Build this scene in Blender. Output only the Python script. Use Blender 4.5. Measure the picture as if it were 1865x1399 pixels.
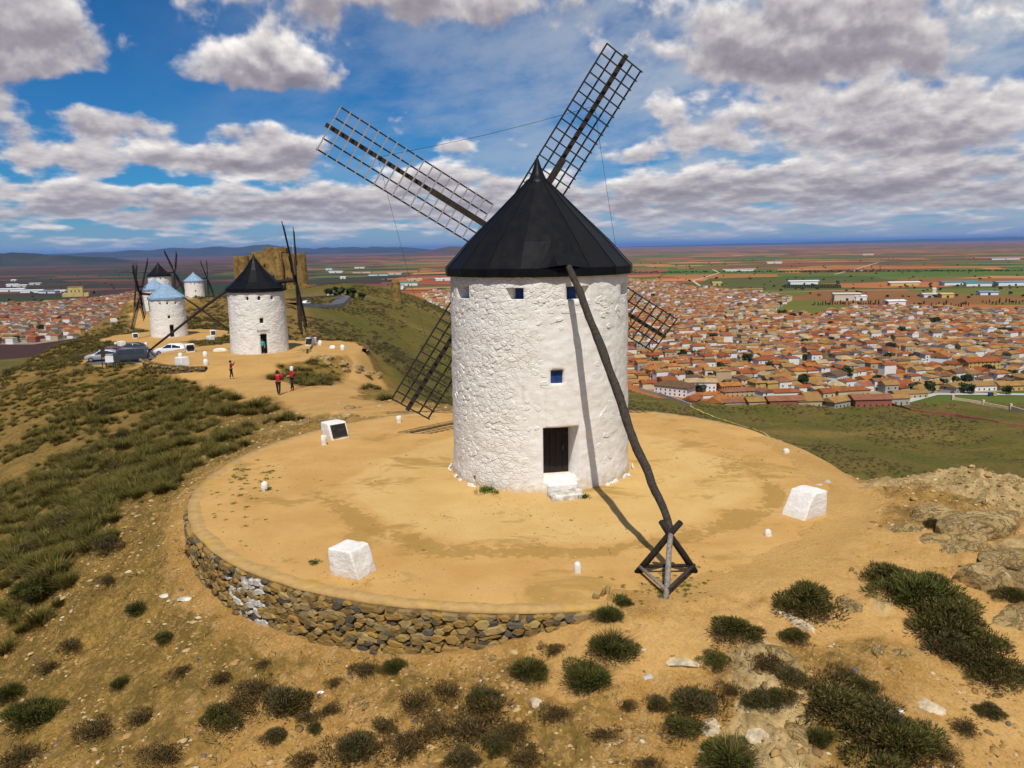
import bpy, bmesh, math, random
import numpy as np
from mathutils import Vector, Matrix, Euler

for o in list(bpy.data.objects): bpy.data.objects.remove(o, do_unlink=True)
scene = bpy.context.scene
COL = scene.collection
R = math.radians

# ------------------------------------------------------------------ camera
CAM_H, F_PX, PITCH, ROLL = 8.1, 1420.0, math.atan(249.5/1420.0), R(1.0)
_fw = np.array([0, math.cos(PITCH), -math.sin(PITCH)])
_u0 = np.array([0, math.sin(PITCH), math.cos(PITCH)])
_r0 = np.array([1.0, 0, 0])
_rt = math.cos(ROLL)*_r0 - math.sin(ROLL)*_u0
_up = math.cos(ROLL)*_u0 + math.sin(ROLL)*_r0
camd = bpy.data.cameras.new('camera'); cam = bpy.data.objects.new('camera', camd); COL.objects.link(cam)
camd.sensor_fit = 'HORIZONTAL'; camd.sensor_width = 36.0; camd.lens = 36.0*F_PX/1865.0
camd.clip_start = 0.1; camd.clip_end = 400000.0
cam.matrix_world = Matrix(((_rt[0], _up[0], -_fw[0], 0), (_rt[1], _up[1], -_fw[1], 0), (_rt[2], _up[2], -_fw[2], CAM_H), (0, 0, 0, 1)))
scene.camera = cam
def on_plane(u, v, z):
    """plan point where a sight line of the surveyed photograph meets the level z"""
    d = _fw + (u-932.5)/F_PX*_rt - (v-699.5)/F_PX*_up
    t = (z-CAM_H)/d[2]
    return np.array([t*d[0], t*d[1], z])

# ------------------------------------------------------------------ sun, exposure
SUN_AZ, SUN_EL = R(-2.0), R(56.0)
sun_dir = Vector((math.sin(SUN_AZ)*math.cos(SUN_EL), -math.cos(SUN_AZ)*math.cos(SUN_EL), math.sin(SUN_EL)))
sd = bpy.data.lights.new('sun', 'SUN'); sd.energy = 5.0; sd.angle = R(0.53); sd.color = (1.0, 0.95, 0.87)
sun = bpy.data.objects.new('sun', sd); COL.objects.link(sun)
sun.rotation_euler = sun_dir.to_track_quat('Z', 'Y').to_euler()
scene.view_settings.view_transform = 'Standard'
scene.view_settings.look = 'None'
scene.view_settings.exposure = -0.2
scene.view_settings.gamma = 1.0
scene.view_settings.use_curve_mapping = False
cy = scene.cycles
cy.max_bounces = 4; cy.diffuse_bounces = 2; cy.glossy_bounces = 2; cy.transmission_bounces = 2; cy.volume_bounces = 0
cy.transparent_max_bounces = 6
cy.use_denoising = True
cy.use_adaptive_sampling = True; cy.adaptive_threshold = 0.02
cy.sample_clamp_indirect = 6.0

# ------------------------------------------------------------------ node expressions
class X:
    """a socket that can be added, multiplied ... into a node tree"""
    def __init__(s, nt, sock): s.nt, s.s = nt, sock
    def _m(s, op, *a, clamp=False):
        n = s.nt.nodes.new('ShaderNodeMath'); n.operation = op; n.use_clamp = clamp
        for i, v in enumerate((s,)+a):
            if isinstance(v, X): s.nt.links.new(v.s, n.inputs[i])
            else: n.inputs[i].default_value = v
        return X(s.nt, n.outputs[0])
    def __add__(s, o): return s._m('ADD', o)
    __radd__ = __add__
    def __mul__(s, o): return s._m('MULTIPLY', o)
    __rmul__ = __mul__
    def __sub__(s, o): return s._m('SUBTRACT', o)
    def __rsub__(s, o): return (s*-1.0)+o
    def __truediv__(s, o): return s._m('DIVIDE', o)
    def pw(s, o): return s._m('POWER', o)
    def clamp(s): return s._m('ADD', 0.0, clamp=True)
    def ss(s, a, b):
        n = s.nt.nodes.new('ShaderNodeMapRange'); n.interpolation_type = 'SMOOTHSTEP'
        s.nt.links.new(s.s, n.inputs[0]); n.inputs[1].default_value = a; n.inputs[2].default_value = b
        return X(s.nt, n.outputs[0])
class T:
    """a node tree with short-hands"""
    def __init__(s, nt): s.nt = nt; nt.nodes.clear()
    def new(s, t, **k):
        n = s.nt.nodes.new(t)
        for a, b in k.items(): setattr(n, a, b)
        return n
    def put(s, n, i, v):
        if v is None: return
        if isinstance(v, X): s.nt.links.new(v.s, n.inputs[i])
        elif isinstance(v, (tuple, list)) and len(v) == 3 and n.inputs[i].type == 'RGBA': n.inputs[i].default_value = (*v, 1)
        else: n.inputs[i].default_value = v
    def x(s, sock): return X(s.nt, sock)
    def coord(s, kind='Object'): return s.x(s.new('ShaderNodeTexCoord').outputs[kind])
    def pos(s): return s.x(s.new('ShaderNodeNewGeometry').outputs['Position'])
    def island(s): return s.x(s.new('ShaderNodeNewGeometry').outputs['Random Per Island'])
    def orand(s): return s.x(s.new('ShaderNodeObjectInfo').outputs['Random'])
    def attr(s, name, out='Fac'): return s.x(s.new('ShaderNodeAttribute', attribute_name=name).outputs[out])
    def mapping(s, v, scale=(1, 1, 1), loc=(0, 0, 0), rot=(0, 0, 0)):
        n = s.new('ShaderNodeMapping'); s.put(n, 0, v); n.inputs[1].default_value = loc; n.inputs[2].default_value = rot; n.inputs[3].default_value = scale
        return s.x(n.outputs[0])
    def noise(s, v, scale, detail=4, rough=0.55, dist=0.0, col=False):
        n = s.new('ShaderNodeTexNoise'); s.put(n, 'Vector', v); n.inputs['Scale'].default_value = scale
        n.inputs['Detail'].default_value = detail; n.inputs['Roughness'].default_value = rough; n.inputs['Distortion'].default_value = dist
        return s.x(n.outputs['Color' if col else 'Fac'])
    def voro(s, v, scale, feature='F1', out='Distance', rnd=1.0, metric='EUCLIDEAN'):
        n = s.new('ShaderNodeTexVoronoi', feature=feature)
        if feature != 'DISTANCE_TO_EDGE': n.distance = metric
        s.put(n, 'Vector', v); n.inputs['Scale'].default_value = scale; n.inputs['Randomness'].default_value = rnd
        return s.x(n.outputs[out])
    def ramp(s, v, stops, interp='LINEAR'):
        n = s.new('ShaderNodeValToRGB'); s.put(n, 0, v); e = n.color_ramp.elements; n.color_ramp.interpolation = interp
        while len(e) < len(stops): e.new(0.5)
        for k, (p, c) in zip(e, stops): k.position = p; k.color = (*c, 1)
        return s.x(n.outputs[0])
    def mix(s, f, a, b, mode='MIX'):
        n = s.new('ShaderNodeMix', data_type='RGBA', blend_type=mode)
        s.put(n, 0, f); s.put(n, 6, a); s.put(n, 7, b)
        return s.x(n.outputs[2])
    def sep(s, v):
        n = s.new('ShaderNodeSeparateXYZ'); s.put(n, 0, v); return [s.x(o) for o in n.outputs]
    def comb(s, a, b, c=0.0):
        n = s.new('ShaderNodeCombineXYZ'); s.put(n, 0, a); s.put(n, 1, b); s.put(n, 2, c); return s.x(n.outputs[0])
    def bump(s, h, strength=0.5, dist=0.1, normal=None):
        n = s.new('ShaderNodeBump'); s.put(n, 'Height', h); n.inputs['Strength'].default_value = strength; n.inputs['Distance'].default_value = dist
        s.put(n, 'Normal', normal)
        return s.x(n.outputs[0])
    def surface(s, col, rough=0.85, normal=None, metal=0.0, spec=0.3, trans=None):
        n = s.new('ShaderNodeBsdfPrincipled'); s.put(n, 'Base Color', col); s.put(n, 'Roughness', rough); s.put(n, 'Metallic', metal)
        s.put(n, 'Specular IOR Level', spec); s.put(n, 'Normal', normal)
        o = s.new('ShaderNodeOutputMaterial'); s.nt.links.new(n.outputs[0], o.inputs[0]); return n
MATS = {}
def material(name):
    m = bpy.data.materials.new(name); m.use_nodes = True; MATS[name] = m
    return T(m.node_tree)
def flat(name, c, rough=0.8, var=0.25, scale=3.0, bump=0.0, metal=0.0, spec=0.3):
    """plain material with noise in its tone"""
    t = material(name); p = t.coord('Object')
    n = t.noise(p, scale, 5, 0.6)
    col = t.mix(n.ss(0.3, 0.7), tuple(k*(1-var) for k in c), tuple(min(1, k*(1+var)) for k in c))
    t.surface(col, rough, t.bump(n, bump, 0.05) if bump else None, metal, spec)

# ------------------------------------------------------------------ world: sky with cumulus
world = bpy.data.worlds.new('World'); scene.world = world; world.use_nodes = True
t = T(world.node_tree)
sky = t.new('ShaderNodeTexSky', sky_type='NISHITA'); sky.sun_disc = False
sky.sun_elevation = SUN_EL; sky.sun_rotation = R(180)-SUN_AZ; sky.altitude = 800; sky.air_density = 1.0; sky.dust_density = 0.3; sky.ozone_density = 1.5
dx, dy, dz = t.sep(t.coord('Generated'))
az = dx._m('ARCTAN2', dy)*57.2958
el = dz._m('ARCSINE')*57.2958
elp = el._m('MAXIMUM', 0.0)
qx = az*0.088
qy = (elp+2.6)._m('LOGARITHM', math.e)
q0 = t.comb(qx, qy*1.55, 0.0)
n_big_ = t.noise(q0, 2.6, 1, 0.5, 0.0)
n_fine_ = t.noise(t.comb(qx+n_big_*0.12, qy*1.55, 1.7), 5.0, 6, 0.50)
n_up_ = t.noise(t.comb(qx+n_big_*0.12, qy*1.55+0.085, 1.7), 5.0, 3, 0.54)
n0 = n_big_*0.48+n_fine_*0.52
# masses: azimuth, elevation, half-width, half-height, weight
BLOBS = [(-31, 14.8, 7.5, 3.6, .34), (-31.5, 11.2, 4.5, 2.2, .24), (-23.2, 12.4, 1.7, 3.2, -.22), (-18.2, 12.2, 4.6, 1.9, .36), (-14.2, 11.6, 3.4, 1.5, .30), (-26, 8.2, 4.2, 1.2, .26),
         (-18.6, 8.0, 2.6, .95, .24), (-15.0, 7.1, 2.3, 1.5, .36), (-26.5, 6.1, 6.5, .95, .28), (-19.5, 6.2, 5, .9, .26), (-8, 16.8, 12, 1.9, .30), (-2, 15.6, 5, 1.3, .22), (-32, 7.8, 1.6, 1.3, .2),
         (20.5, 14.6, 9.5, 2.3, .36), (17, 12.2, 8, 1.5, .32), (26, 11.4, 7.5, 1.7, .26), (22, 7.6, 9, 1.7, .27), (29, 6.6, 6, 1.5, .24), (11.5, 6.6, 3.5, 1.0, .2), (-3.7, 7.1, 1.6, .6, .26), (-5, 5.3, 5, .8, .22),
         (12, 8.9, 4.5, 1.1, .13), (0, 2.4, 70, 2.2, .26), (20, 4.4, 18, 1.6, .20), (-20, 4.0, 20, 1.3, .17), (24, 9.2, 9, 1.2, .12), (-16, 9.4, 5, .9, -.2), (-27, 9.9, 6, .8, -.12), (-22, 4.6, 7, .35, -.12)]
cov = None; gr = None; wt = None
for a, e, ra, re, w in BLOBS:
    da = (az-a)/ra; de = (el-e)/re
    g = ((da*da+de*de)*-1.0)._m('EXPONENT')*w
    cov = g if cov is None else cov+g
    if w > 0 and ra < 30:
        gr = g*de if gr is None else gr+g*de
        wt = g if wt is None else wt+g
dens = (n0+cov-0.09)
edge = dens.ss(0.53, 0.675)
body = dens.ss(0.56, 0.86)
relief = (n_fine_-n_up_)*1.25
updown = gr/(wt+0.10)
light = (relief+updown*0.66+0.66-body*0.26+(1.0-el.ss(2.0, 9.0))*0.12).clamp()
lit = t.ramp(light, [(0.0, (2.8, 2.5, 2.9)), (0.35, (4.3, 3.9, 4.3)), (0.7, (7.9, 7.4, 7.3)), (1.0, (12.2, 11.7, 11.0))])
# thin high veil, wispier and thicker towards the right
vq = t.comb(qx*0.9+qy*0.7, qy*2.6-qx*0.5, 3.3)
veil = t.noise(vq, 1.5, 5, 0.62, 0.0).ss(0.27, 0.68)*(az*0.024+0.6).clamp()*0.9
skyc = t.x(sky.outputs[0])
skyc = t.mix(1.0, skyc, (0.13, 0.50, 0.86), 'MULTIPLY')
c1 = t.mix(veil, skyc, (5.4, 6.0, 6.8))
c2 = t.mix(edge*0.97, c1, lit)
# distant grey-blue air under the lowest clouds
low = (1.0-el.ss(0.0, 3.4))*0.6
c3 = t.mix(low, c2, (4.0, 4.6, 5.9))
bg = t.new('ShaderNodeBackground'); t.put(bg, 0, c3); bg.inputs[1].default_value = 0.1
wo = t.new('ShaderNodeOutputWorld'); world.node_tree.links.new(bg.outputs[0], wo.inputs[0])
world.cycles.sampling_method = 'NONE'

# ------------------------------------------------------------------ numpy noise
def _hash(ix, iy, seed):
    h = (ix.astype(np.int64)*374761393 + iy.astype(np.int64)*668265263 + seed*1442695041) & 0xffffffff
    h = ((h ^ (h >> 13))*1274126177) & 0xffffffff
    h = (h ^ (h >> 16)) & 0xffffffff
    return h/4294967295.0
def vnoise(x, y, seed=0):
    ix = np.floor(x); iy = np.floor(y); fx = x-ix; fy = y-iy
    fx = fx*fx*fx*(fx*(fx*6-15)+10); fy = fy*fy*fy*(fy*(fy*6-15)+10)
    a = _hash(ix, iy, seed); b = _hash(ix+1, iy, seed); c = _hash(ix, iy+1, seed); d = _hash(ix+1, iy+1, seed)
    return (a*(1-fx)+b*fx)*(1-fy)+(c*(1-fx)+d*fx)*fy
def fbm(x, y, scale, oct=4, seed=0, gain=0.5):
    x = np.asarray(x, float)*scale; y = np.asarray(y, float)*scale; s = np.zeros_like(x); a = 1.0; n = 0.0
    for i in range(oct):
        s += a*vnoise(x+17.3*i, y-9.1*i, seed+i); n += a; a *= gain; x = x*2.03; y = y*2.03
    return s/n-0.5
def sstep(a, b, x):
    k = np.clip((x-a)/(b-a), 0, 1); return k*k*(3-2*k)
def seg_dist(x, y, pts):
    d = np.full(np.shape(x), 1e9)
    for (ax, ay), (bx, by) in zip(pts[:-1], pts[1:]):
        vx, vy = bx-ax, by-ay; k = np.clip(((x-ax)*vx+(y-ay)*vy)/(vx*vx+vy*vy), 0, 1)
        d = np.minimum(d, np.hypot(x-ax-k*vx, y-ay-k*vy))
    return d

# ------------------------------------------------------------------ mesh building
class MB:
    def __init__(s): s.v = []; s.f = []
    def add(s, vs, fs):
        k = len(s.v); s.v += [tuple(p) for p in vs]; s.f += [tuple(i+k for i in f) for f in fs]; return s
    def box(s, c, size, M=None, taper=1.0):
        x, y, z = (k/2 for k in size); vs = []
        for sz in (-1, 1):
            q = 1.0 if sz < 0 else taper
            for sx, sy in ((-1, -1), (1, -1), (1, 1), (-1, 1)):
                p = Vector((sx*x*q, sy*y*q, sz*z))
                if M: p = M @ p
                vs.append(p+Vector(c))
        return s.add(vs, [(3, 2, 1, 0), (4, 5, 6, 7), (0, 1, 5, 4), (1, 2, 6, 5), (2, 3, 7, 6), (3, 0, 4, 7)])
    def bar(s, a, b, w, h, up=Vector((0, 0, 1))):
        a = Vector(a); b = Vector(b); d = b-a; L = d.length; d.normalize()
        sx = d.cross(up)
        if sx.length < 1e-4: sx = d.cross(Vector((1, 0, 0)))
        sx.normalize(); sy = sx.cross(d)
        vs = []
        for p in (a, b):
            for i, j in ((-1, -1), (1, -1), (1, 1), (-1, 1)): vs.append(p+sx*(i*w/2)+sy*(j*h/2))
        return s.add(vs, [(0, 1, 2, 3), (7, 6, 5, 4), (0, 4, 5, 1), (1, 5, 6, 2), (2, 6, 7, 3), (3, 7, 4, 0)])
    def tube(s, pts, rad, n=8, wob=0.0, rng=None, cap=True):
        pts = [Vector(p) for p in pts]; vs = []; fs = []
        if not hasattr(rad, '__len__'): rad = [rad]*len(pts)
        ref = Vector((0.13, 0.21, 0.97))
        for i, p in enumerate(pts):
            d = (pts[min(i+1, len(pts)-1)]-pts[max(i-1, 0)]).normalized()
            sx = d.cross(ref)
            if sx.length < 0.05: sx = d.cross(Vector((1, 0, 0)))
            sx.normalize(); sy = d.cross(sx)
            for k in range(n):
                a = 2*math.pi*k/n; r = rad[i]*(1+(rng.uniform(-wob, wob) if wob else 0))
                vs.append(p+sx*(math.cos(a)*r)+sy*(math.sin(a)*r))
        for i in range(len(pts)-1):
            for k in range(n):
                q = (k+1) % n; fs.append((i*n+k, i*n+q, (i+1)*n+q, (i+1)*n+k))
        if cap: fs.append(tuple(range(n))[::-1]); fs.append(tuple(range((len(pts)-1)*n, len(pts)*n)))
        return s.add(vs, fs)
    def lathe(s, prof, n=24, c=(0, 0, 0), close=False, a0=0.0):
        vs = []; fs = []
        for r, z in prof:
            for k in range(n):
                a = a0+2*math.pi*k/n; vs.append((c[0]+r*math.cos(a), c[1]+r*math.sin(a), c[2]+z))
        for i in range(len(prof)-1):
            for k in range(n):
                q = (k+1) % n; fs.append((i*n+k, i*n+q, (i+1)*n+q, (i+1)*n+k))
        if close: fs.append(tuple(range(n))[::-1]); fs.append(tuple(range((len(prof)-1)*n, len(prof)*n)))
        return s.add(vs, fs)
    def mesh(s, name, mat=None, smooth=False):
        m = bpy.data.meshes.new(name); m.from_pydata(s.v, [], s.f); m.update()
        if mat: m.materials.append(MATS[mat])
        if smooth: m.polygons.foreach_set('use_smooth', [True]*len(m.polygons))
        return m
    def build(s, name, mat, parent=None, smooth=False, loc=None):
        return put(name, s.mesh(name, mat, smooth), parent, loc)
def put(name, mesh, parent=None, loc=None, rot=None, scale=None):
    o = bpy.data.objects.new(name, mesh); COL.objects.link(o)
    if parent is not None: o.parent = parent
    if loc is not None: o.location = loc
    if rot is not None: o.rotation_euler = rot
    if scale is not None: o.scale = scale
    return o
def empty(name, loc=(0, 0, 0), rz=0.0, parent=None):
    o = put(name, None, parent, loc); o.rotation_euler = (0, 0, rz); o.empty_display_size = 0.2; return o
def tag(o, label=None, cat=None, group=None, kind=None):
    if label: o['label'] = label
    if cat: o['category'] = cat
    if group: o['group'] = group
    if kind: o['kind'] = kind
    return o
def copy_tree(o, parent=None):
    c = o.copy(); COL.objects.link(c); c.parent = parent
    for ch in o.children: copy_tree(ch, c)
    return c
def np_mesh(name, V, F, mats, smooth=False, midx=None):
    """F: (n,3) or (n,4) int array"""
    m = bpy.data.meshes.new(name); V = np.asarray(V, np.float32); F = np.asarray(F, np.int32)
    k = F.shape[1]
    m.vertices.add(len(V)); m.vertices.foreach_set('co', V.ravel())
    m.loops.add(F.size); m.loops.foreach_set('vertex_index', F.ravel())
    m.polygons.add(len(F)); m.polygons.foreach_set('loop_start', np.arange(0, F.size, k, dtype=np.int32))
    for a in mats: m.materials.append(MATS[a])
    if midx is not None: m.polygons.foreach_set('material_index', np.asarray(midx, np.int32))
    if smooth: m.polygons.foreach_set('use_smooth', np.ones(len(F), bool))
    m.update(calc_edges=True); m.validate()
    return m
def attr(m, name, vals):
    a = m.attributes.new(name, 'FLOAT', 'POINT'); a.data.foreach_set('value', np.asarray(vals, np.float32))

# ------------------------------------------------------------------ materials
# ground: earth, dry grass, rock on the hill, patchwork of fields on the plain
t = material('hill_ground'); p = t.pos()
bare, rock, green = t.attr('bare'), t.attr('rock'), t.attr('green')
n_big = t.noise(p, 0.22, 5, 0.6); n_mid = t.noise(p, 1.7, 5, 0.62); n_fine = t.noise(p, 14, 4, 0.65)
peb = t.voro(p, 11.0, 'F1', 'Color'); pebd = t.voro(p, 11.0); peb2 = t.voro(p, 27.0, 'F1', 'Color')
trod = t.mix(t.noise(p, 0.5, 4, 0.62).ss(0.3, 0.7), (0.55, 0.322, 0.108), (0.47, 0.260, 0.074))
earth = t.mix(n_big.ss(0.32, 0.68), (0.42, 0.228, 0.058), (0.29, 0.152, 0.034))
earth = t.mix(bare.ss(0.62, 0.95), earth, trod)
earth = t.mix(n_mid.ss(0.45, 0.7)*0.45, earth, (0.50, 0.31, 0.115))
earth = t.mix(n_fine.ss(0.46, 0.66)*0.6*(1.0-bare*0.6), earth, (0.20, 0.11, 0.032))
pr, pg, pb = t.sep(peb)
q1, q2, q3 = t.sep(peb2)
earth = t.mix(q1.ss(0.55, 0.6)*0.5*(1.0-bare*0.7), earth, t.mix(q2.ss(0.4, 0.6), (0.52, 0.36, 0.17), (0.17, 0.10, 0.035)))
earth = t.mix((1.0-pebd.ss(0.25, 0.45))*pr.ss(0.58, 0.62)*0.75*(1.0-bare*0.8), earth, t.mix(pg, (0.58, 0.44, 0.24), (0.20, 0.14, 0.075)))
grass_n = t.noise(p, 0.8, 6, 0.68)
dry = t.mix(grass_n.ss(0.35, 0.62), (0.31, 0.180, 0.042), (0.165, 0.102, 0.023))
dry = t.mix(n_fine.ss(0.44, 0.62)*0.65, dry, (0.085, 0.058, 0.018))
dry = t.mix(t.noise(p, 5.0, 4, 0.7).ss(0.5, 0.66)*0.6, dry, (0.40, 0.25, 0.08))
gm = t.noise(p, 0.035, 6, 0.65)
lush = t.mix(gm.ss(0.36, 0.62), (0.100, 0.090, 0.013), (0.140, 0.102, 0.022))
lush = t.mix(t.noise(t.mapping(p, (0.010, 0.035, 0.03)), 1.0, 6, 0.6).ss(0.52, 0.66)*0.7, lush, (0.21, 0.14, 0.035))
lush = t.mix(t.noise(p, 0.45, 5, 0.7).ss(0.48, 0.66)*0.65, lush, (0.052, 0.044, 0.012))
dots = t.voro(p, 0.30); dotm = (1.0-dots.ss(0.12, 0.34))*t.noise(p, 0.018, 4, 0.6).ss(0.46, 0.58)
lush = t.mix(dotm*0.85, lush, (0.030, 0.028, 0.012))
cover = t.mix(green, dry, lush)
rk = t.mix(t.noise(p, 2.2, 7, 0.7).ss(0.35, 0.65), (0.27, 0.185, 0.075), (0.53, 0.37, 0.165))
rk = t.mix(t.noise(p, 9.0, 4, 0.7).ss(0.55, 0.7)*0.7, rk, (0.13, 0.11, 0.07))
rk = t.mix(t.noise(p, 1.1, 4, 0.6).ss(0.58, 0.7)*0.6, rk, (0.40, 0.24, 0.06))
hillc = t.mix((bare+(n_mid-0.5)*0.9+(n_fine-0.5)*0.5).ss(0.30, 0.55), cover, earth)
hillc = t.mix((rock+(n_mid-0.5)*0.7).ss(0.4, 0.6), hillc, rk)
h1 = t.noise(p, 6.0, 6, 0.68)
bm = t.bump(h1, 0.6, 0.10)
bm = t.bump(n_fine, 0.45, 0.04, bm)
bm = t.bump((1.0-pebd.ss(0.05, 0.45))*pr.ss(0.45, 0.5)*(1.0-bare*0.85), 0.6, 0.045, bm)
t.surface(hillc, 0.95, bm, spec=0.12)
t = material('plain_fields'); p = t.pos()
px_, py_, pz_ = t.sep(p)
# fields: long strips whose colours come from stretched cells
fl = t.mapping(p, (1/420.0, 1/300.0, 0.0), rot=(0, 0, R(14)))
cells = t.voro(fl, 1.0, 'F1', 'Color', 0.95, 'CHEBYCHEV'); f1, f2, f3 = t.sep(cells)
fl2 = t.mapping(p, (1/2600.0, 1/1500.0, 0.0), rot=(0, 0, R(8)))
c2, _, c3 = t.sep(t.voro(fl2, 1.0, 'F1', 'Color', 0.95, 'CHEBYCHEV'))
near_ = 1.0-(px_*px_+py_*py_).pw(0.5).ss(1400.0, 3600.0)
key = (f1*0.62+c2*0.38)*(1.0-near_*0.45)
fc = t.ramp(key, [(0.0, (0.050, 0.100, 0.012)), (0.20, (0.105, 0.155, 0.016)), (0.34, (0.24, 0.115, 0.030)), (0.41, (0.47, 0.165, 0.042)), (0.48, (0.32, 0.085, 0.028)), (0.53, (0.56, 0.25, 0.080)), (0.58, (0.080, 0.135, 0.016)), (0.74, (0.16, 0.055, 0.03)), (0.85, (0.40, 0.165, 0.06)), (1.0, (0.09, 0.05, 0.035))], 'CONSTANT')
fc = t.mix(0.22, fc, t.ramp(c3, [(0.0, (0.07, 0.095, 0.016)), (0.35, (0.28, 0.10, 0.04)), (0.6, (0.10, 0.045, 0.035)), (0.8, (0.36, 0.17, 0.07))], 'CONSTANT'))
fc = t.mix(t.noise(p, 0.012, 6, 0.6).ss(0.3, 0.7)*0.4, fc, t.mix(1.0, fc, (0.62, 0.62, 0.60), 'MULTIPLY'))
dist = (px_*px_+py_*py_).pw(0.5)
# darker field colours, denser westward: ploughed soil plus cloud shade painted in by cell
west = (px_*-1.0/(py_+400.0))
shaded_fields = (west*1.6+f2*0.5+c2*0.35).ss(0.70, 0.71)
fc = t.mix(shaded_fields, fc, t.ramp(f3, [(0.0, (0.030, 0.042, 0.014)), (0.3, (0.060, 0.030, 0.022)), (0.55, (0.085, 0.036, 0.024)), (0.72, (0.035, 0.050, 0.014)), (0.86, (0.13, 0.062, 0.030))], 'CONSTANT'))
far_ = dist.ss(3500.0, 14000.0)
fc = t.mix(far_*0.4, fc, t.mix(f3.ss(0.35, 0.6), (0.30, 0.085, 0.055), (0.10, 0.055, 0.055)))
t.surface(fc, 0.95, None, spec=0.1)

# trodden terrace: sandy earth, paler ring worn round the mill
t = material('terrace_earth'); p = t.pos(); wear = t.attr('wear')
n1_ = t.noise(p, 0.5, 6, 0.62); n2_ = t.noise(p, 4.0, 6, 0.65); n3_ = t.noise(p, 40, 4, 0.6)
c = t.mix(n1_.ss(0.3, 0.7), (0.575, 0.340, 0.115), (0.49, 0.270, 0.078))
c = t.mix((wear+(n1_-0.5)*0.55+(n2_-0.5)*0.35).ss(0.34, 0.66)*0.85, c, t.mix(n1_.ss(0.3, 0.7), (0.625, 0.412, 0.155), (0.565, 0.352, 0.118)))
st = t.noise(t.mapping(p, (0.8, 1.1, 1)), 0.42, 6, 0.66, 0.6).ss(0.54, 0.64)
c = t.mix(st*0.8, c, (0.35, 0.205, 0.05))
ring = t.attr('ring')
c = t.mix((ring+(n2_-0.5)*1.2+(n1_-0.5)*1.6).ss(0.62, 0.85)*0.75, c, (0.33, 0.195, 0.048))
c = t.mix(n3_.ss(0.50, 0.66)*0.45, c, (0.33, 0.19, 0.065))
c = t.mix(t.noise(p, 90, 2, 0.5).ss(0.60, 0.70)*0.5, c, (0.66, 0.48, 0.25))
bm = t.bump(n2_, 0.35, 0.05); bm = t.bump(n3_, 0.3, 0.012, bm)
t.surface(c, 0.95, bm, spec=0.12)
# coping of the terrace wall
t = material('coping'); p = t.pos(); n = t.noise(p, 3.5, 6, 0.65)
ca = t.mix(n.ss(0.3, 0.7), (0.50, 0.31, 0.115), (0.38, 0.235, 0.085))
ca = t.mix(t.noise(p, 0.7, 3).ss(0.55, 0.65)*0.7, ca, (0.50, 0.30, 0.05))
t.surface(ca, 0.95, t.bump(n, 0.5, 0.05), spec=0.15)
# limewash
def limewash(name, dirt, bscale, bstr, bd=0.05, foot=1.0):
    t = material(name); p = t.coord('Object')
    lump = t.noise(t.mapping(p, (1, 1, 1.7)), bscale, 6, 0.6); fine = t.noise(p, 24, 5, 0.62)
    c = t.mix(lump.ss(0.3, 0.7), (0.70, 0.66, 0.595), (0.81, 0.775, 0.715))
    sx_, sy_, sz_ = t.sep(p)
    c = t.mix(t.noise(p, 0.9, 6, 0.7).ss(0.55, 0.75)*dirt, c, (0.60, 0.50, 0.36))
    c = t.mix(t.noise(t.mapping(p, (5, 5, 0.35)), 1.0, 5, 0.65).ss(0.56, 0.72)*dirt*0.7, c, (0.56, 0.46, 0.33))
    c = t.mix((t.noise(p, 2.5, 5, 0.7)*0.9-sz_*1.0).ss(0.05, 0.45)*dirt*foot, c, (0.52, 0.35, 0.16))
    c = t.mix(fine.ss(0.62, 0.75)*dirt, c, (0.42, 0.34, 0.24))
    bm = t.bump(lump, bstr, bd)
    if name == 'limewash':
        # flat rubble faces and open joints where the wash is thin (the western side and the top)
        pw = t.mix(0.12, p, t.noise(p, 3.0, 3, 0.6, 0, True), 'ADD'); e = t.voro(t.mapping(pw, (1, 1, 1.55)), 4.2, 'DISTANCE_TO_EDGE')
        thin = ((sx_*-0.42+0.25)+(t.noise(p, 0.9, 4, 0.6)-0.5)*1.8+(sz_-5.9).ss(0.0, 0.6)*0.45).ss(0.25, 0.75)
        jn = (1.0-e.ss(0.0, 0.05))*thin
        c = t.mix(jn*0.55*fine.ss(0.35, 0.6), c, (0.34, 0.26, 0.17))
        bm = t.bump(e.ss(0.0, 0.12)*thin, 0.5, 0.03, bm)
    bm = t.bump(fine, 0.4, 0.012, bm)
    t.surface(c, 0.9, bm, spec=0.15)
limewash('limewash', 0.65, 3.0, 0.35, 0.06)
limewash('limewash_stone', 0.45, 6.0, 0.6, 0.04, 0.0)
limewash('limewash_far', 0.3, 2.6, 1.0, 0.12)
limewash('limewash_block', 0.45, 5.0, 0.7, 0.05, 0.6)
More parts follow.
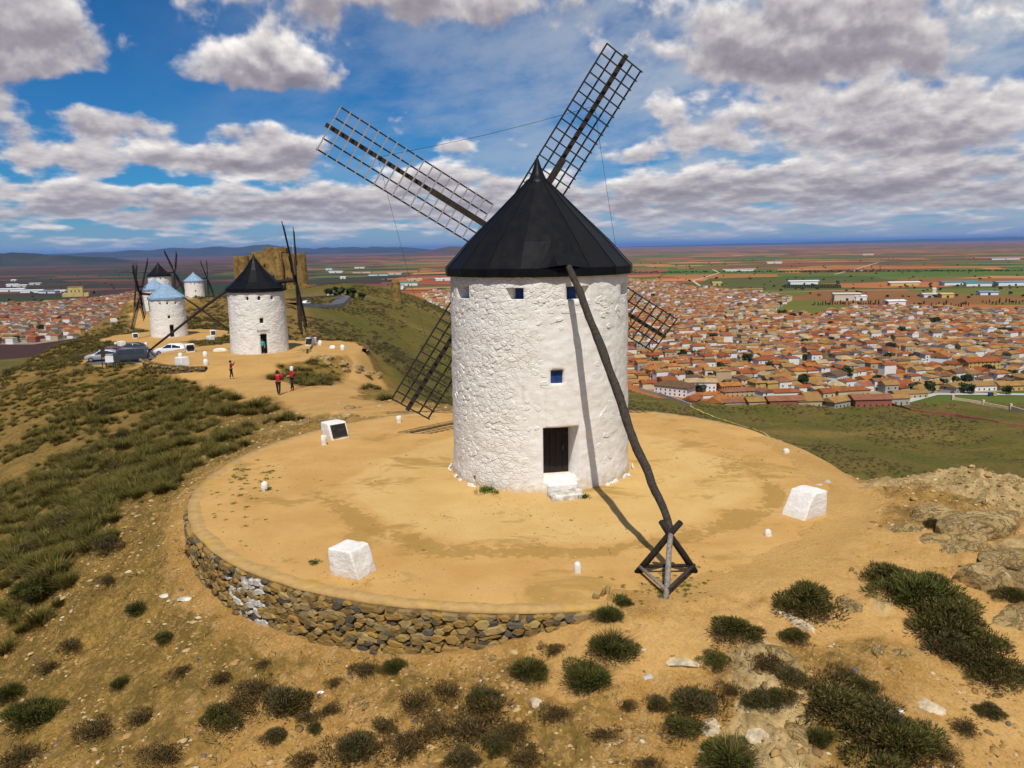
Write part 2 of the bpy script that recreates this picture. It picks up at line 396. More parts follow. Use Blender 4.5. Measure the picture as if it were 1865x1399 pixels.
# wall stones of the terrace
t = material('rubble'); p = t.coord('Object'); r = t.orand()
c = t.ramp(r, [(0.0, (0.235, 0.145, 0.045)), (0.2, (0.34, 0.20, 0.055)), (0.4, (0.18, 0.115, 0.045)), (0.55, (0.30, 0.21, 0.09)), (0.76, (0.10, 0.082, 0.058)), (0.85, (0.40, 0.28, 0.11)), (0.94, (0.14, 0.115, 0.08))], 'CONSTANT')
n = t.noise(t.pos(), 7, 6, 0.68); c = t.mix(n.ss(0.35, 0.7)*0.5, c, t.mix(1.0, c, (0.5, 0.47, 0.42), 'MULTIPLY'))
c = t.mix(t.noise(t.pos(), 2.0, 4).ss(0.56, 0.66)*0.5, c, (0.40, 0.25, 0.05))
t.surface(c, 0.9, t.bump(n, 0.7, 0.05), spec=0.2)
t = material('rubble_small'); r = t.island()
t.surface(t.ramp(r, [(0.0, (0.22, 0.14, 0.045)), (0.25, (0.31, 0.185, 0.055)), (0.5, (0.16, 0.105, 0.042)), (0.7, (0.28, 0.20, 0.085)), (0.85, (0.10, 0.082, 0.058))], 'CONSTANT'), 0.95, t.bump(t.noise(t.pos(), 9, 5, .65), .6, .04), spec=0.15)
t = material('rubble_mass'); p = t.pos(); e = t.voro(p, 5.5, 'F1', 'Color'); a, b, _ = t.sep(e)
c = t.ramp(a, [(0.0, (0.235, 0.145, 0.045)), (0.3, (0.30, 0.19, 0.06)), (0.6, (0.15, 0.10, 0.05)), (0.75, (0.09, 0.085, 0.085)), (0.9, (0.34, 0.23, 0.09))], 'CONSTANT')
dE = t.voro(p, 5.5, 'DISTANCE_TO_EDGE'); c = t.mix(dE.ss(0.0, 0.09), (0.05, 0.032, 0.012), c)
t.surface(c, 0.95, t.bump(dE.ss(0.0, 0.2), 0.9, 0.08), spec=0.15)
flat('white_rubble', (0.56, 0.51, 0.43), 0.9, 0.4, 4, 0.5)
flat('mortar', (0.22, 0.135, 0.045), 0.95, 0.35, 5, 0.6)
flat('pale_stone', (0.52, 0.41, 0.26), 0.9, 0.3, 6, 0.6)
t = material('grey_rock'); p = t.pos(); n = t.noise(p, 1.8, 8, 0.7); n2 = t.noise(p, 9, 5, 0.65)
c = t.mix(n.ss(0.35, 0.65), (0.52, 0.36, 0.15), (0.37, 0.245, 0.095)); c = t.mix(n2.ss(0.56, 0.7)*0.7, c, (0.20, 0.145, 0.075)); c = t.mix(t.noise(p, 0.8, 3).ss(0.52, 0.68)*0.6, c, (0.40, 0.245, 0.07))
c = t.mix(t.noise(p, 3.1, 5).ss(0.6, 0.7)*0.55, c, (0.60, 0.50, 0.34))
cr = t.noise(t.mapping(p, (1, 1, 1.6)), 1.9, 6, 0.7, 0.8); dE = (cr-0.5)._m('ABSOLUTE').ss(0.0, 0.035)
c = t.mix(dE*0.75+0.25, (0.12, 0.085, 0.045), c)
bm = t.bump(n, 0.9, 0.25); bm = t.bump(n2, 0.8, 0.06, bm); bm = t.bump(dE, 0.6, 0.08, bm)
t.surface(c, 0.95, bm, spec=0.15)
# gravel pieces, one tone per piece
t = material('gravel'); r = t.island()
t.surface(t.ramp(r, [(0.0, (0.40, 0.235, 0.08)), (0.3, (0.30, 0.17, 0.05)), (0.5, (0.48, 0.33, 0.15)), (0.68, (0.21, 0.13, 0.05)), (0.90, (0.56, 0.46, 0.30)), (0.955, (0.15, 0.12, 0.095))], 'CONSTANT'), 0.95, spec=0.15)
# dark sheet of the cap
t = material('cap_sheet'); p = t.coord('Object'); n = t.noise(t.mapping(p, (1, 1, 0.35)), 2.2, 6, 0.65); r = t.orand()
c = t.mix(n.ss(0.35, 0.7), (0.0036, 0.0042, 0.0060), (0.0090, 0.0083, 0.0085)); c = t.mix(r*0.5, c, (0.016, 0.0145, 0.0135))
c = t.mix(t.noise(p, 7, 5, 0.7).ss(0.60, 0.72)*0.35, c, (0.045, 0.032, 0.024))
rough = n*0.3+0.30
t.surface(c, rough, t.bump(n, 0.3, 0.04), spec=0.13)
t = material('blue_sheet'); p = t.coord('Object'); n = t.noise(p, 1.6, 6, 0.65); r = t.orand()
c = t.mix(n.ss(0.35, 0.7), (0.20, 0.31, 0.42), (0.33, 0.44, 0.54)); c = t.mix(r*0.5, c, (0.16, 0.26, 0.38))
t.surface(c, 0.6, t.bump(n, 0.2, 0.05), spec=0.3)
# timber
def timber(name, a, b, c3, sc=(6, 6, 0.8)):
    t = material(name); p = t.coord('Object'); n = t.noise(t.mapping(p, sc), 3.0, 7, 0.7, 0.4)
    c = t.mix(n.ss(0.32, 0.6), a, b); c = t.mix(n.ss(0.6, 0.75), c, c3)
    t.surface(c, 0.85, t.bump(n, 0.8, 0.03), spec=0.2)
timber('pole_wood', (0.022, 0.017, 0.014), (0.062, 0.048, 0.036), (0.15, 0.12, 0.092))
timber('dark_wood', (0.016, 0.012, 0.010), (0.035, 0.026, 0.020), (0.07, 0.055, 0.042))
timber('grey_wood', (0.15, 0.125, 0.10), (0.30, 0.265, 0.225), (0.40, 0.36, 0.31), (5, 5, 5))
timber('sail_dark', (0.022, 0.018, 0.016), (0.04, 0.034, 0.030), (0.075, 0.065, 0.055), (5, 5, 5))
timber('sail_sunlit', (0.27, 0.255, 0.235), (0.36, 0.34, 0.32), (0.42, 0.40, 0.37), (5, 5, 5))  # paler timber: sunlight on the upper left sail's crossbars put into the colour
t = material('door_wood'); p = t.coord('Object'); n = t.noise(t.mapping(p, (9, 9, 0.7)), 3.0, 6, 0.65)
t.surface(t.mix(n.ss(0.3, 0.7), (0.010, 0.0055, 0.004), (0.022, 0.011, 0.008)), 0.7, t.bump(n, 0.5, 0.02))
flat('blue_paint', (0.012, 0.040, 0.16), 0.6, 0.3, 8)
flat('dark_hole', (0.012, 0.010, 0.010), 0.9, 0.3)
flat('wire', (0.05, 0.05, 0.055), 0.5)
flat('plaque', (0.030, 0.026, 0.022), 0.35, 0.4, 6)
flat('white_paint', (0.80, 0.79, 0.77), 0.6, 0.06)
flat('concrete', (0.46, 0.44, 0.41), 0.9, 0.2, 2)
t = material('asphalt'); p = t.pos(); t.surface(t.mix(t.noise(p, 0.4, 6).ss(0.3, 0.7), (0.085, 0.082, 0.085), (0.12, 0.115, 0.115)), 0.9)
t = material('castle_stone'); p = t.pos(); n = t.noise(p, 0.32, 7, 0.68); n2 = t.noise(t.mapping(p, (1, 1, 2.2)), 1.3, 4, 0.6)
c = t.mix(n.ss(0.40, 0.60), (0.36, 0.215, 0.06), (0.19, 0.115, 0.035)); c = t.mix(n2.ss(0.50, 0.62)*0.8, c, (0.085, 0.055, 0.025)); c = t.mix(t.noise(p, 0.12, 3).ss(0.55, 0.7)*0.5, c, (0.40, 0.27, 0.09))
t.surface(c, 0.95, t.bump(n2, 1.0, 0.5), spec=0.15)
# foliage
def leaves(name, stops, rough=0.7):
    t = material(name); r = t.island(); o = t.orand()
    c = t.ramp(r, stops); c = t.mix(o*0.5, c, t.mix(1.0, c, (0.62, 0.64, 0.6), 'MULTIPLY'))
    t.surface(c, rough, spec=0.15)
leaves('esparto', [(0.0, (0.052, 0.050, 0.008)), (0.4, (0.102, 0.088, 0.014)), (0.75, (0.165, 0.127, 0.025)), (1.0, (0.28, 0.20, 0.06))])
leaves('dark_bush', [(0.0, (0.027, 0.031, 0.006)), (0.4, (0.058, 0.060, 0.011)), (0.7, (0.105, 0.088, 0.019)), (1.0, (0.20, 0.135, 0.045))])
leaves('green_bush', [(0.0, (0.034, 0.044, 0.008)), (0.45, (0.070, 0.080, 0.014)), (0.8, (0.115, 0.110, 0.022)), (1.0, (0.19, 0.15, 0.045))])
leaves('grey_bush', [(0.0, (0.052, 0.043, 0.016)), (0.5, (0.092, 0.073, 0.028)), (1.0, (0.16, 0.12, 0.05))])
leaves('dead_twig', [(0.0, (0.048, 0.030, 0.009)), (0.6, (0.10, 0.062, 0.019)), (1.0, (0.20, 0.125, 0.042))])
leaves('weed', [(0.0, (0.020, 0.060, 0.006)), (0.6, (0.045, 0.11, 0.012)), (1.0, (0.14, 0.16, 0.02))])
leaves('straw', [(0.0, (0.12, 0.085, 0.02)), (0.5, (0.20, 0.14, 0.04)), (1.0, (0.30, 0.22, 0.08))])
leaves('tree_leaf', [(0.0, (0.018, 0.030, 0.008)), (0.6, (0.04, 0.055, 0.014)), (1.0, (0.08, 0.09, 0.02))])
flat('bark', (0.09, 0.065, 0.045), 0.9, 0.3, 4)

# ------------------------------------------------------------------ terrain
PLAIN = -112.0
TC, TR = np.array([0.38, 27.95]), 11.5            # terrace centre and radius
MILL = np.array([1.02, 28.2])
CP = np.array([
 # round the near terrace, outside its wall
 (2.5,16.2,-.03),(1.6,16.15,-.25),(.7,16.1,-.48),(-.6,16.1,-.80),(-1.9,16.2,-1.08),(-3,16.5,-1.2),(-4.1,16.9,-1.27),(-5.3,17.4,-1.3),(-6.4,18,-1.32),(-7.2,18.6,-1.42),(-8,19.3,-1.38),(-9,20.4,-1.28),(-10.1,22.1,-1.0),
 (-11.3,24.5,-.5),(-11.7,27.5,-.3),(-11.4,31,-.2),(-9.5,35,-.25),(-7,38.2,-.1),(-4,40.2,-.4),(0,41,-.8),(4,40.2,-1.0),(8,37.5,-1.1),(11,33.5,-1.0),(12.6,29,-.7),(12.4,25.5,-.25),
 (3.8,16.2,.02),(5.5,17.2,.03),(8.5,19.2,.05),(11,22,.08),(0,28,0),(5,28,0),(-5,28,0),(0,22,0),(4,20,0),
 # foreground
 (0,13.3,-1.35),(3,13.5,-.85),(6,14.2,-.55),(9,15.5,-.45),(12,17,-.4),(-3,13,-1.9),(-6,14,-2.3),(-9.5,16,-2.7),(-13,20,-3.4),(0,10.5,-1.8),(5,10.5,-1.5),(10,11,-1.4),(-5,10,-2.7),(-10,11,-3.6),(0,4,-2.8),(6,3,-2.6),(-8,4,-4.2),(0,-20,-5),(15,-15,-6),(-20,-15,-9),(14,11,-2.1),(16,15,-1.3),
 # rocks on the right and the drop behind them
 (14.5,25.6,.1),(15.7,22.9,.25),(18,20,-.6),(15,28.5,-2.0),(18.5,26,-2.5),(22,22,-3.5),(25,14,-5),(17,33,-6),(22,36,-11),(30,30,-13),(14,40,-7),(30,45,-22),(60,70,-46),(100,110,-67),(140,200,-84),(150,300,-97),(60,20,-32),(60,-20,-32),(120,20,-62),(180,60,-85),(230,150,-98),(250,280,-110),
 # left slope
 (-16,27,-2.0),(-17,33,-2.2),(-15,40,-1.6),(-20,29,-4.0),(-26,39,-5.4),(-24,50,-3.6),(-35,53,-6.6),(-46,70,-8.2),(-38,72,-5.2),(-58,90,-8.0),(-70,108,-8.0),(-84,142,-8.9),
 (-95,128,-18),(-120,150,-34),(-90,100,-23),(-70,70,-21),(-50,40,-17),(-40,20,-14),(-30,0,-11),(-150,60,-66),(-150,150,-58),(-200,200,-88),(-260,100,-116),(-300,250,-118),(-80,0,-34),(-150,-20,-70),(-100,-60,-45),
 # ridge towards the other mills
 (-10.5,45,-1.1),(-15.7,59,-2.2),(-18,60,-2.9),(-22,70,-3.4),(-28.7,79,-4.4),(-28.4,87.4,-3.5),(-37,87,-4.5),(-50,108,-6.4),(-18.4,99,-4.6),(-55,124,-7.2),(-65,148,-7.5),(-97,214,-8.6),(-102,200,-7.6),(-105,236,-6),(-111,277,-9),(-96,185,-8.2),(-120,240,-15),(-145,260,-32),(-135,215,-28),(-112,175,-20),(-180,320,-55),
 (-145,483,-16),(-170,470,-24),(-120,500,-18),(-150,520,-24),(-85,424,-9.5),(-72,332,-11.5),(-67,281,-12.5),(-110,400,-13),(-54,452,-19),(-56,382,-16.5),(-220,520,-65),(-150,600,-60),(-60,560,-58),(-200,400,-62),
 # right flank of the ridge
 (-3,50,-2.6),(-6,62,-4.5),(2,62,-11),(10,60,-17),(-10,80,-8.5),(-2,90,-16),(-12,108,-12.5),(5,110,-27),(-26,130,-10),(-33,198,-18.5),(20,150,-47),(-10,170,-28),(40,250,-68),(-20,260,-36),(80,330,-87),(-45,250,-19),(0,350,-42),(-20,400,-32),(10,430,-52),(70,430,-88),(120,480,-106),(30,540,-95),
], float)
def rbf_solve(P):
    d = np.hypot(P[:, None, 0]-P[None, :, 0], P[:, None, 1]-P[None, :, 1]); n = len(P)
    K = np.zeros((n+3, n+3)); K[:n, :n] = np.sqrt(d*d+2.0)
    K[:n, n] = 1; K[:n, n+1:] = P[:, :2]*.01; K[n:, :n] = K[:n, n:].T
    K[:n, :n] += np.eye(n)*1e-6
    return np.linalg.solve(K, np.r_[P[:, 2], 0, 0, 0])
_W = rbf_solve(CP)
def hill(x, y):
    x = np.asarray(x, float); y = np.asarray(y, float); z = _W[-3]+_W[-2]*x*.01+_W[-1]*y*.01
    for (a, b, _), w in zip(CP, _W): z = z+w*np.sqrt((x-a)**2+(y-b)**2+2.0)
    return z
# level aprons round the other mills: x, y, z, radius, blend
APRON = [(-29.5, 91.0, -3.45, 11.5, 3.0), (-65.2, 148.5, -7.5, 12.0, 3.0), (-97.5, 215.2, -8.9, 12, 4), (-104.8, 235.2, -5.7, 9, 5), (-111.1, 276.2, -9.0, 11, 5), (-50.5, 109, -6.45, 9.0, 5.0)]
PATHS = [([(-5, 39), (-9.5, 44), (-13, 52), (-18, 60), (-23, 68), (-28.5, 77)], 3.0), ([(-12, 50), (-14, 60), (-14.5, 72), (-16, 84), (-20, 95)], 2.2), ([(-28, 78), (-38, 90), (-48, 106)], 5.0), ([(-50, 112), (-56, 124), (-62, 138)], 5), ([(-66, 150), (-85, 180), (-98, 205)], 2.5), ([(6, 18), (9, 17), (13, 13.5), (15, 9)], 2.6), ([(8, 20), (12, 19.5), (16, 15)], 1.4), ([(1.5, 15), (4.5, 15.5), (9, 18)], 1.5)]
def terrain(x, y, detail=True, masks=False):
    x = np.asarray(x, float); y = np.asarray(y, float)
    rr = np.hypot(x, y); far = rr > 900
    z = np.where(far, PLAIN-40, 0.0)
    i = ~far
    if i.any(): z[i] = hill(x[i], y[i])
    # hill meets plain softly
    k = 5.0; z = np.where(z-PLAIN > 40, z, np.where(z-PLAIN < -40, PLAIN, PLAIN+k*np.log1p(np.exp(np.clip((z-PLAIN)/k, -30, 30)))))
    fade = 1-sstep(520, 900, rr); z = PLAIN+(z-PLAIN)*fade
    plainm = 1-sstep(1.5, 7.0, z-PLAIN)
    plainm = plainm*sstep(585, 600, np.where(x > 0, y+0.06*x, rr*.56)+fbm(x, y, .01, 3, 77)*30)
    rt = np.hypot(x-TC[0], y-TC[1]); ang = np.degrees(np.arctan2(y-TC[1], x-TC[0]))
    bare = np.zeros_like(x); rock = np.zeros_like(x)
    for ax, ay, az_, r_, b_ in APRON:
        d = np.hypot(x-ax, y-ay)+fbm(x, y, .25, 2, 40)*1.6; m = 1-sstep(r_-.2, r_+b_, d); z = z*(1-m)+az_*m; bare = np.maximum(bare, 1-sstep(r_-.4, r_+.6, d))
    for pts, w in PATHS:
        d = seg_dist(x, y, pts)+fbm(x, y, .35, 3, 41)*w*1.1; bare = np.maximum(bare, (1-sstep(w*.6, w*1.25, d)))
    near = 1-sstep(60, 140, rr)
    # open earth in the foreground
    open_ = (1-sstep(-2.0, 3.0, y-16.5-fbm(x, y, .2, 3, 43)*4))*(0.50+fbm(x, y, .30, 4, 44)*0.9)
    open_ += sstep(5, 9, x)*(1-sstep(24, 28, y))*0.45
    bare = np.maximum(bare, np.clip(open_, 0, 1)*near)
    bare = np.maximum(bare, (1-sstep(.3, 1.6, rt-TR))*.62*near)
    # outcrops
    ro = np.exp(-((x-15.6)/2.6)**2-((y-23.2)/2.8)**2)+np.exp(-((x-13.2)/1.6)**2-((y-18.6)/1.3)**2)*.7+np.exp(-((x-12.3)/1.4)**2-((y-25.2)/.9)**2)*.6
    ro += np.exp(-((x-5.0)/.9)**2-((y-14.2)/1.3)**2)*.85+np.exp(-((x-4.2)/1.3)**2-((y-12.2)/1.2)**2)*.7+np.exp(-((x-8.3)/.5)**2-((y-16.6)/.6)**2)*.6+np.exp(-((x+11.5)/5)**2-((y-40)/4)**2)*.5
    rock = np.clip(ro, 0, 1)*near
    bare = np.maximum(bare, (1-sstep(TR+.2, TR+1.4, rt+fbm(x, y, .6, 3, 67)*1.2))*sstep(-90, -70, ang)*(1-sstep(22, 34, ang)))
    green = sstep(0, 6, (x-(-0.32*y+12)))*sstep(38, 60, y+x*1.2)
    green = np.maximum(green, sstep(-30, -45, z))
    if detail:
        small = (1-sstep(90, 300, rr))*(1-sstep(.55, .9, bare)*.75)
        z = z+fbm(x, y, .16, 4, 1)*.9*small*sstep(12.0, 15.0, rt)
        z = z+fbm(x, y, .8, 4, 5)*.34*small*sstep(11.6, 12.6, rt)
        nn = 1-sstep(26, 50, rr)
        z = z+(fbm(x, y, 3.2, 4, 9)*.26+fbm(x, y, 11.0, 3, 12)*.11)*nn*(1-bare*.55)*sstep(11.4, 12.0, rt)
        rid = 1-np.abs(fbm(x*.8+y*.5, y-x*.3, .55, 5, 21, .55))*4
        z = z+rock*(rid*.42+fbm(x, y, 2.4, 4, 23)*.35+.12)
        z = z+(fbm(x, y, .02, 5, 30)*7+fbm(x, y, .12, 3, 31)*1.2)*sstep(-18, -40, z)*(1-plainm)
    # inside the near terrace the ground lies below its earth slab
    # (towards the front right the slab runs out into the natural ground)
    sect = sstep(-84, -76, ang)*(1-sstep(22, 30, ang)); lim = TR-1.5*sect
    inside = 1-sstep(-.55, .05, rt-lim)
    z = np.where((rt < TR+.5) & (rt > lim-.6), z*(1-sect*(1-sstep(TR-.3, TR+.5, rt)))+(.0+fbm(x, y, 1.3, 4, 66)*.045)*sect*(1-sstep(TR-.3, TR+.5, rt)), z)
    z = z*(1-inside)+(-.35)*inside
    if masks: return z, bare, rock, green, plainm
    return z
def gz(x, y): return float(terrain(np.array([x]), np.array([y]))[0])
# grid: fine towards the valley of view, coarse elsewhere
A = np.concatenate([np.linspace(-180, -48, 60)[:-1], np.linspace(-48, 48, 720), np.linspace(48, 180, 60)[1:-1]])
A = np.radians(A)
RAD = np.concatenate([[0.01], np.geomspace(2.0, 9.0, 14)[:-1], np.geomspace(9.0, 46, 330)[:-1], np.geomspace(46, 900, 260)[:-1], np.geomspace(900, 260000, 90)])
na, nr = len(A), len(RAD)
aa, rr_ = np.meshgrid(A, RAD)
gx = (rr_*np.sin(aa)).ravel(); gy = (rr_*np.cos(aa)).ravel()
gzv, m_b, m_r, m_g, m_p = terrain(gx, gy, True, True)
ii = np.arange(nr-1)[:, None]*na; jj = np.arange(na)[None, :]; j2 = (jj+1) % na
F = np.stack([ii+jj, ii+na+jj, ii+na+j2, ii+j2], -1).reshape(-1, 4)
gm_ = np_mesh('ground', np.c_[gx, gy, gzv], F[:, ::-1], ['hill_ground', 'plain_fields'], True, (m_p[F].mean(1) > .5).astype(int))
for n_, v_ in (('bare', m_b), ('rock', m_r), ('green', m_g)): attr(gm_, n_, v_)
tag(put('ground', gm_), kind='structure')
del gx, gy, gzv, m_b, m_r, m_g, m_p, F
# the trodden terrace
rs = np.concatenate([[0.01], np.linspace(.5, 11.0, 46), np.linspace(11.1, 11.46, 5)]); ts = np.linspace(0, 2*np.pi, 240, endpoint=False)
tt, rr2 = np.meshgrid(ts, rs)
tx = TC[0]+rr2*np.cos(tt); ty = TC[1]+rr2*np.sin(tt)
tz = .02+fbm(tx, ty, .25, 4, 60)*.10+fbm(tx, ty, 2.0, 4, 61)*.03
tz = tz*(1-sstep(10.6, 11.3, rr2)*.7)
ta = np.degrees(np.arctan2(ty-TC[1], tx-TC[0])); tsec = sstep(-84, -76, ta)*(1-sstep(22, 30, ta))
tz = tz-tsec*sstep(9.9, 11.4, rr2+fbm(tx, ty, .8, 4, 68)*1.6)*.10
wd = np.hypot((tx-1.2)/7.6, (ty-27.2)/7.3)+fbm(tx, ty, .5, 3, 64)*.18; wear = 1-sstep(.80, 1.02, wd)
n2 = len(ts); ii = np.arange(len(rs)-1)[:, None]*n2; jj = np.arange(n2)[None, :]; j2 = (jj+1) % n2
F = np.stack([ii+jj, ii+j2, ii+n2+j2, ii+n2+jj], -1).reshape(-1, 4)[:, ::-1]
tm = np_mesh('terrace', np.c_[tx.ravel(), ty.ravel(), tz.ravel()], F[:, ::-1], ['terrace_earth'], True)
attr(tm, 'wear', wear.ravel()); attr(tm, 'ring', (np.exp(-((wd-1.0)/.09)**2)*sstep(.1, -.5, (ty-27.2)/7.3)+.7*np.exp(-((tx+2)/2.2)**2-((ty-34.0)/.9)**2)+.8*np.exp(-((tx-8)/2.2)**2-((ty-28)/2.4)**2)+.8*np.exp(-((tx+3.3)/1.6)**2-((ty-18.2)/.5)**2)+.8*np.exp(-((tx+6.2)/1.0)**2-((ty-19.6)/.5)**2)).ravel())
tag(put('terrace', tm), kind='structure')
def terr_z(x, y):
    """ground level including the slab of the near terrace"""
    if math.hypot(x-TC[0], y-TC[1]) < TR-.1: return .02
    return gz(x, y)
def see(u, v, y0=9.0, y1=700.0, off=0.0):
    """where a sight line of the surveyed photograph first meets the ground"""
    d = _fw + (u-932.5)/F_PX*_rt - (v-699.5)/F_PX*_up
    ys = np.geomspace(y0, y1, 500); X_ = d[0]/d[1]*ys; Z_ = CAM_H+d[2]/d[1]*ys
    g = terrain(X_, ys); rt = np.hypot(X_-TC[0], ys-TC[1]); g = np.where(rt < TR-.1, .02, g)
    k = np.nonzero(Z_ <= g+off)[0]
    i = k[0] if len(k) else len(ys)-1
    return float(X_[i]), float(ys[i]), float(g[i])

# ------------------------------------------------------------------ windmills
def tower_mesh(Rb, Rt, Ht, openings, nth, nz, lump, seed):
    """openings: (th0, th1, z0, z1, depth, splay_left, splay_right) in degrees / metres; theta 0 faces -y, positive towards +x"""
    ths = set(np.linspace(-180, 180, nth, endpoint=False)); zs = set(np.linspace(-0.5, Ht, nz))
    for o in openings:
        ths = {a for a in ths if not (o[0]-.6 < a < o[1]+.6)} | {a for a in ths if o[0]+1 < a < o[1]-1}
        zs = {a for a in zs if min(abs(a-o[2]), abs(a-o[3])) > .05}
    for o in openings: ths |= {o[0], o[1]}; zs |= {o[2], o[3]}
    ths = sorted(ths); zs = sorted(zs); n = len(ths)
    th = np.radians(np.array(ths)); zz = np.array(zs)
    TH, ZZ = np.meshgrid(th, zz)
    Rr = Rb+(Rt-Rb)*np.clip(ZZ/Ht, 0, 1)
    l = fbm(TH*Rb*1.0+50, ZZ*1.25, 1.5, 4, seed)*lump*1.8+fbm(TH*Rb+20, ZZ*1.5, 5.0, 4, seed+7)*lump
    l += np.exp(-np.maximum(ZZ, 0)/.35)*.05
    for o in openings:
        e = np.maximum(np.maximum(np.radians(o[0])-TH, TH-np.radians(o[1]))*Rb, np.maximum(o[2]-ZZ, ZZ-o[3]))
        l *= sstep(0.02, .3, e)
    Rr = Rr+l
    V = [(float(a), float(b), float(c)) for a, b, c in zip((Rr*np.sin(TH)).ravel(), (-Rr*np.cos(TH)).ravel(), ZZ.ravel())]
    F = []
    for i in range(len(zs)-1):
        zc = (zs[i]+zs[i+1])/2
        for j in range(n):
            a0 = ths[j]; a1 = ths[(j+1) % n]+(360 if j == n-1 else 0); ac = (a0+a1)/2
            if any(o[0] < ac < o[1] and o[2] < zc < o[3] for o in openings): continue
            F.append((i*n+j, i*n+(j+1) % n, (i+1)*n+(j+1) % n, (i+1)*n+j))
    panels = []
    for (a0, a1, z0, z1, dep, sl, sr) in openings:
        am = R((a0+a1)/2); nx, ny = math.sin(am), -math.cos(am); tx_, ty_ = math.cos(am), math.sin(am)
        def P(a, z):
            r = Rb+(Rt-Rb)*max(0, min(1, z/Ht)); return Vector((r*math.sin(R(a)), -r*math.cos(R(a)), z))
        o4 = [P(a0, z0), P(a1, z0), P(a1, z1), P(a0, z1)]
        i4 = []
        for k, p in enumerate(o4):
            s = sl if k in (0, 3) else -sr
            i4.append(p-Vector((nx, ny, 0))*dep+Vector((tx_, ty_, 0))*s)
        # bring the inner face onto one plane
        dd = min(q.x*nx+q.y*ny for q in i4)
        i4 = [q-Vector((nx, ny, 0))*(q.x*nx+q.y*ny-dd) for q in i4]
        b = len(V)
        # outer loop follows the wall grid so that no crack opens
        cols = [k for k, a in enumerate(ths) if a0-1e-6 <= a <= a1+1e-6]; rows = [k for k, a in enumerate(zs) if z0-1e-6 <= a <= z1+1e-6]
        def strip(ids, pa, pb):
            base = len(V); m = len(ids)
            for q in range(m): V.append(tuple(pa.lerp(pb, q/(m-1))))
            for q in range(m-1): F.append((ids[q], ids[q+1], base+q+1, base+q))
        strip([rows[0]*n+c_ for c_ in cols], i4[0], i4[1]); strip([r_*n+cols[-1] for r_ in rows], i4[1], i4[2])
        strip([rows[-1]*n+c_ for c_ in cols][::-1], i4[2], i4[3]); strip([r_*n+cols[0] for r_ in rows][::-1], i4[3], i4[0])
        panels.append((i4, Vector((nx, ny, 0))))
    # rim at the top closes under the cap
    b = len(V); top = len(zs)-1
    V.append((0, 0, zs[-1]))
    for j in range(n): F.append((top*n+j, top*n+(j+1) % n, b))
    mb = MB(); mb.v = V; mb.f = F
    return mb, panels
def panel(i4, nrm, thick=0.05, shift=0.0):
    mb = MB(); f = [p+nrm*shift for p in i4]; k = [p-nrm*thick for p in f]
    return mb.add(f+k, [(0, 1, 2, 3), (7, 6, 5, 4), (0, 4, 5, 1), (1, 5, 6, 2), (2, 6, 7, 3), (3, 7, 4, 0)])
def stone_mesh(name, mat, seed, w, h, d, n=8):
    rng = random.Random(seed); mb = MB(); ring = []
    for k in range(n):
        a = 2*math.pi*(k+rng.uniform(-.25, .25))/n
        c, s_ = math.cos(a), math.sin(a); q = max(abs(c), abs(s_)); q = 1/(q**.55)*rng.uniform(.82, 1.08)
        ring.append((c*q*w/2*.94, s_*q*h/2*.94))
    vs = [(x, y, -d*.8) for x, y in ring]+[(x, y, d*rng.uniform(.25, .5)) for x, y in ring]+[(x*.80, y*.80, d*rng.uniform(.80, 1.1)) for x, y in ring]+[(rng.uniform(-.1, .1)*w, rng.uniform(-.1, .1)*h, d)]
    fs = []
    for k in range(n):
        q = (k+1) % n
        fs += [(k, q, n+q, n+k), (n+k, n+q, 2*n+q, 2*n+k), (2*n+k, 2*n+q, 3*n)]
    return mb.add(vs, fs).mesh(name, mat)
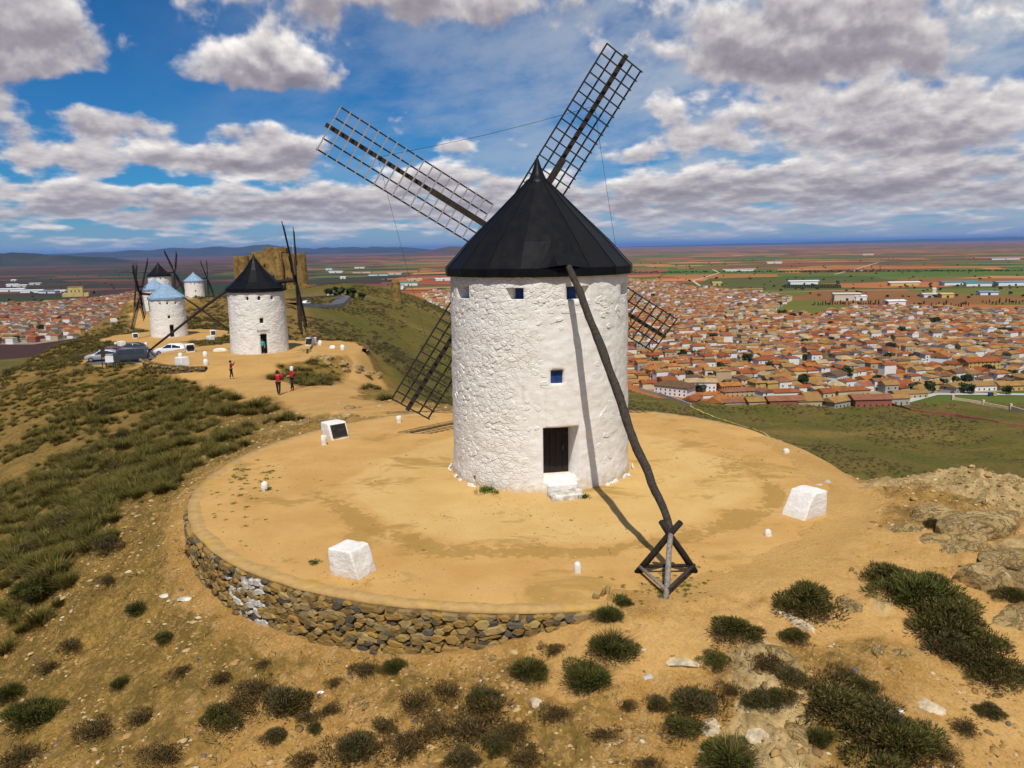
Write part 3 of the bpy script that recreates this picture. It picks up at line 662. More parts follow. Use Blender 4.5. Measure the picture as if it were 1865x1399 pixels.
def sail_set(root, c, fwd, tilt, Rs, ang0, wood_bar, wood_lath, stock_mat, hub_out, hub_z, dense=True, inner=1.45, width=1.8, nbar=18):
    """c: mast point in root space; fwd: heading (radians) of the axle; four lattice sails"""
    N = Vector((math.cos(fwd)*math.cos(tilt), math.sin(fwd)*math.cos(tilt), math.sin(tilt)))
    e1 = Vector((math.sin(fwd), -math.cos(fwd), 0)); e2 = e1.cross(N)
    H = Vector((math.cos(fwd)*hub_out, math.sin(fwd)*hub_out, hub_z))
    mb = MB(); mb.tube([H-N*3.0, H-N*.2, H+N*.25], [.26, .24, .22], 10); mb.build('axle', 'dark_wood', root)
    mb = MB(); mb.bar(H+e1*.0-e2*.55+N*.02, H+e2*.55+N*.02, .42, .42, N); mb.build('hub', 'dark_wood', root)
    mids = []
    nl = 5
    bar_me = None
    for k in range(4):
        a = ang0+k*math.pi/2
        d = e1*math.cos(a)+e2*math.sin(a); w = N.cross(d).normalized()
        off = N*(.16 if k % 2 else -.02)
        s = MB(); s.bar(H+off+d*.1, H+off+d*(Rs*.46), .24, .22, N); s.bar(H+off+N*.13+d*(Rs*.30), H+off+N*.13+d*(Rs+.05), .17, .15, N)
        so = s.build('sail', stock_mat, root)
        tw = math.radians(6)
        w2 = (w*math.cos(tw)+N*math.sin(tw)).normalized()
        # laths along the sail: two each side of the stock
        for x in (-.53*width, -.27*width, .22*width, .47*width):
            a0 = H+off+N*.05+w2*x+d*inner; a1 = H+off+N*.05+w2*x+d*(Rs-.08)
            MB().bar(a0, a1, .058, .058, N).build('lath', wood_lath, so)
        if bar_me is None or True:
            pass
        for q in range(nbar):
            r = inner+(Rs-.12-inner)*q/(nbar-1)
            b0 = H+off-N*.075+d*r+w2*(-.56*width); b1 = H+off-N*.075+d*r+w2*(.50*width)
            if dense: MB().bar(b0, b1, .050, .045, N).build('crossbar', wood_bar[k] if isinstance(wood_bar, (list, tuple)) else wood_bar, so)
        mids.append(H+off+N*.2+d*(Rs*.74))
        if not dense:
            mbx = MB()
            for q in range(nbar):
                r = inner+(Rs-.12-inner)*q/(nbar-1)
                mbx.bar(H+off+N*.105+d*r-w2*(.56*width), H+off+N*.105+d*r+w2*(.50*width), .05, .045, N)
            tag(mbx.build('crossbars', wood_bar if isinstance(wood_bar, str) else wood_bar[0], so), kind='stuff')
    for k in range(4):
        a, b = mids[k], mids[(k+1) % 4]; m_ = (a+b)/2-Vector((0, 0, .12))
        MB().tube([a, a.lerp(m_, .5)+Vector((0, 0, -.02)), m_, m_.lerp(b, .5)+Vector((0, 0, -.02)), b], .0085 if dense else .012, 4).build('brace_wire', 'wire', root)
    return H, N
def cap_parts(root, prof, z0, re, band, nside, sheet, finial, a0=0.0, bulge=None):
    """prof: (radius, height) of the cone from eave to finial base; sheet panels are separate parts"""
    mb = MB(); mb.lathe([(re-.30, -.02), (re, -.02), (re+.012, band), (re-.05, band+.02)], nside, (0, 0, z0), a0=a0)
    cap = mb.build('cap', sheet, root)
    for k in range(nside):
        a, b = a0+2*math.pi*k/nside, a0+2*math.pi*(k+1)/nside
        V_ = []; F_ = []
        ov = .012; sub = 4
        for (r, h) in prof:
            for q in range(sub+1):
                an = a+(b-a)*q/sub
                pa = Vector((r*math.cos(a), r*math.sin(a), z0+h)); pb = Vector((r*math.cos(b), r*math.sin(b), z0+h))
                p_ = pa.lerp(pb, q/sub)
                if bulge: p_ = p_+bulge(p_)
                V_.append(p_)
        m = sub+1
        for i in range(len(prof)-1):
            for q in range(sub): F_.append((i*m+q, i*m+q+1, (i+1)*m+q+1, (i+1)*m+q))
        pb_ = MB(); pb_.add(V_, F_)
        # standing seam along one edge
        for i in range(len(prof)-1):
            p0, p1 = V_[i*m], V_[(i+1)*m]
            out = Vector((p0.x, p0.y, 0)).normalized()*.008+Vector((0, 0, .006))
            pb_.bar(p0+out, p1+out, .022, .022)
        pb_.build('panel', sheet, cap)
    r0, h0 = prof[-1]
    f = MB(); f.lathe([(r0+.07, h0-.10), (r0+.05, h0+.02)]+[(r*r0, h0+h) for r, h in finial], 18, (0, 0, z0)); f.build('finial', sheet, cap, True)
    return cap

# --- the near mill
mill = empty('windmill', (MILL[0], MILL[1], 0.0))
tag(mill, 'big white stone windmill with black conical cap standing on the near round terrace', 'windmill', 'windmills along the ridge')
OPEN = [(-.5, 21.5, .37, 2.22, 1.05, -.0, .10), (-21.5, -10.9, 6.43, 6.80, .42, .20, .0), (14.3, 29.0, 6.40, 6.82, .42, -.0, .28), (-64, -49.2, 6.41, 6.84, .45, .16, .06), (4.3, 12.3, 3.68, 4.13, .14, .03, .03), (-48.9, -46.5, .14, .33, .3, 0, 0), (60, 72, 6.42, 6.82, .4, .05, .1), (128, 140, 6.42, 6.82, .4, .1, .1), (-140, -128, 6.42, 6.82, .4, .1, .1)]
TWR_R, TWR_T, TWR_H = 3.23, 3.16, 7.22
tmb, pans = tower_mesh(TWR_R, TWR_T, TWR_H, OPEN, 260, 120, .034, 3)
tower = tmb.build('tower', 'limewash', mill, True)
names = ['door', 'window', 'window', 'window', 'window', 'drain', 'window', 'window', 'window']
matn = ['door_wood', 'blue_paint', 'blue_paint', 'dark_hole', 'blue_paint', 'dark_hole', 'blue_paint', 'blue_paint', 'blue_paint']
for (i4, nr_), nm, mt in zip(pans, names, matn):
    if nm == 'door':
        # five upright planks
        w = i4[1]-i4[0]; h = i4[3]-i4[0]
        dmb = MB(); d0 = panel(i4, nr_, .04, -.04).build('door', 'dark_hole', mill)
        for q in range(5):
            a = i4[0]+w*(q/5+.006)+nr_*.02; b = i4[0]+w*((q+1)/5-.006)+nr_*.02
            panel([a, b, b+h*.985, a+h*.985], nr_, .05, 0.0).build('plank', 'door_wood', d0)
        lb = MB(); pz = i4[0]+w*.82+h*.48+nr_*.05; lb.box(pz, (.05, .05, .16)); lb.build('handle', 'wire', d0)
    else:
        o = panel(i4, nr_, .04, .01).build(nm, mt, mill)
        if nm == 'window' and mt == 'blue_paint':
            w = i4[1]-i4[0]; h = i4[3]-i4[0]
            panel([i4[0]+w*.47+nr_*.02, i4[0]+w*.53+nr_*.02, i4[0]+w*.53+h+nr_*.02, i4[0]+w*.47+h+nr_*.02], nr_, .02, .01).build('shutter_batten', 'blue_paint', o)
# doorstep: sill slab inside the opening and a rough block before it
def rough_block(size, seed, amp=.03, n=5, taper=(1, 1)):
    sx, sy, sz = size; bm = bmesh.new(); bmesh.ops.create_cube(bm, size=1.0)
    bmesh.ops.subdivide_edges(bm, edges=bm.edges[:], cuts=n, use_grid_fill=True)
    bmesh.ops.bevel(bm, geom=[e for e in bm.edges if len(e.link_faces) == 2 and e.calc_face_angle(0) > .5], offset=.05/max(min(size), .2)*.5, segments=1, affect='EDGES')
    rng = np.random.RandomState(seed)
    for v in bm.verts:
        k = v.co.z+.5; v.co.x *= 1+(taper[0]-1)*k; v.co.y *= 1+(taper[1]-1)*k
        v.co.x *= sx; v.co.y *= sy; v.co.z = (v.co.z+.5)*sz
        p = v.co; q = float(fbm(np.array([p.x*1.3+p.z+seed]), np.array([p.y*1.3-p.z*.7]), 3.0, 3, seed)[0])
        v.co += Vector((p.x/sx, p.y/sy, .5*(p.z/sz-.4)))*q*amp*6
    for f in bm.faces: f.smooth = True
    m = bpy.data.meshes.new('block'); bm.to_mesh(m); bm.free(); return m
am = R(10.5)
sx_, sy_ = 3.27*math.sin(am), -3.27*math.cos(am)
m = rough_block((1.05, .62, .35), 5, .012); m.materials.append(MATS['limewash_stone']); put('door_sill', m, mill, (sx_*.94, sy_*.94, -.02), (0, 0, am))
m = rough_block((1.15, .75, .22), 8, .05); m.materials.append(MATS['white_rubble']); put('doorstep', m, mill, (sx_*1.12, sy_*1.15, -.03), (0, 0, am+.1))
# white rubble showing through the limewash
rng = random.Random(11)
variants = [stone_mesh('stone', 'limewash_stone', 100+k, w, h, .019) for k, (w, h) in enumerate([(.34, .20), (.27, .18), (.22, .16), (.30, .15), (.18, .14), (.25, .21), (.20, .12), (.36, .17)])]
cand = []
z = .25
while z < 6.9:
    rowh = rng.uniform(.15, .20); th = -84.0+rng.uniform(0, 4)
    while th < 84:
        k = rng.randrange(8); wdeg = [.34, .27, .22, .30, .18, .25, .20, .36][k]*1.0/3.22*57.3
        tc_ = th+wdeg/2
        # how much the rubble shows here
        dens = float(np.exp(-((tc_+45)/20)**2)*(.4+.6*sstep(5.9, 4.6, z)*sstep(.4, 1.5, z))+np.exp(-((z-6.3)/.5)**2)*(.75 if abs(tc_) < 60 else .2)+np.exp(-((tc_-45)/14)**2)*.18*(1 if z < 3 else .4)+np.exp(-((tc_+14)/16)**2)*.34*(1 if z > 1 else .2))
        ok = not any(o[0]-3.2 < tc_ < o[1]+3.2 and o[2]-.16 < z < o[3]+.16 for o in OPEN)
        if ok and rng.random() < dens*1.25: cand.append((tc_+rng.uniform(-1.2, 1.2), z+rng.uniform(-.075, .075), k, rng.uniform(.75, 1.12), dens))
        th += wdeg*rng.uniform(.90, 1.05)
    z += rowh
cand.sort(key=lambda c: -(c[3]*[.34, .27, .22, .30, .18, .25, .20, .36][c[2]])*(1 if c[0] > -68 else .6))
rest = MB()
for i, (th, z, k, s, de) in enumerate(cand):
    rr = TWR_R+(TWR_T-TWR_R)*z/TWR_H+rng.uniform(-.022, .004); a = R(th)
    M = Matrix.Translation((rr*math.sin(a), -rr*math.cos(a), z)) @ Euler((R(90), 0, a)).to_matrix().to_4x4() @ Matrix.Rotation(rng.uniform(-.7, .7), 4, 'Z') @ Matrix.Diagonal((s, s*rng.uniform(.85, 1.1), 1, 1))
    if i < 300:
        o = put('stone', variants[k], tower); o.matrix_local = M
    else:
        vm = variants[k]; rest.add([M @ v.co for v in vm.vertices], [tuple(p.vertices) for p in vm.polygons])
tag(rest.build('small_stones', 'limewash_stone', tower), kind='stuff')
# loose footing stones round the foot
for i in range(20):
    th = rng.uniform(-95, 95)
    if -3 < th < 25: continue
    a = R(th); rr = 3.36+rng.uniform(-.02, .10); s = rng.uniform(.45, 1.0)
    o = put('stone', variants[rng.randrange(8)], tower, (rr*math.sin(a), -rr*math.cos(a), rng.uniform(.02, .10)), (R(rng.uniform(30, 90)), 0, a), (s*1.3, s*1.1, 1.4))
# cap, sails, tail pole
FWD = math.atan2(.975, -.20)
def bulge(p):
    # the sheet is lifted where the tail pole leaves the cap
    a = math.atan2(p.y, p.x); da = (a-(FWD-math.pi)+math.pi) % (2*math.pi)-math.pi
    k = math.exp(-(da/.13)**2)*max(0, 1-(p.z-7.4)/.75)
    return Vector((math.cos(a), math.sin(a), .55))*k*.20
prof = [(3.33, .25), (2.94, .66), (2.55, 1.10), (2.05, 1.58), (1.5, 2.10), (.95, 2.64), (.55, 3.02), (.37, 3.20)]
cap = cap_parts(mill, prof, 7.16, 3.34, .25, 18, 'cap_sheet', [(.80, .10), (.52, .32), (.30, .55), (.12, .76), (.01, .90)], a0=.31, bulge=bulge)
TILT = R(10)
Hh, Nn = sail_set(mill, None, FWD, TILT, 8.45, R(58.2)+0.0, ['sail_dark', 'sail_sunlit', 'sail_dark', 'sail_dark'], 'sail_dark', 'pole_wood', 4.55, 8.32)
POLE = [(1.851, 24.786, 7.456), (2.05, 24.2, 6.9), (2.138, 23.955, 6.675), (2.321, 23.267, 6.026), (2.577, 22.473, 5.279), (2.772, 21.722, 4.572), (2.961, 21.053, 3.942), (3.098, 20.416, 3.343), (3.239, 19.884, 2.842), (3.428, 19.444, 2.427), (3.541, 19.02, 2.028), (3.709, 18.632, 1.663), (3.825, 18.15, 1.209)]
pp = [Vector(p)-Vector((MILL[0], MILL[1], 0)) for p in POLE]
fine_p = []; fr = []
rng = random.Random(4)
for i in range(len(pp)-1):
    for q in range(4):
        k = q/4; p0, p1, p2, p3 = pp[max(i-1, 0)], pp[i], pp[i+1], pp[min(i+2, len(pp)-1)]
        fine_p.append(.5*((2*p1)+(p2-p0)*k+(2*p0-5*p1+4*p2-p3)*k*k+(3*p1-p0-3*p2+p3)*k**3)); u_ = (i+k)/(len(pp)-1)
        fr.append((.105+.024*math.sin(u_*math.pi)-.015*u_)*rng.uniform(.93, 1.07))
fine_p.append(pp[-1]); fr.append(.115)
MB().tube(fine_p, fr, 14, .07, rng).build('tail_pole', 'pole_wood', mill, True)
# trestle that holds the pole
tr = tag(empty('pole_trestle', (3.68, 17.9, .02)), 'dark timber tripod trestle holding the tail pole of the near windmill', 'trestle', 'trestles under the tail poles')
def loc_(p): return Vector(p)-Vector((3.68, 17.9, .02))
for a, b, w, mt in (((3.05, 18.42, 0), (4.02, 17.98, 1.48), .085, 'dark_wood'), ((4.50, 18.42, 0), (3.56, 18.02, 1.48), .085, 'dark_wood'), ((3.46, 16.86, 0), (3.80, 18.05, 1.16), .07, 'grey_wood')):
    a, b = loc_(a), loc_(b); MB().tube([a, a.lerp(b, .35)+Vector((.01, .01, 0)), a.lerp(b, .7)+Vector((-.012, .0, 0)), b], [w, w*.97, w*.95, w*.9], 10, .05, rng).build('leg', mt, tr, True)
for a, b, mt in (((3.17, 18.32, .22), (4.40, 18.32, .22), 'dark_wood'), ((3.10, 18.34, .20), (3.50, 17.0, .20), 'grey_wood'), ((4.46, 18.34, .22), (3.54, 17.0, .20), 'pole_wood')):
    a, b = loc_(a), loc_(b); MB().tube([a, a.lerp(b, .5), b], .045, 8, .06, rng).build('rail', mt, tr, True)

# ------------------------------------------------------------------ terrace wall
def tpt(a, r=TR): return TC[0]+r*math.cos(a), TC[1]+r*math.sin(a)
wall = tag(empty('terrace_wall', (TC[0], TC[1]-TR, 0)), 'curved dry stone retaining wall in brown and grey rubble round the near terrace', 'wall', kind='thing')
wo_ = Vector((TC[0], TC[1]-TR, 0))
A0, A1 = R(-80), R(-330)
n = 300; mb = MB(); cop = MB(); V_ = []; F_ = []
_aa = A0+(A1-A0)*np.arange(n+1)/n
_z1 = terrain(TC[0]+(TR+.25)*np.cos(_aa), TC[1]+(TR+.25)*np.sin(_aa)); _z2 = terrain(TC[0]+(TR+.7)*np.cos(_aa), TC[1]+(TR+.7)*np.sin(_aa))
for i in range(n+1):
    a = A0+(A1-A0)*i/n; zb = min(_z1[i], _z2[i])-.25
    for r_, z_ in ((TR+.10, zb), (TR+.02, -.02), (TR-.42, -.02), (TR-.42, -.3)):
        q = Vector((*tpt(a, r_), z_))-wo_; V_.append(q)
for i in range(n):
    for k in range(3): F_.append((i*4+k, i*4+k+1, (i+1)*4+k+1, (i+1)*4+k))
mb.add(V_, F_).build('core', 'mortar', wall)
V_ = []; F_ = []; rng = random.Random(21); n = 420
_e = fbm((A0+(A1-A0)*np.arange(n+1)/n)*9.0, np.full(n+1, 3.0), 1.5, 3, 70)*.12; _h = fbm((A0+(A1-A0)*np.arange(n+1)/n)*20.0, np.full(n+1, 1.0), 1.5, 2, 71)*.05
for i in range(n+1):
    a = A0+(A1-A0)*i/n; e = float(_e[i]); hgt = .035+float(_h[i])
    ends = min(1.0, i/14, (n-i)/14)
    for r_, z_ in ((TR+.04+e, -.05), (TR+.05+e, hgt*ends), (TR-.24+e*.8, (hgt+.005)*ends), (TR-.50+e*2.0, -.02)):
        V_.append(Vector((*tpt(a, r_), z_))-wo_)
for i in range(n):
    for k in range(3): F_.append((i*4+k, i*4+k+1, (i+1)*4+k+1, (i+1)*4+k))
MB().add(V_, F_).build('coping', 'coping', wall, True)
sizes = [(.40, .17), (.30, .16), (.24, .14), (.48, .18), (.33, .12), (.20, .14), (.27, .18), (.36, .22), (.22, .10), (.16, .11)]
vs_ = [stone_mesh('stone', 'rubble', 300+k, w*1.12, h*1.12, .07, 6) for k, (w, h) in enumerate(sizes)]
vw_ = [stone_mesh('stone', 'white_rubble', 330+k, w, h, .06, 7) for k, (w, h) in enumerate(sizes)]
cand = []
_ac = np.linspace(R(-205), R(-80), 400); _zc = terrain(TC[0]+(TR+.3)*np.cos(_ac), TC[1]+(TR+.3)*np.sin(_ac))
a = R(-81)
while a > R(-205):
    k = 0
    zb = min(float(np.interp(a, _ac, _zc)), -.02)-.06
    z = -.07
    col_w = rng.uniform(.20, .30)
    while z > zb:
        k = rng.randrange(10); w, h = sizes[k]; s = rng.uniform(.8, 1.15)
        cand.append((a+rng.uniform(-.008, .008), z-h*s*.42, k, s)); z -= h*s*.80
    a -= col_w/TR
cand.sort(key=lambda c: -(sizes[c[2]][0]*c[3])*(1.3 if c[0] > R(-150) else .5))
rest = MB(); base_mesh = {}
for i, (a, z, k, s) in enumerate(cand):
    depth = -z; r_ = TR+.06+depth*.05+rng.uniform(-.02, .05); x, y = tpt(a, r_)
    white = rng.random() < .9*math.exp(-((math.degrees(a)+126.8)/1.7)**2)+.45*math.exp(-((math.degrees(a)+131)/3.5)**2)
    vm = (vw_ if white else vs_)[k]
    M = Matrix.Translation(Vector((x, y, z))-wo_) @ Euler((R(90), 0, a+R(90))).to_matrix().to_4x4() @ Matrix.Rotation(rng.gauss(0, .16), 4, 'Z') @ Matrix.Diagonal((s, s, rng.uniform(.7, 1.3), 1))
    if i < 300:
        o = put('stone', vm, wall); o.matrix_local = M
    else: rest.add([M @ v.co for v in vm.vertices], [tuple(p.vertices) for p in vm.polygons])
if rest.v: tag(rest.build('small_stones', 'rubble_small', wall), kind='stuff')
# tumbled slabs where the wall dies out on the right
for i, (u, v, s, mt) in enumerate([(1085, 1092, .9, 5), (1098, 1086, .7, 2), (1106, 1082, .8, 5)]):
    x, y, z = see(u, v); put('stone', vs_[mt], wall, Vector((x, y, z+.05))-wo_, (R(20), R(10), i), (s, s, 1.5))

# ------------------------------------------------------------------ white blocks, bollards
def plinth_mesh(w, d, h, slope, seed, amp=.02):
    """block with one long face leaning back (+x side)"""
    bm = bmesh.new()
    pr = [(-w/2, 0), (w/2, 0), (w/2-slope, h), (-w/2, h)]
    f0 = [bm.verts.new((x, -d/2, z)) for x, z in pr]; f1 = [bm.verts.new((x, d/2, z)) for x, z in pr]
    bm.faces.new(f0); bm.faces.new(f1[::-1])
    for k in range(4): bm.faces.new((f0[(k+1) % 4], f0[k], f1[k], f1[(k+1) % 4]))
    bmesh.ops.bevel(bm, geom=bm.edges[:], offset=.05, segments=3, affect='EDGES', profile=.6)
    bmesh.ops.triangulate(bm, faces=bm.faces[:]); bmesh.ops.subdivide_edges(bm, edges=[e for e in bm.edges if e.calc_length() > .2], cuts=4, use_grid_fill=True)
    bmesh.ops.triangulate(bm, faces=bm.faces[:])
    co = np.array([v.co for v in bm.verts]); q = fbm(co[:, 0]*2+co[:, 2]*1.3+seed, co[:, 1]*2-co[:, 2], 2.2, 4, seed)
    bm.normal_update()
    for v, k in zip(bm.verts, q): v.co += v.normal*float(k)*amp*3
    for f in bm.faces: f.smooth = True
    m = bpy.data.meshes.new('block'); bm.to_mesh(m); bm.free(); m.materials.append(MATS['limewash_block']); return m
def plinth(x, y, z, yaw, w, d, h, slope, label, plaque=False, seed=1, group='whitewashed plinths on the mill terraces'):
    root = tag(empty('plinth', (x, y, z), yaw), label, 'plinth', group)
    put('block', plinth_mesh(w, d, h, slope, seed), root, (0, 0, -.04))
    if plaque:
        # sunken dark panel on the leaning face
        L = math.hypot(slope, h); ang = math.atan2(slope, h); c = Vector((w/2-slope*.52+.022*math.cos(ang), 0, h*.50+.02*math.sin(ang)))
        M = Euler((0, -ang, 0)).to_matrix()
        MB().box(c, (.03, d*.74, L*.64), M).build('plaque', 'plaque', root)
        fr = MB()
        for sy in (-1, 1): fr.box(c+M @ Vector((0, sy*d*.385, 0)), (.045, .03, L*.68), M)
        for sz in (-1, 1): fr.box(c+M @ Vector((0, 0, sz*L*.335)), (.045, d*.80, .03), M)
        fr.build('frame', 'pole_wood', root)
    return root
plinth(-4.12, 18.75, .02, R(-28), .95, .74, .73, .24, 'plain white plinth near the stone wall, left of the near windmill', seed=2)
plinth(-7.75, 33.2, 0.02, R(-50), .98, .86, .74, .32, 'white plinth with dark framed plaque at the left rim of the near terrace', True, 3)
plinth(8.72, 22.45, .02, R(-146), 1.12, .80, .78, .46, 'white slanted plinth right of the near windmill beside the bare rocks', seed=4)
def bollard(x, y, z, h, r, label, seed, box=False):
    rng = random.Random(seed); mb = MB()
    prof = [(r*1.05, -.05), (r*1.08, h*.25), (r, h*.6), (r*.8, h*.88), (r*.4, h), (.01, h*1.02)] if not box else [(r, -.05), (r*.98, h*.5), (r*.95, h*.96), (r*.85, h), (.01, h)]
    mb.lathe(prof, 10); mb.v = [(a*(1+rng.uniform(-.09, .09)), b*(1+rng.uniform(-.09, .09)), c*(1+rng.uniform(-.05, .05))) for a, b, c in mb.v]
    o = mb.build('marker_stone', 'limewash_block', None, True, (x, y, z)); tag(o, label, 'marker stone', 'small white marker stones on the terraces')
bollard(-8.56, 25.8, .02, .30, .12, 'small white marker stone in a green weed, far left of terrace', 1)
bollard(1.57, 18.5, .02, .27, .095, 'small white marker stone in front of the windmill door, left of the trestle', 2)
bollard(7.07, 20.7, .02, .20, .10, 'tiny round white marker stone right of the trestle', 3)
bollard(-5.37, 36.0, .0, .34, .13, 'square white marker stone behind the near windmill by the sail shadow', 4, True)
bollard(10.66, 29.5, .02, .15, .12, 'low white marker stone at the right back rim of near terrace', 5)
bollard(-7.95, 31.9, .02, .42, .12, 'white post directly before the plinth with the dark plaque', 6, True)

# ------------------------------------------------------------------ the other mills
def far_mill(name_label, x, y, z, fwd_deg, sheet, wins, prof, eave, ang0, tail, seed, door=None, group='windmills along the ridge', Rs=8.2, wood='sail_dark', tilt=8.0, hub=4.45):
    root = tag(empty('windmill', (x, y, z)), name_label, 'windmill', group)
    op = list(wins)+([door] if door else [])
    mb, pans = tower_mesh(3.25, 3.15, 7.1, op, 90, 36, .07, seed)
    mb.build('tower', 'limewash_far', root, True)
    for k, (i4, nr_) in enumerate(pans):
        nm = 'door' if door and k == len(op)-1 else 'window'
        panel(i4, nr_, .04, .01).build(nm, 'dark_hole', root)
    cap_parts(root, prof, 7.05, eave, .34, 14, sheet, [(.75, .12), (.45, .32), (.2, .5), (.01, .65)], a0=.2)
    fwd = R(fwd_deg)
    sail_set(root, None, fwd, R(tilt), Rs, R(ang0), wood, wood, 'dark_wood', hub, 8.2, False)
    if tail:
        L = tail; a = Vector((-math.cos(fwd)*2.6, -math.sin(fwd)*2.6, 7.6)); e = Vector((-math.cos(fwd)*L, -math.sin(fwd)*L, .55))
        MB().tube([a, a.lerp(e, .3)+Vector((0, 0, .12)), a.lerp(e, .7)+Vector((0, 0, .05)), e], [.15, .16, .14, .11], 8).build('tail_pole', 'dark_wood', root, True)
        return root, e+Vector((x, y, z))
    return root, None
bell = [(3.46, .34), (3.05, .62), (2.45, 1.10), (1.8, 1.75), (1.15, 2.42), (.6, 3.15), (.30, 3.6)]
cone = [(3.40, .34), (2.6, .98), (1.7, 1.72), (.9, 2.4), (.30, 2.9)]
W3 = lambda c: [(c-22, c-16, 6.15, 6.55, .3, .05, .05), (c+2, c+8, 6.15, 6.55, .3, .05, .05), (c+30, c+36, 6.15, 6.55, .3, .05, .05), (c+3, c+10, 3.55, 4.1, .2, 0, 0)]
DR = lambda c: (c, c+13, .05, 2.3, .5, 0, 0)
m2, e2_ = far_mill('black capped white windmill beside the parked cars, second nearest on the ridge', -29.5, 91.0, -3.45, 11.0, 'cap_sheet', W3(18), bell, 3.40, 47, 12.2, 31, DR(20), tilt=5)
m3, e3_ = far_mill('light blue roofed white windmill in front of the parked cars, sails to its left', -65.2, 148.5, -7.5, 193, 'blue_sheet', W3(20), cone, 3.4, 50, 11.0, 32, DR(26), Rs=8.0)
m4, _ = far_mill('light blue roofed windmill mostly hidden behind the nearer blue roofed one', -97.5, 215.2, -8.9, 205, 'blue_sheet', W3(30), cone, 3.4, 40, None, 33, DR(24), Rs=8.0)
m5, _ = far_mill('black capped windmill rising behind the two blue roofed mills', -104.8, 235.2, -5.7, 8, 'cap_sheet', W3(25), bell, 3.46, 48, None, 34, Rs=8.4)
m6, _ = far_mill('small distant white windmill with a blue roof, right of the other blue ones', -111.1, 276.2, -9.0, 12, 'blue_sheet', W3(22), cone, 3.4, 46, 11.0, 35, DR(20))
def far_trestle(p, label):
    x, y, z = p; g = terr_z(x, y); root = tag(empty('pole_trestle', (x, y, g)), label, 'trestle', 'trestles under the tail poles')
    top = z-g
    for a in (20, 140, 260): MB().tube([(1.1*math.cos(R(a)), 1.1*math.sin(R(a)), -.05), (-.15*math.cos(R(a)), -.15*math.sin(R(a)), top+.25)], .07, 6).build('leg', 'dark_wood', root)
    for a in (20, 140): MB().bar((.95*math.cos(R(a)), .95*math.sin(R(a)), .2), (.95*math.cos(R(a+120)), .95*math.sin(R(a+120)), .2), .07, .07).build('rail', 'dark_wood', root)
far_trestle(e2_, 'small dark trestle under the tail pole of the second windmill')
far_trestle(e3_, 'small dark trestle under the tail pole of the blue roofed mill by the cars')
# house number line above the door of the second mill
nm_ = MB()
for k in range(11): nm_.box((-.62+k*.125, 0, 0), (.075, .02, .11 if k else .2))
a_ = R(26.5); o = nm_.build('name_letters', 'dark_hole', m2); o.location = (3.26*math.sin(a_), -3.26*math.cos(a_), 2.72); o.rotation_euler = (0, 0, a_)
# plinths and marker stones on those terraces: pixel survey of the photograph, yaw, plaque, label
for i, (u, v, yaw, pq, lab) in enumerate([
    (346, 641, -55, 1, 'white plinth with plaque between the trestle and the second windmill'), (333, 668, -30, 0, 'white cube plinth at the left edge of the second windmill terrace'),
    (566, 629, -110, 1, 'white plinth with plaque right of the second windmill at the drop'), (247, 616, -60, 1, 'white plinth with plaque left of the blue roofed windmill'),
    (222, 632, -30, 0, 'white cube plinth on the left rim of the blue roofed windmill terrace'), (388, 611, -60, 1, 'white plinth with plaque right of the blue roofed windmill'), (384, 622, -30, 0, 'white cube plinth right of the blue roofed mill, below the plaque'),
    (208, 588, -30, 0, 'distant white plinth on the terrace left of the hidden blue mill')]):
    x, y, z = see(u, v, 60, 260); plinth(x, y, z, R(yaw), 1.12 if v > 600 else 1.4, 1.0, .98, .34 if pq else .15, lab, bool(pq), 20+i)
for i, (u, v, lab) in enumerate([(374, 650, 'white marker stone between second windmill and its left plinth'), (329, 653, 'white marker stone beside the second windmill trestle'), (375, 665, 'white marker stone nearest the person on the second terrace'), (583, 629, 'white marker stone at the drop right of the second windmill'), (624, 638, 'white pointed marker stone at the far right of the second terrace'), (266, 630, 'white marker stone at the front rim of the blue mill terrace'), (211, 630, 'white marker stone at the far left rim of the blue mill terrace')]):
    x, y, z = see(u, v, 60, 260); bollard(x, y, z, .6, .25, lab, 40+i)
def pale_rock(x, y, z, s, label, mat='pale_stone', seed=1, group=None, cat='rock', name='rock'):
    bm = bmesh.new(); bmesh.ops.create_icosphere(bm, subdivisions=3, radius=1.0); rng = np.random.RandomState(seed)
    co = np.array([v.co for v in bm.verts])
    # chip the ball with random planes, then roughen
    for _ in range(14):
        nv = rng.normal(size=3); nv /= np.linalg.norm(nv); d = rng.uniform(.55, .9); k = co@nv; co = co-np.outer(np.maximum(k-d, 0), nv)*.9
    co += (fbm(co[:, 0]*2+co[:, 2]+seed, co[:, 1]*2+co[:, 2]*.7, 2.0, 4, seed)*.22)[:, None]*co
    for v, c in zip(bm.verts, co): v.co = (c[0]*s[0], c[1]*s[1], c[2]*s[2])
    m = bpy.data.meshes.new(name); bm.to_mesh(m); bm.free(); m.materials.append(MATS[mat])
    o = put(name, m, None, (x, y, z), (0, 0, rng.uniform(0, 6))); return tag(o, label, cat, group)
x, y, z = see(402, 640, 60, 120); o = pale_rock(x, y, z, (.95, .4, .42), 'long whitewashed boulder left of the second windmill', 'limewash_block', 5); o.rotation_euler = (0, 0, .05)
x, y, z = see(605, 634, 60, 130); pale_rock(x, y, z, (.7, .45, .38), 'low white boulder on the terrace right of the second windmill', 'limewash_block', 6)

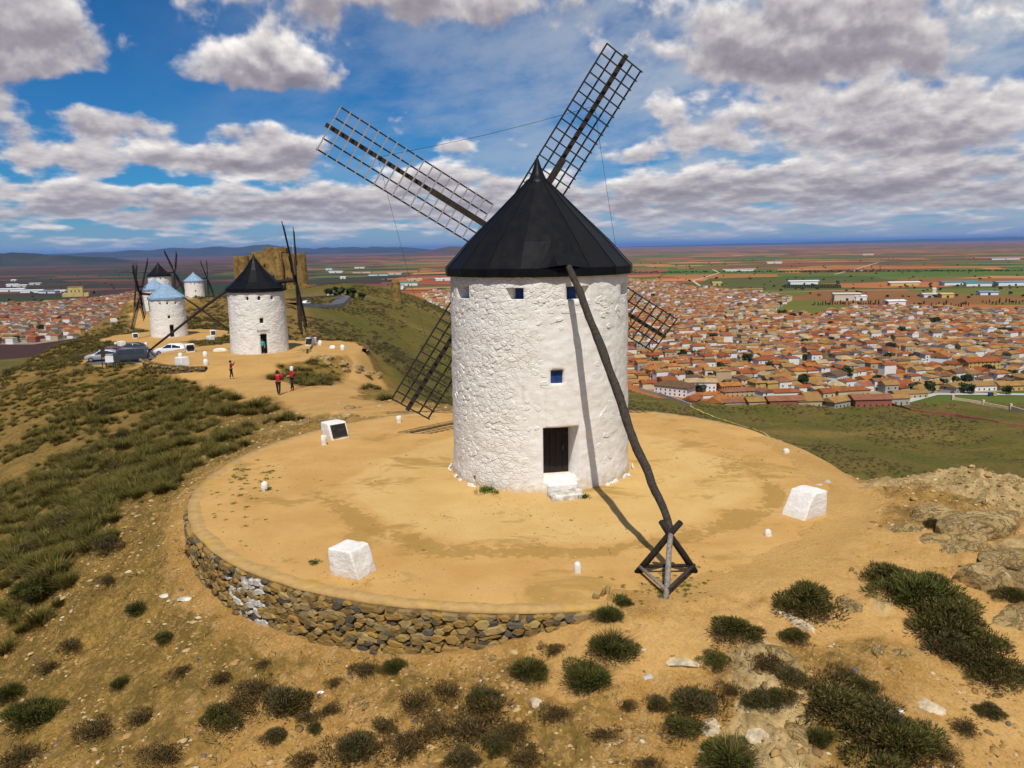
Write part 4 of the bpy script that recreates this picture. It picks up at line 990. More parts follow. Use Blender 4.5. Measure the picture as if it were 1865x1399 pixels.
# ------------------------------------------------------------------ low retaining walls of the farther terraces
def low_wall(pts, h, label, mat='rubble_mass', seed=1, cap=True):
    root = tag(empty('retaining_wall', (pts[0][0], pts[0][1], pts[0][2])), label, 'wall', 'rubble walls of the farther terraces', 'thing'); o0 = Vector(pts[0]); rng = random.Random(seed)
    V_ = []; F_ = []; n = len(pts)
    for i, p in enumerate(pts):
        a = Vector(pts[max(0, i-1)]); b = Vector(pts[min(n-1, i+1)]); d = (b-a).normalized(); s = Vector((d.y, -d.x, 0))
        for w, zz in ((.35, -1.2), (.25, h), (-.25, h+rng.uniform(-.05, .05)), (-.35, -1.2)): V_.append(Vector(p)-o0+s*w+Vector((0, 0, zz)))
    for i in range(n-1):
        for k in range(3): F_.append((i*4+k, i*4+k+1, (i+1)*4+k+1, (i+1)*4+k))
    MB().add(V_, F_).build('core', mat, root)
    # facing stones
    for i in range(n-1):
        a = Vector(pts[i]); b = Vector(pts[i+1]); L = (b-a).length; d = (b-a).normalized(); s = Vector((d.y, -d.x, 0)); k = 0.2
        while k < L:
            o = put('stone', vs_[rng.randrange(10)], root, a-o0+d*k+s*.30+Vector((0, 0, rng.uniform(-.3, h-.1))), (R(90), 0, math.atan2(d.y, d.x)), (1.5, 1.5, 1.6)); k += rng.uniform(.5, .9)
    return root
def arc(cx, cy, z, r, a0, a1, n): return [(cx+r*math.cos(R(a0+(a1-a0)*k/n)), cy+r*math.sin(R(a0+(a1-a0)*k/n)), z) for k in range(n+1)]
low_wall(arc(-29.5, 91.0, -3.45, 12.3, 205, 262, 22), .05, 'low rubble wall along the front left rim of the second windmill terrace', seed=51)
low_wall(arc(-65.2, 148.5, -7.5, 12.6, 255, 330, 22), .05, 'rubble wall holding the blue roofed windmill terrace behind the parked car', seed=52)
low_wall(arc(-97.5, 215.2, -8.9, 12.6, 200, 300, 20), .05, 'rubble wall under the farther terrace left of the blue mills', seed=53)
low_wall(arc(-29.5, 91.0, -3.45, 12.2, 0, 50, 12), .05, 'rubble rim at the right end of the second windmill terrace', seed=54)

# ------------------------------------------------------------------ vehicles
flat('van_paint', (0.040, 0.048, 0.060), 0.30, 0.1, 1, spec=0.6); flat('white_car', (0.78, 0.78, 0.78), 0.30, 0.03, 1, spec=0.6); flat('red_car', (0.13, 0.006, 0.012), 0.25, 0.1, 1, spec=0.6)
flat('black_car', (0.020, 0.022, 0.028), 0.25, 0.1, 1, spec=0.6); flat('silver_car', (0.42, 0.41, 0.40), 0.35, 0.05, 1, metal=.3, spec=0.6)
flat('glass', (0.018, 0.022, 0.028), 0.08, 0.1, 1, spec=0.8); flat('tyre', (0.018, 0.018, 0.018), 0.9); flat('rim', (0.35, 0.35, 0.36), 0.35, 0.1, 1, metal=.6); flat('lamp', (0.75, 0.74, 0.70), 0.2, .05); flat('tail_lamp', (0.25, 0.01, 0.01), 0.3)
def vehicle(x, y, z, yaw, st, width, paint, label, wheels, wr, glass_sides, screens, group='cars parked by the windmills'):
    """st: stations along the length (x, floor, belt, roof, belt half width, roof half width)"""
    root = tag(empty('parked_car', (x, y, z), yaw), label, 'car', group); V_ = []; F_ = []
    for (sx, zf, zb, zr, wb, wr_) in st:
        V_ += [(sx, -wb*.94, zf), (sx, -wb, (zf+zb)/2), (sx, -wb*.97, zb), (sx, -wr_, zr), (sx, 0, zr+.03), (sx, wr_, zr), (sx, wb*.97, zb), (sx, wb, (zf+zb)/2), (sx, wb*.94, zf)]
    for i in range(len(st)-1):
        for k in range(9): F_.append((i*9+k, (i+1)*9+k, (i+1)*9+(k+1) % 9, i*9+(k+1) % 9))
    F_.append(tuple(range(9))); F_.append(tuple(range((len(st)-1)*9, len(st)*9))[::-1])
    bm = MB().add(V_, F_); o = bm.build('body', paint, root, True)
    md = o.modifiers.new('bevel', 'BEVEL'); md.width = .06; md.segments = 2; md.limit_method = 'ANGLE'
    for poly in glass_sides:
        for s in (-1, 1):
            g = MB(); pts = [Vector((px, s*(py+.012), pz)) for px, py, pz in poly]; inn = [p-Vector((0, s*.03, 0)) for p in pts]; m = len(pts)
            g.add(pts+inn, [tuple(range(m)), tuple(range(m, 2*m))[::-1]]+[(k, (k+1) % m, m+(k+1) % m, m+k) for k in range(m)]); g.build('side_window', 'glass', root)
    for nm, quad in screens:
        g = MB(); pts = [Vector(p) for p in quad]; nrm = (pts[1]-pts[0]).cross(pts[2]-pts[0]).normalized()*.02
        g.add([p+nrm for p in pts]+[p-nrm for p in pts], [(0, 1, 2, 3), (7, 6, 5, 4), (0, 4, 5, 1), (1, 5, 6, 2), (2, 6, 7, 3), (3, 7, 4, 0)]); g.build(nm, 'glass' if 'lamp' not in nm and 'bumper' not in nm else ('tyre' if 'bumper' in nm else ('lamp' if nm == 'head_lamp' else 'tail_lamp')), root)
    for wx in wheels:
        for s in (-1, 1):
            w = MB(); c = width/2-.10
            w.tube([(wx, s*(c-.10), wr), (wx, s*(c+.10), wr)], wr, 18); wo2 = w.build('wheel', 'tyre', root)
            MB().tube([(wx, s*(c+.10), wr), (wx, s*(c+.115), wr)], wr*.62, 12).build('rim', 'rim', wo2)
    return root
VAN = [(-2.48, .45, .75, 1.0, .88, .80), (-2.44, .32, 1.05, 1.80, .95, .80), (-2.2, .30, 1.10, 1.92, .96, .82), (0.6, .30, 1.10, 1.93, .96, .82), (1.15, .30, 1.10, 1.86, .96, .80), (1.85, .30, 1.06, 1.14, .95, .86), (2.3, .30, .86, .98, .92, .82), (2.50, .42, .66, .74, .84, .74)]
def van(x, y, z, yaw, paint, label):
    vehicle(x, y, z, yaw, VAN, 1.92, paint, label, (-1.55, 1.55), .34,
      [[(-2.1, .94, 1.16), (-1.1, .94, 1.16), (-1.1, .84, 1.76), (-2.1, .84, 1.74)], [(-1.0, .94, 1.16), (.25, .94, 1.16), (.25, .84, 1.78), (-1.0, .84, 1.78)], [(.36, .94, 1.16), (1.45, .94, 1.14), (1.05, .84, 1.74), (.36, .84, 1.78)]],
      [('windscreen', [(1.80, -.82, 1.17), (1.80, .82, 1.17), (1.20, .74, 1.82), (1.20, -.74, 1.82)]), ('rear_window', [(-2.455, .74, 1.14), (-2.455, -.74, 1.14), (-2.43, -.70, 1.72), (-2.43, .70, 1.72)]), ('head_lamp', [(2.38, .5, .70), (2.36, .82, .72), (2.28, .82, .90), (2.30, .5, .90)]), ('head_lamp', [(2.36, -.82, .72), (2.38, -.5, .70), (2.30, -.5, .90), (2.28, -.82, .90)]), ('tail_lamp', [(-2.47, .92, .9), (-2.47, .78, .9), (-2.45, .78, 1.5), (-2.45, .90, 1.5)]), ('tail_lamp', [(-2.47, -.78, .9), (-2.47, -.92, .9), (-2.45, -.90, 1.5), (-2.45, -.78, 1.5)]), ('bumper', [(2.50, -.8, .36), (2.50, .8, .36), (2.49, .8, .56), (2.49, -.8, .56)])])
CAR = [(-2.12, .42, .70, .90, .80, .70), (-2.05, .30, .94, 1.02, .88, .74), (-1.75, .26, .96, 1.32, .90, .62), (-1.1, .26, .97, 1.50, .91, .62), (.2, .26, .96, 1.50, .91, .62), (1.0, .26, .94, 1.02, .90, .76), (1.75, .28, .80, .86, .87, .72), (2.14, .40, .60, .66, .76, .64)]
def car(x, y, z, yaw, paint, label, k=1.0):
    st = [(a*k, b, c*k, d*k, e, f) for a, b, c, d, e, f in CAR]
    vehicle(x, y, z, yaw, st, 1.82, paint, label, (-1.3*k, 1.35*k), .33,
      [[(-1.62*k, .885, 1.0*k), (-.45*k, .885, 1.0*k), (-.45*k, .66, 1.42*k), (-1.45*k, .66, 1.32*k)], [(-.36*k, .885, 1.0*k), (.86*k, .885, .98*k), (.22*k, .66, 1.43*k), (-.36*k, .66, 1.42*k)]],
      [('windscreen', [(.96*k, -.74, 1.05*k), (.96*k, .74, 1.05*k), (.28*k, .58, 1.48*k), (.28*k, -.58, 1.48*k)]), ('rear_window', [(-2.0*k, .68, 1.05*k), (-2.0*k, -.68, 1.05*k), (-1.55*k, -.58, 1.38*k), (-1.55*k, .58, 1.38*k)]), ('head_lamp', [(2.02*k, .42, .60*k), (1.98*k, .72, .62*k), (1.86*k, .74, .80*k), (1.90*k, .42, .80*k)]), ('head_lamp', [(1.98*k, -.72, .62*k), (2.02*k, -.42, .60*k), (1.90*k, -.42, .80*k), (1.86*k, -.74, .80*k)]), ('tail_lamp', [(-2.12*k, .8, .72*k), (-2.12*k, .5, .72*k), (-2.07*k, .5, .92*k), (-2.07*k, .8, .92*k)]), ('tail_lamp', [(-2.12*k, -.5, .72*k), (-2.12*k, -.8, .72*k), (-2.07*k, -.8, .92*k), (-2.07*k, -.5, .92*k)]), ('bumper', [(2.15*k, -.7, .34), (2.15*k, .7, .34), (2.14*k, .7, .52), (2.14*k, -.7, .52)])])
# car park slab
x, y, z = see(255, 655, 60, 200)
pz0 = terr_z(-50.5, 109)
def sheet(pts, z, mat, name, dz=.05):
    mb = MB(); mb.add([(a, b, terr_z(a, b)+dz) if z is None else (a, b, z) for a, b in pts], [tuple(range(len(pts)))]); o = mb.build(name, mat); return tag(o, kind='structure')
sheet([(-56.0, 102.8), (-44.5, 103.2), (-42.5, 108.5), (-44, 115), (-52, 118.5), (-59.5, 117.5), (-58.3, 106)], pz0+.06, 'asphalt', 'car_park')
zc = pz0+.07
van(-51.9, 105.0, zc, R(196), 'van_paint', 'dark grey people carrier van, nearest vehicle in the car park')
car(-49.2, 112.0, zc, R(183), 'white_car', 'white car behind the tail pole of the second windmill', 1.05)
car(-57.2, 110.2, zc, R(205), 'red_car', 'dark red car behind the grey van')
car(-56.3, 114.6, zc, R(200), 'black_car', 'black car farthest back in the car park')
car(-56.4, 106.6, zc, R(205), 'silver_car', 'silver car half hidden left of the grey van')
# signs at the car park corner
for i, (u, v, w, h, mt, lab) in enumerate([(201, 672, .9, 1.6, 'white_paint', 'tall white notice board left of the parked van'), (215, 674, .6, 1.9, 'van_paint', 'dark information board beside the grey van'), (190, 668, .5, 2.6, 'pole_wood', 'dark timber sign post at the corner of the car park')]):
    x, y, z = see(u, v, 60, 200); rt_ = tag(empty('sign_board', (x, y, z), R(15)), lab, 'sign', 'notice boards at the car park')
    for s in (-1, 1): MB().box((s*w*.42, 0, h*.5), (.09, .09, h+.1)).build('post', 'dark_wood', rt_)
    MB().box((0, -.06, h*.72), (w, .04, h*.5)).build('board', mt, rt_)

# ------------------------------------------------------------------ people
flat('skin', (0.48, 0.27, 0.19), 0.6, 0.05); flat('red_jacket', (0.50, 0.012, 0.014), 0.8, 0.15, 8); flat('dark_red_jacket', (0.26, 0.010, 0.014), 0.8, 0.15, 8); flat('teal_jacket', (0.03, 0.35, 0.34), 0.8, 0.1); flat('dark_trousers', (0.015, 0.015, 0.020), 0.85, 0.2, 8); flat('hair', (0.02, 0.013, 0.010), 0.7); flat('white_hood', (0.72, 0.70, 0.67), 0.8, 0.1); flat('camera_black', (0.015, 0.015, 0.016), 0.4)
def skin_mesh(name, nodes, edges, mat, parent, sub=1, root=0):
    m = bpy.data.meshes.new(name); m.from_pydata([n[:3] for n in nodes], edges, []); o = put(name, m, parent); m.materials.append(MATS[mat])
    md = o.modifiers.new('skin', 'SKIN'); md.use_smooth_shade = True
    for v, n_ in zip(m.skin_vertices[0].data, nodes): v.radius = (n_[3], n_[4] if len(n_) > 4 else n_[3])
    m.skin_vertices[0].data[root].use_root = True
    s = o.modifiers.new('sub', 'SUBSURF'); s.levels = sub; s.render_levels = sub
    return o
def person(x, y, z, yaw, label, jacket, pose, hair='hair', hood=False, h=1.70, stride=.12):
    root = tag(empty('person', (x, y, z), yaw), label, 'person', 'people walking by the windmills'); k = h/1.70
    # faces -y locally
    hipz, chz, shz, nkz, hdz = .93*k, 1.22*k, 1.40*k, 1.47*k, 1.60*k
    def arm(s):
        sh = (s*.19*k, .0, shz)
        if pose == 'photo' or (pose == 'one' and s > 0): el, wr_ = (s*.27*k, -.17*k, 1.22*k), (s*.07*k, -.33*k, 1.52*k)
        elif pose == 'bent': el, wr_ = (s*.26*k, .03*k, 1.13*k), (s*.13*k, -.22*k, 1.08*k)
        else: el, wr_ = (s*.24*k, .03*k, 1.12*k), (s*.25*k, -.06*k, .87*k)
        return sh, el, wr_
    A_ = {s: arm(s) for s in (-1, 1)}
    L_ = {s: ((s*.10*k, 0, .88*k), (s*.11*k, -s*stride*.4-.02, .49*k), (s*.11*k, -s*stride, .09*k), (s*.12*k, -s*stride-.15*k, .03*k)) for s in (-1, 1)}
    N_ = [(0, 0, hipz, .125, .10), (0, 0, chz, .14, .10), (0, 0, shz, .10, .085), (0, -.01, nkz+.03, .05), (0, -.02, hdz-.02, .085, .095), (0, -.02, hdz+.06, .075, .085)]; E_ = [(0, 1), (1, 2), (2, 3), (3, 4), (4, 5)]
    for s in (-1, 1):
        b = len(N_); l = L_[s]
        N_ += [(*l[0], .085), (*l[1], .058), (*l[2], .042), (*l[3], .035)]; E_ += [(0, b), (b, b+1), (b+1, b+2), (b+2, b+3)]
        b = len(N_); a = A_[s]; hd = Vector(a[2])+(Vector(a[2])-Vector(a[1])).normalized()*.07*k
        N_ += [(*a[0], .055), (*a[1], .042), (*a[2], .030), (*hd, .034, .02)]; E_ += [(2, b), (b, b+1), (b+1, b+2), (b+2, b+3)]
        # fingers and thumb
        dr = (Vector(a[2])-Vector(a[1])).normalized(); sd = Vector((0, 0, 1)).cross(dr)
        sd = sd.normalized() if sd.length > .1 else Vector((1, 0, 0))
        for q in range(4):
            f0 = hd+dr*.02+sd*(q-1.5)*.021; f1 = f0+dr*(.035+.008*(1.5-abs(q-1.5)))+Vector((0, -.01, -.005)); f2 = f1+dr*.03+Vector((0, -.015, -.012)); c = len(N_)
            N_ += [(*f0, .010), (*f1, .009), (*f2, .008)]; E_ += [(b+3, c), (c, c+1), (c+1, c+2)]
        th0 = Vector(a[2])+dr*.03-sd*.03*s; th1 = th0+dr*.03-sd*.02*s; c = len(N_); N_ += [(*th0, .011), (*th1, .010)]; E_ += [(b+3, c), (c, c+1)]
    body = skin_mesh('body', N_, E_, 'skin', root)
    # nose, ears, eyes on the head
    f = MB(); f.box((0, -.115*k-.02, hdz), (.03, .04, .045)); f.build('nose', 'skin', root)
    for s in (-1, 1):
        MB().box((s*.035, -.108*k-.015, hdz+.025), (.02, .015, .012)).build('eye', 'hair', root); MB().box((s*.088, -.01, hdz), (.015, .04, .06)).build('ear', 'skin', root)
    MB().box((0, -.105*k-.015, hdz-.05), (.045, .015, .010)).build('mouth', 'dark_red_jacket', root)
    J = [(0, 0, hipz-.06, .165, .125), (0, 0, hipz+.1, .155, .115), (0, 0, chz, .170, .125), (0, 0, shz-.02, .125, .105), (0, -.005, nkz, .065)]; JE = [(0, 1), (1, 2), (2, 3), (3, 4)]
    for s in (-1, 1):
        b = len(J); a = A_[s]; J += [(*a[0], .080), (*a[1], .064), (*(Vector(a[2])-(Vector(a[2])-Vector(a[1])).normalized()*.03), .050)]; JE += [(3, b), (b, b+1), (b+1, b+2)]
    skin_mesh('jacket', J, JE, jacket, root)
    Tn = [(0, 0, hipz-.02, .135, .105)]; TE = []
    for s in (-1, 1):
        b = len(Tn); l = L_[s]; Tn += [(*l[0], .100), (*l[1], .072), (l[2][0], l[2][1], l[2][2]+.02, .058)]; TE += [(0, b), (b, b+1), (b+1, b+2)]
    skin_mesh('trousers', Tn, TE, 'dark_trousers', root)
    for s in (-1, 1):
        l = L_[s]; skin_mesh('shoe', [(l[2][0], l[2][1]+.03, .045, .045), (l[3][0], l[3][1], .038, .042)], [(0, 1)], 'camera_black', root)
    hm = MB(); hm.lathe([(.10, -.10), (.112, -.02), (.108, .05), (.085, .105), (.04, .13), (.005, .135)] if not hood else [(.135, -.16), (.13, -.04), (.125, .06), (.09, .12), (.03, .145), (.005, .147)], 12, (0, .022, hdz+.02)); hm.build('hood' if hood else 'hair', hair, root, True)
    if pose == 'photo': MB().box((0, -.36*k, 1.56*k), (.13, .06, .08)).build('camera', 'camera_black', root)
    return root
for u, v, yaw, lab, jk, ps, hr, hd in [(422, 690, 100, 'person in dark red jacket and black trousers photographing, alone on the path', 'dark_red_jacket', 'photo', 'hair', False),
    (508, 720, 170, 'person in bright red jacket raising both hands to take a photo, between shrubs', 'red_jacket', 'photo', 'hair', False), (533, 712, -60, 'person in red jacket and white hood standing beside the photographer', 'red_jacket', 'bent', 'white_hood', True)]:
    x, y, z = see(u, v, 30, 120); person(x, y, z, R(yaw), lab, jk, ps, hr, hd, 1.78)
a_ = R(23.0); person(-29.5+3.1*math.sin(a_), 91.0-3.1*math.cos(a_), -3.38, R(20), 'person in teal jacket standing in the doorway of the second windmill', 'teal_jacket', 'rest', 'hair', False, 1.6)

# ------------------------------------------------------------------ castle
def ruin_wall(a, b, th, z0, z1, jag, seed, nx=14):
    """wall slab between plan points a and b with a broken top"""
    a = Vector((*a, 0)); b = Vector((*b, 0)); d = b-a; L = d.length; d.normalize(); s = Vector((d.y, -d.x, 0))*th/2; V_ = []; F_ = []
    for i in range(nx+1):
        p = a+d*L*i/nx; top = z1+float(fbm(np.array([i*.55+seed]), np.array([seed*1.7]), 1.0, 3, seed)[0])*jag*2
        for q, zz in ((s, z0), (s, top), (-s, top+jag*.1), (-s, z0)): V_.append(p+q+Vector((0, 0, zz)))
    for i in range(nx):
        for k in range(4): F_.append((i*4+k, i*4+(k+1) % 4, (i+1)*4+(k+1) % 4, (i+1)*4+k))
    F_ += [(0, 1, 2, 3), tuple(nx*4+k for k in (3, 2, 1, 0))]
    return MB().add(V_, F_)
cz = -16.3
castle = tag(empty('castle', (-145, 480, cz)), 'ruined ochre stone castle on the hilltop behind the second windmill', 'castle')
def keep(x0, x1, y0, y1, h, jag, seed, nm):
    m_ = MB()
    for a, b in (((x0, y0), (x1, y0)), ((x1, y0), (x1, y1)), ((x1, y1), (x0, y1)), ((x0, y1), (x0, y0))):
        w = ruin_wall(a, b, 2.2, -6, h, jag, seed); m_.add(w.v, w.f); seed += 3
    m_.add([(x0, y0, h-1.5), (x1, y0, h-1.5), (x1, y1, h-1.5), (x0, y1, h-1.5)], [(0, 1, 2, 3)])
    return m_.build(nm, 'castle_stone', castle)
keep(-20.5, -9.5, -4, 12, 21.5, .5, 5, 'west_block'); keep(-9.5, 7.0, -6, 14, 24.0, .7, 9, 'keep'); keep(-4.0, 7.2, 3, 12, 26.5, .5, 13, 'upper_storey'); keep(7, 15.5, -3, 10, 22.5, .6, 17, 'east_block')
for (x, y, r_, h, nm) in ((-15.0, -5.5, 3.6, 21.8, 'round_tower'), (17.4, -2, 4.4, 22.8, 'round_tower'), (6.6, -7, 2.6, 20.0, 'turret')):
    m_ = MB(); m_.lathe([(r_+.4, -8), (r_, 2), (r_-.1, h), (r_-1.2, h+.05), (r_-1.2, h-1.2), (.01, h-1.2)], 20, (x, y, 0)); m_.build(nm, 'castle_stone', castle)
for a, b, h, sd_ in (((14, -14), (22, -12), 3.5, 3), ((20, -8), (30, -12), 4.0, 4), ((-22, -12), (-6, -16), 2.0, 5), ((-6, -16), (14, -14), 1.0, 6)):
    ruin_wall(a, b, 1.8, -9, h, .8, sd_).build('outer_wall', 'castle_stone', castle)
m_ = MB(); m_.lathe([(6.6, -10), (6.3, 0), (6.2, 2.2), (5.0, 2.25), (5.0, 1.0), (.01, 1.0)], 22, (31, -16, 0)); m_.build('bastion', 'castle_stone', castle)
for (x, z) in ((-17.5, 12), (-13, 15.5), (-2, 16), (3, 9.5), (10.5, 8), (13, 13.5), (-6, 11)):
    MB().box((x, -7.15 if -9.5 < x < 7 else (-5.15 if x < 0 else -4.15), z), (.9, .7, 1.6)).build('window', 'dark_hole', castle)
for x in (12.5, 14.2): MB().tube([(x, 4, 22), (x, 4, 29)], .09, 5).build('mast', 'white_paint', castle)
wt = tag(empty('watch_tower', (-55.6, 381.6, gz(-55.6, 381.6))), 'lone round stone tower stump on the spur right of the castle', 'tower'); m_ = MB(); m_.lathe([(2.6, -3), (2.3, 2), (2.25, 9.0), (1.5, 9.2), (1.5, 8), (.01, 8)], 16); m_.build('shaft', 'castle_stone', wt); ruin_wall((-1.6, -2.0), (1.7, -2.0), .6, 8.6, 10.0, .5, 3, 6).build('parapet', 'castle_stone', wt)
# road up to the castle
def ribbon(pts, w, dz, mat, name, sub=8):
    P_ = []
    for i in range(len(pts)-1):
        for q in range(sub): k = q/sub; P_.append((pts[i][0]*(1-k)+pts[i+1][0]*k, pts[i][1]*(1-k)+pts[i+1][1]*k))
    P_.append(pts[-1]); V_ = []; F_ = []
    for i, (x, y) in enumerate(P_):
        a = P_[max(0, i-1)]; b = P_[min(len(P_)-1, i+1)]; d = math.hypot(b[0]-a[0], b[1]-a[1]); nx, ny = (b[1]-a[1])/d, -(b[0]-a[0])/d
        zz = (gz(x, y)+gz(x+nx*w/2, y+ny*w/2)+gz(x-nx*w/2, y-ny*w/2))/3+dz
        V_ += [(x+nx*w/2, y+ny*w/2, zz), (x-nx*w/2, y-ny*w/2, zz), (x+nx*(w/2+.6), y+ny*(w/2+.6), zz-1.6), (x-nx*(w/2+.6), y-ny*(w/2+.6), zz-1.6)]
    for i in range(len(P_)-1):
        F_ += [(i*4+1, i*4, i*4+4, i*4+5), (i*4, i*4+2, i*4+6, i*4+4), (i*4+3, i*4+1, i*4+5, i*4+7)]
    return tag(MB().add(V_, F_).build(name, mat), kind='structure')
ribbon([(-74, 262), (-70, 285), (-69, 310), (-71, 332), (-80, 350), (-95, 365)], 6.0, .45, 'asphalt', 'castle_road')
x, y = -80.0, 350.0; car(x, y, gz(x, y)+.35, R(60), 'white_car', 'tiny white car at the top of the castle road'); x, y = -71, 272.0; car(x, y, gz(x, y)+.35, R(80), 'white_car', 'tiny white car at the foot of the castle road')

# ------------------------------------------------------------------ the town on the plain
ROOFS = {'terracotta': (0.30, 0.088, 0.026), 'orange': (0.40, 0.150, 0.036), 'tan': (0.34, 0.190, 0.060), 'brown': (0.16, 0.092, 0.045), 'rose': (0.28, 0.115, 0.058), 'pale': (0.44, 0.31, 0.16)}
WALLS = {'white': (0.70, 0.68, 0.64), 'cream': (0.60, 0.48, 0.30), 'grey': (0.36, 0.33, 0.28), 'ochre': (0.50, 0.33, 0.10), 'brick': (0.28, 0.09, 0.055), 'beige': (0.44, 0.34, 0.20)}
for k, c in ROOFS.items():
    t = material('roof_'+k); p = t.pos(); r = t.orand()
    cc = t.mix(t.noise(p, 0.25, 4, 0.6).ss(0.3, 0.7), tuple(v*.75 for v in c), tuple(v*1.15 for v in c)); cc = t.mix(r*.5, cc, tuple(v*.7 for v in c))
    t.surface(cc, 0.9, spec=.15)
for k, c in WALLS.items(): flat('wall_'+k, c, 0.9, 0.12, .5)
flat('window_dark', (0.035, 0.035, 0.04), 0.3, .1)
def unit_gable():
    mb = MB(); e = .56
    mb.add([(-e, -e, 0), (e, -e, 0), (e, e, 0), (-e, e, 0), (-e, 0, 1), (e, 0, 1), (-e, -e, -.08), (e, -e, -.08), (e, e, -.08), (-e, e, -.08)],
      [(0, 1, 5, 4), (2, 3, 4, 5), (0, 4, 3), (1, 2, 5), (6, 7, 1, 0), (7, 8, 2, 1), (8, 9, 3, 2), (9, 6, 0, 3), (9, 8, 7, 6)]); return mb
def unit_hip():
    mb = MB(); e = .56
    mb.add([(-e, -e, 0), (e, -e, 0), (e, e, 0), (-e, e, 0), (-.25, 0, 1), (.25, 0, 1), (-e, -e, -.08), (e, -e, -.08), (e, e, -.08), (-e, e, -.08)],
      [(0, 1, 5, 4), (2, 3, 4, 5), (0, 4, 3), (1, 2, 5), (6, 7, 1, 0), (7, 8, 2, 1), (8, 9, 3, 2), (9, 6, 0, 3), (9, 8, 7, 6)]); return mb
def unit_wall():  # a house body whose gable ends rise to the ridge
    mb = MB(); mb.box((0, 0, .5), (1, 1, 1)); return mb
GAB = {k: unit_gable().mesh('roof', 'roof_'+k) for k in ROOFS}; HIP = {k: unit_hip().mesh('roof', 'roof_'+k) for k in ROOFS}
WAL = {k: unit_wall().mesh('wall', 'wall_'+k) for k in WALLS}
def gable_end():
    mb = MB(); mb.add([(-.5, -.5, 0), (-.5, .5, 0), (-.5, 0, .95), (.5, -.5, 0), (.5, .5, 0), (.5, 0, .95)], [(0, 2, 1), (3, 4, 5), (0, 3, 5, 2), (1, 2, 5, 4)]); return mb
GEN = {k: gable_end().mesh('gable', 'wall_'+k) for k in WALLS}
WIN = MB().box((0, 0, 0), (1, 1, 1)).mesh('window', 'window_dark'); DOO = MB().box((0, 0, 0), (1, 1, 1)).mesh('door', 'door_wood'); CHI = MB().box((0, 0, 0), (1, 1, 1)).mesh('chimney', 'wall_cream')
size_word = {0: 'small', 1: 'long', 2: 'tall'}
def house(x, y, yaw, w, d, h, rh, wall_k, roof_k, hip, label, group, floors, rng, nwin=None, z=PLAIN, name='house'):
    root = tag(empty(name, (x, y, z), yaw), label, 'house', group)
    put('wall', WAL[wall_k], root, (0, 0, -1), None, (w, d, h+1))
    r_ = put('roof', (HIP if hip else GAB)[roof_k], root, (0, 0, h+.02), None, (w, d, rh))
    if not hip: put('gable', GEN[wall_k], root, (0, 0, h-.05), None, (w*.995, d*.995, rh*.98))
    n = nwin if nwin is not None else max(2, int(w/4))
    for fl in range(floors):
        for q in range(n):
            if fl == 0 and q == n//2: put('door', DOO, root, (-w/2+w*(q+.5)/n, -d/2-.03, 1.05), None, (1.1, .12, 2.1)); continue
            put('window', WIN, root, (-w/2+w*(q+.5)/n, -d/2-.03, 1.6+fl*2.9), None, (1.15, .12, 1.45))
    if d > 8: put('window', WIN, root, (w/2+.03, 0, h-1.5), None, (.12, 1.1, 1.3)); put('window', WIN, root, (-w/2-.03, d*.2, h-1.5), None, (.12, 1.1, 1.3))
    if rng.random() < .5: put('chimney', CHI, r_, (.22, .14, .95), None, (.7/w, .7/d, .9/rh))
    return root
rng = random.Random(77)
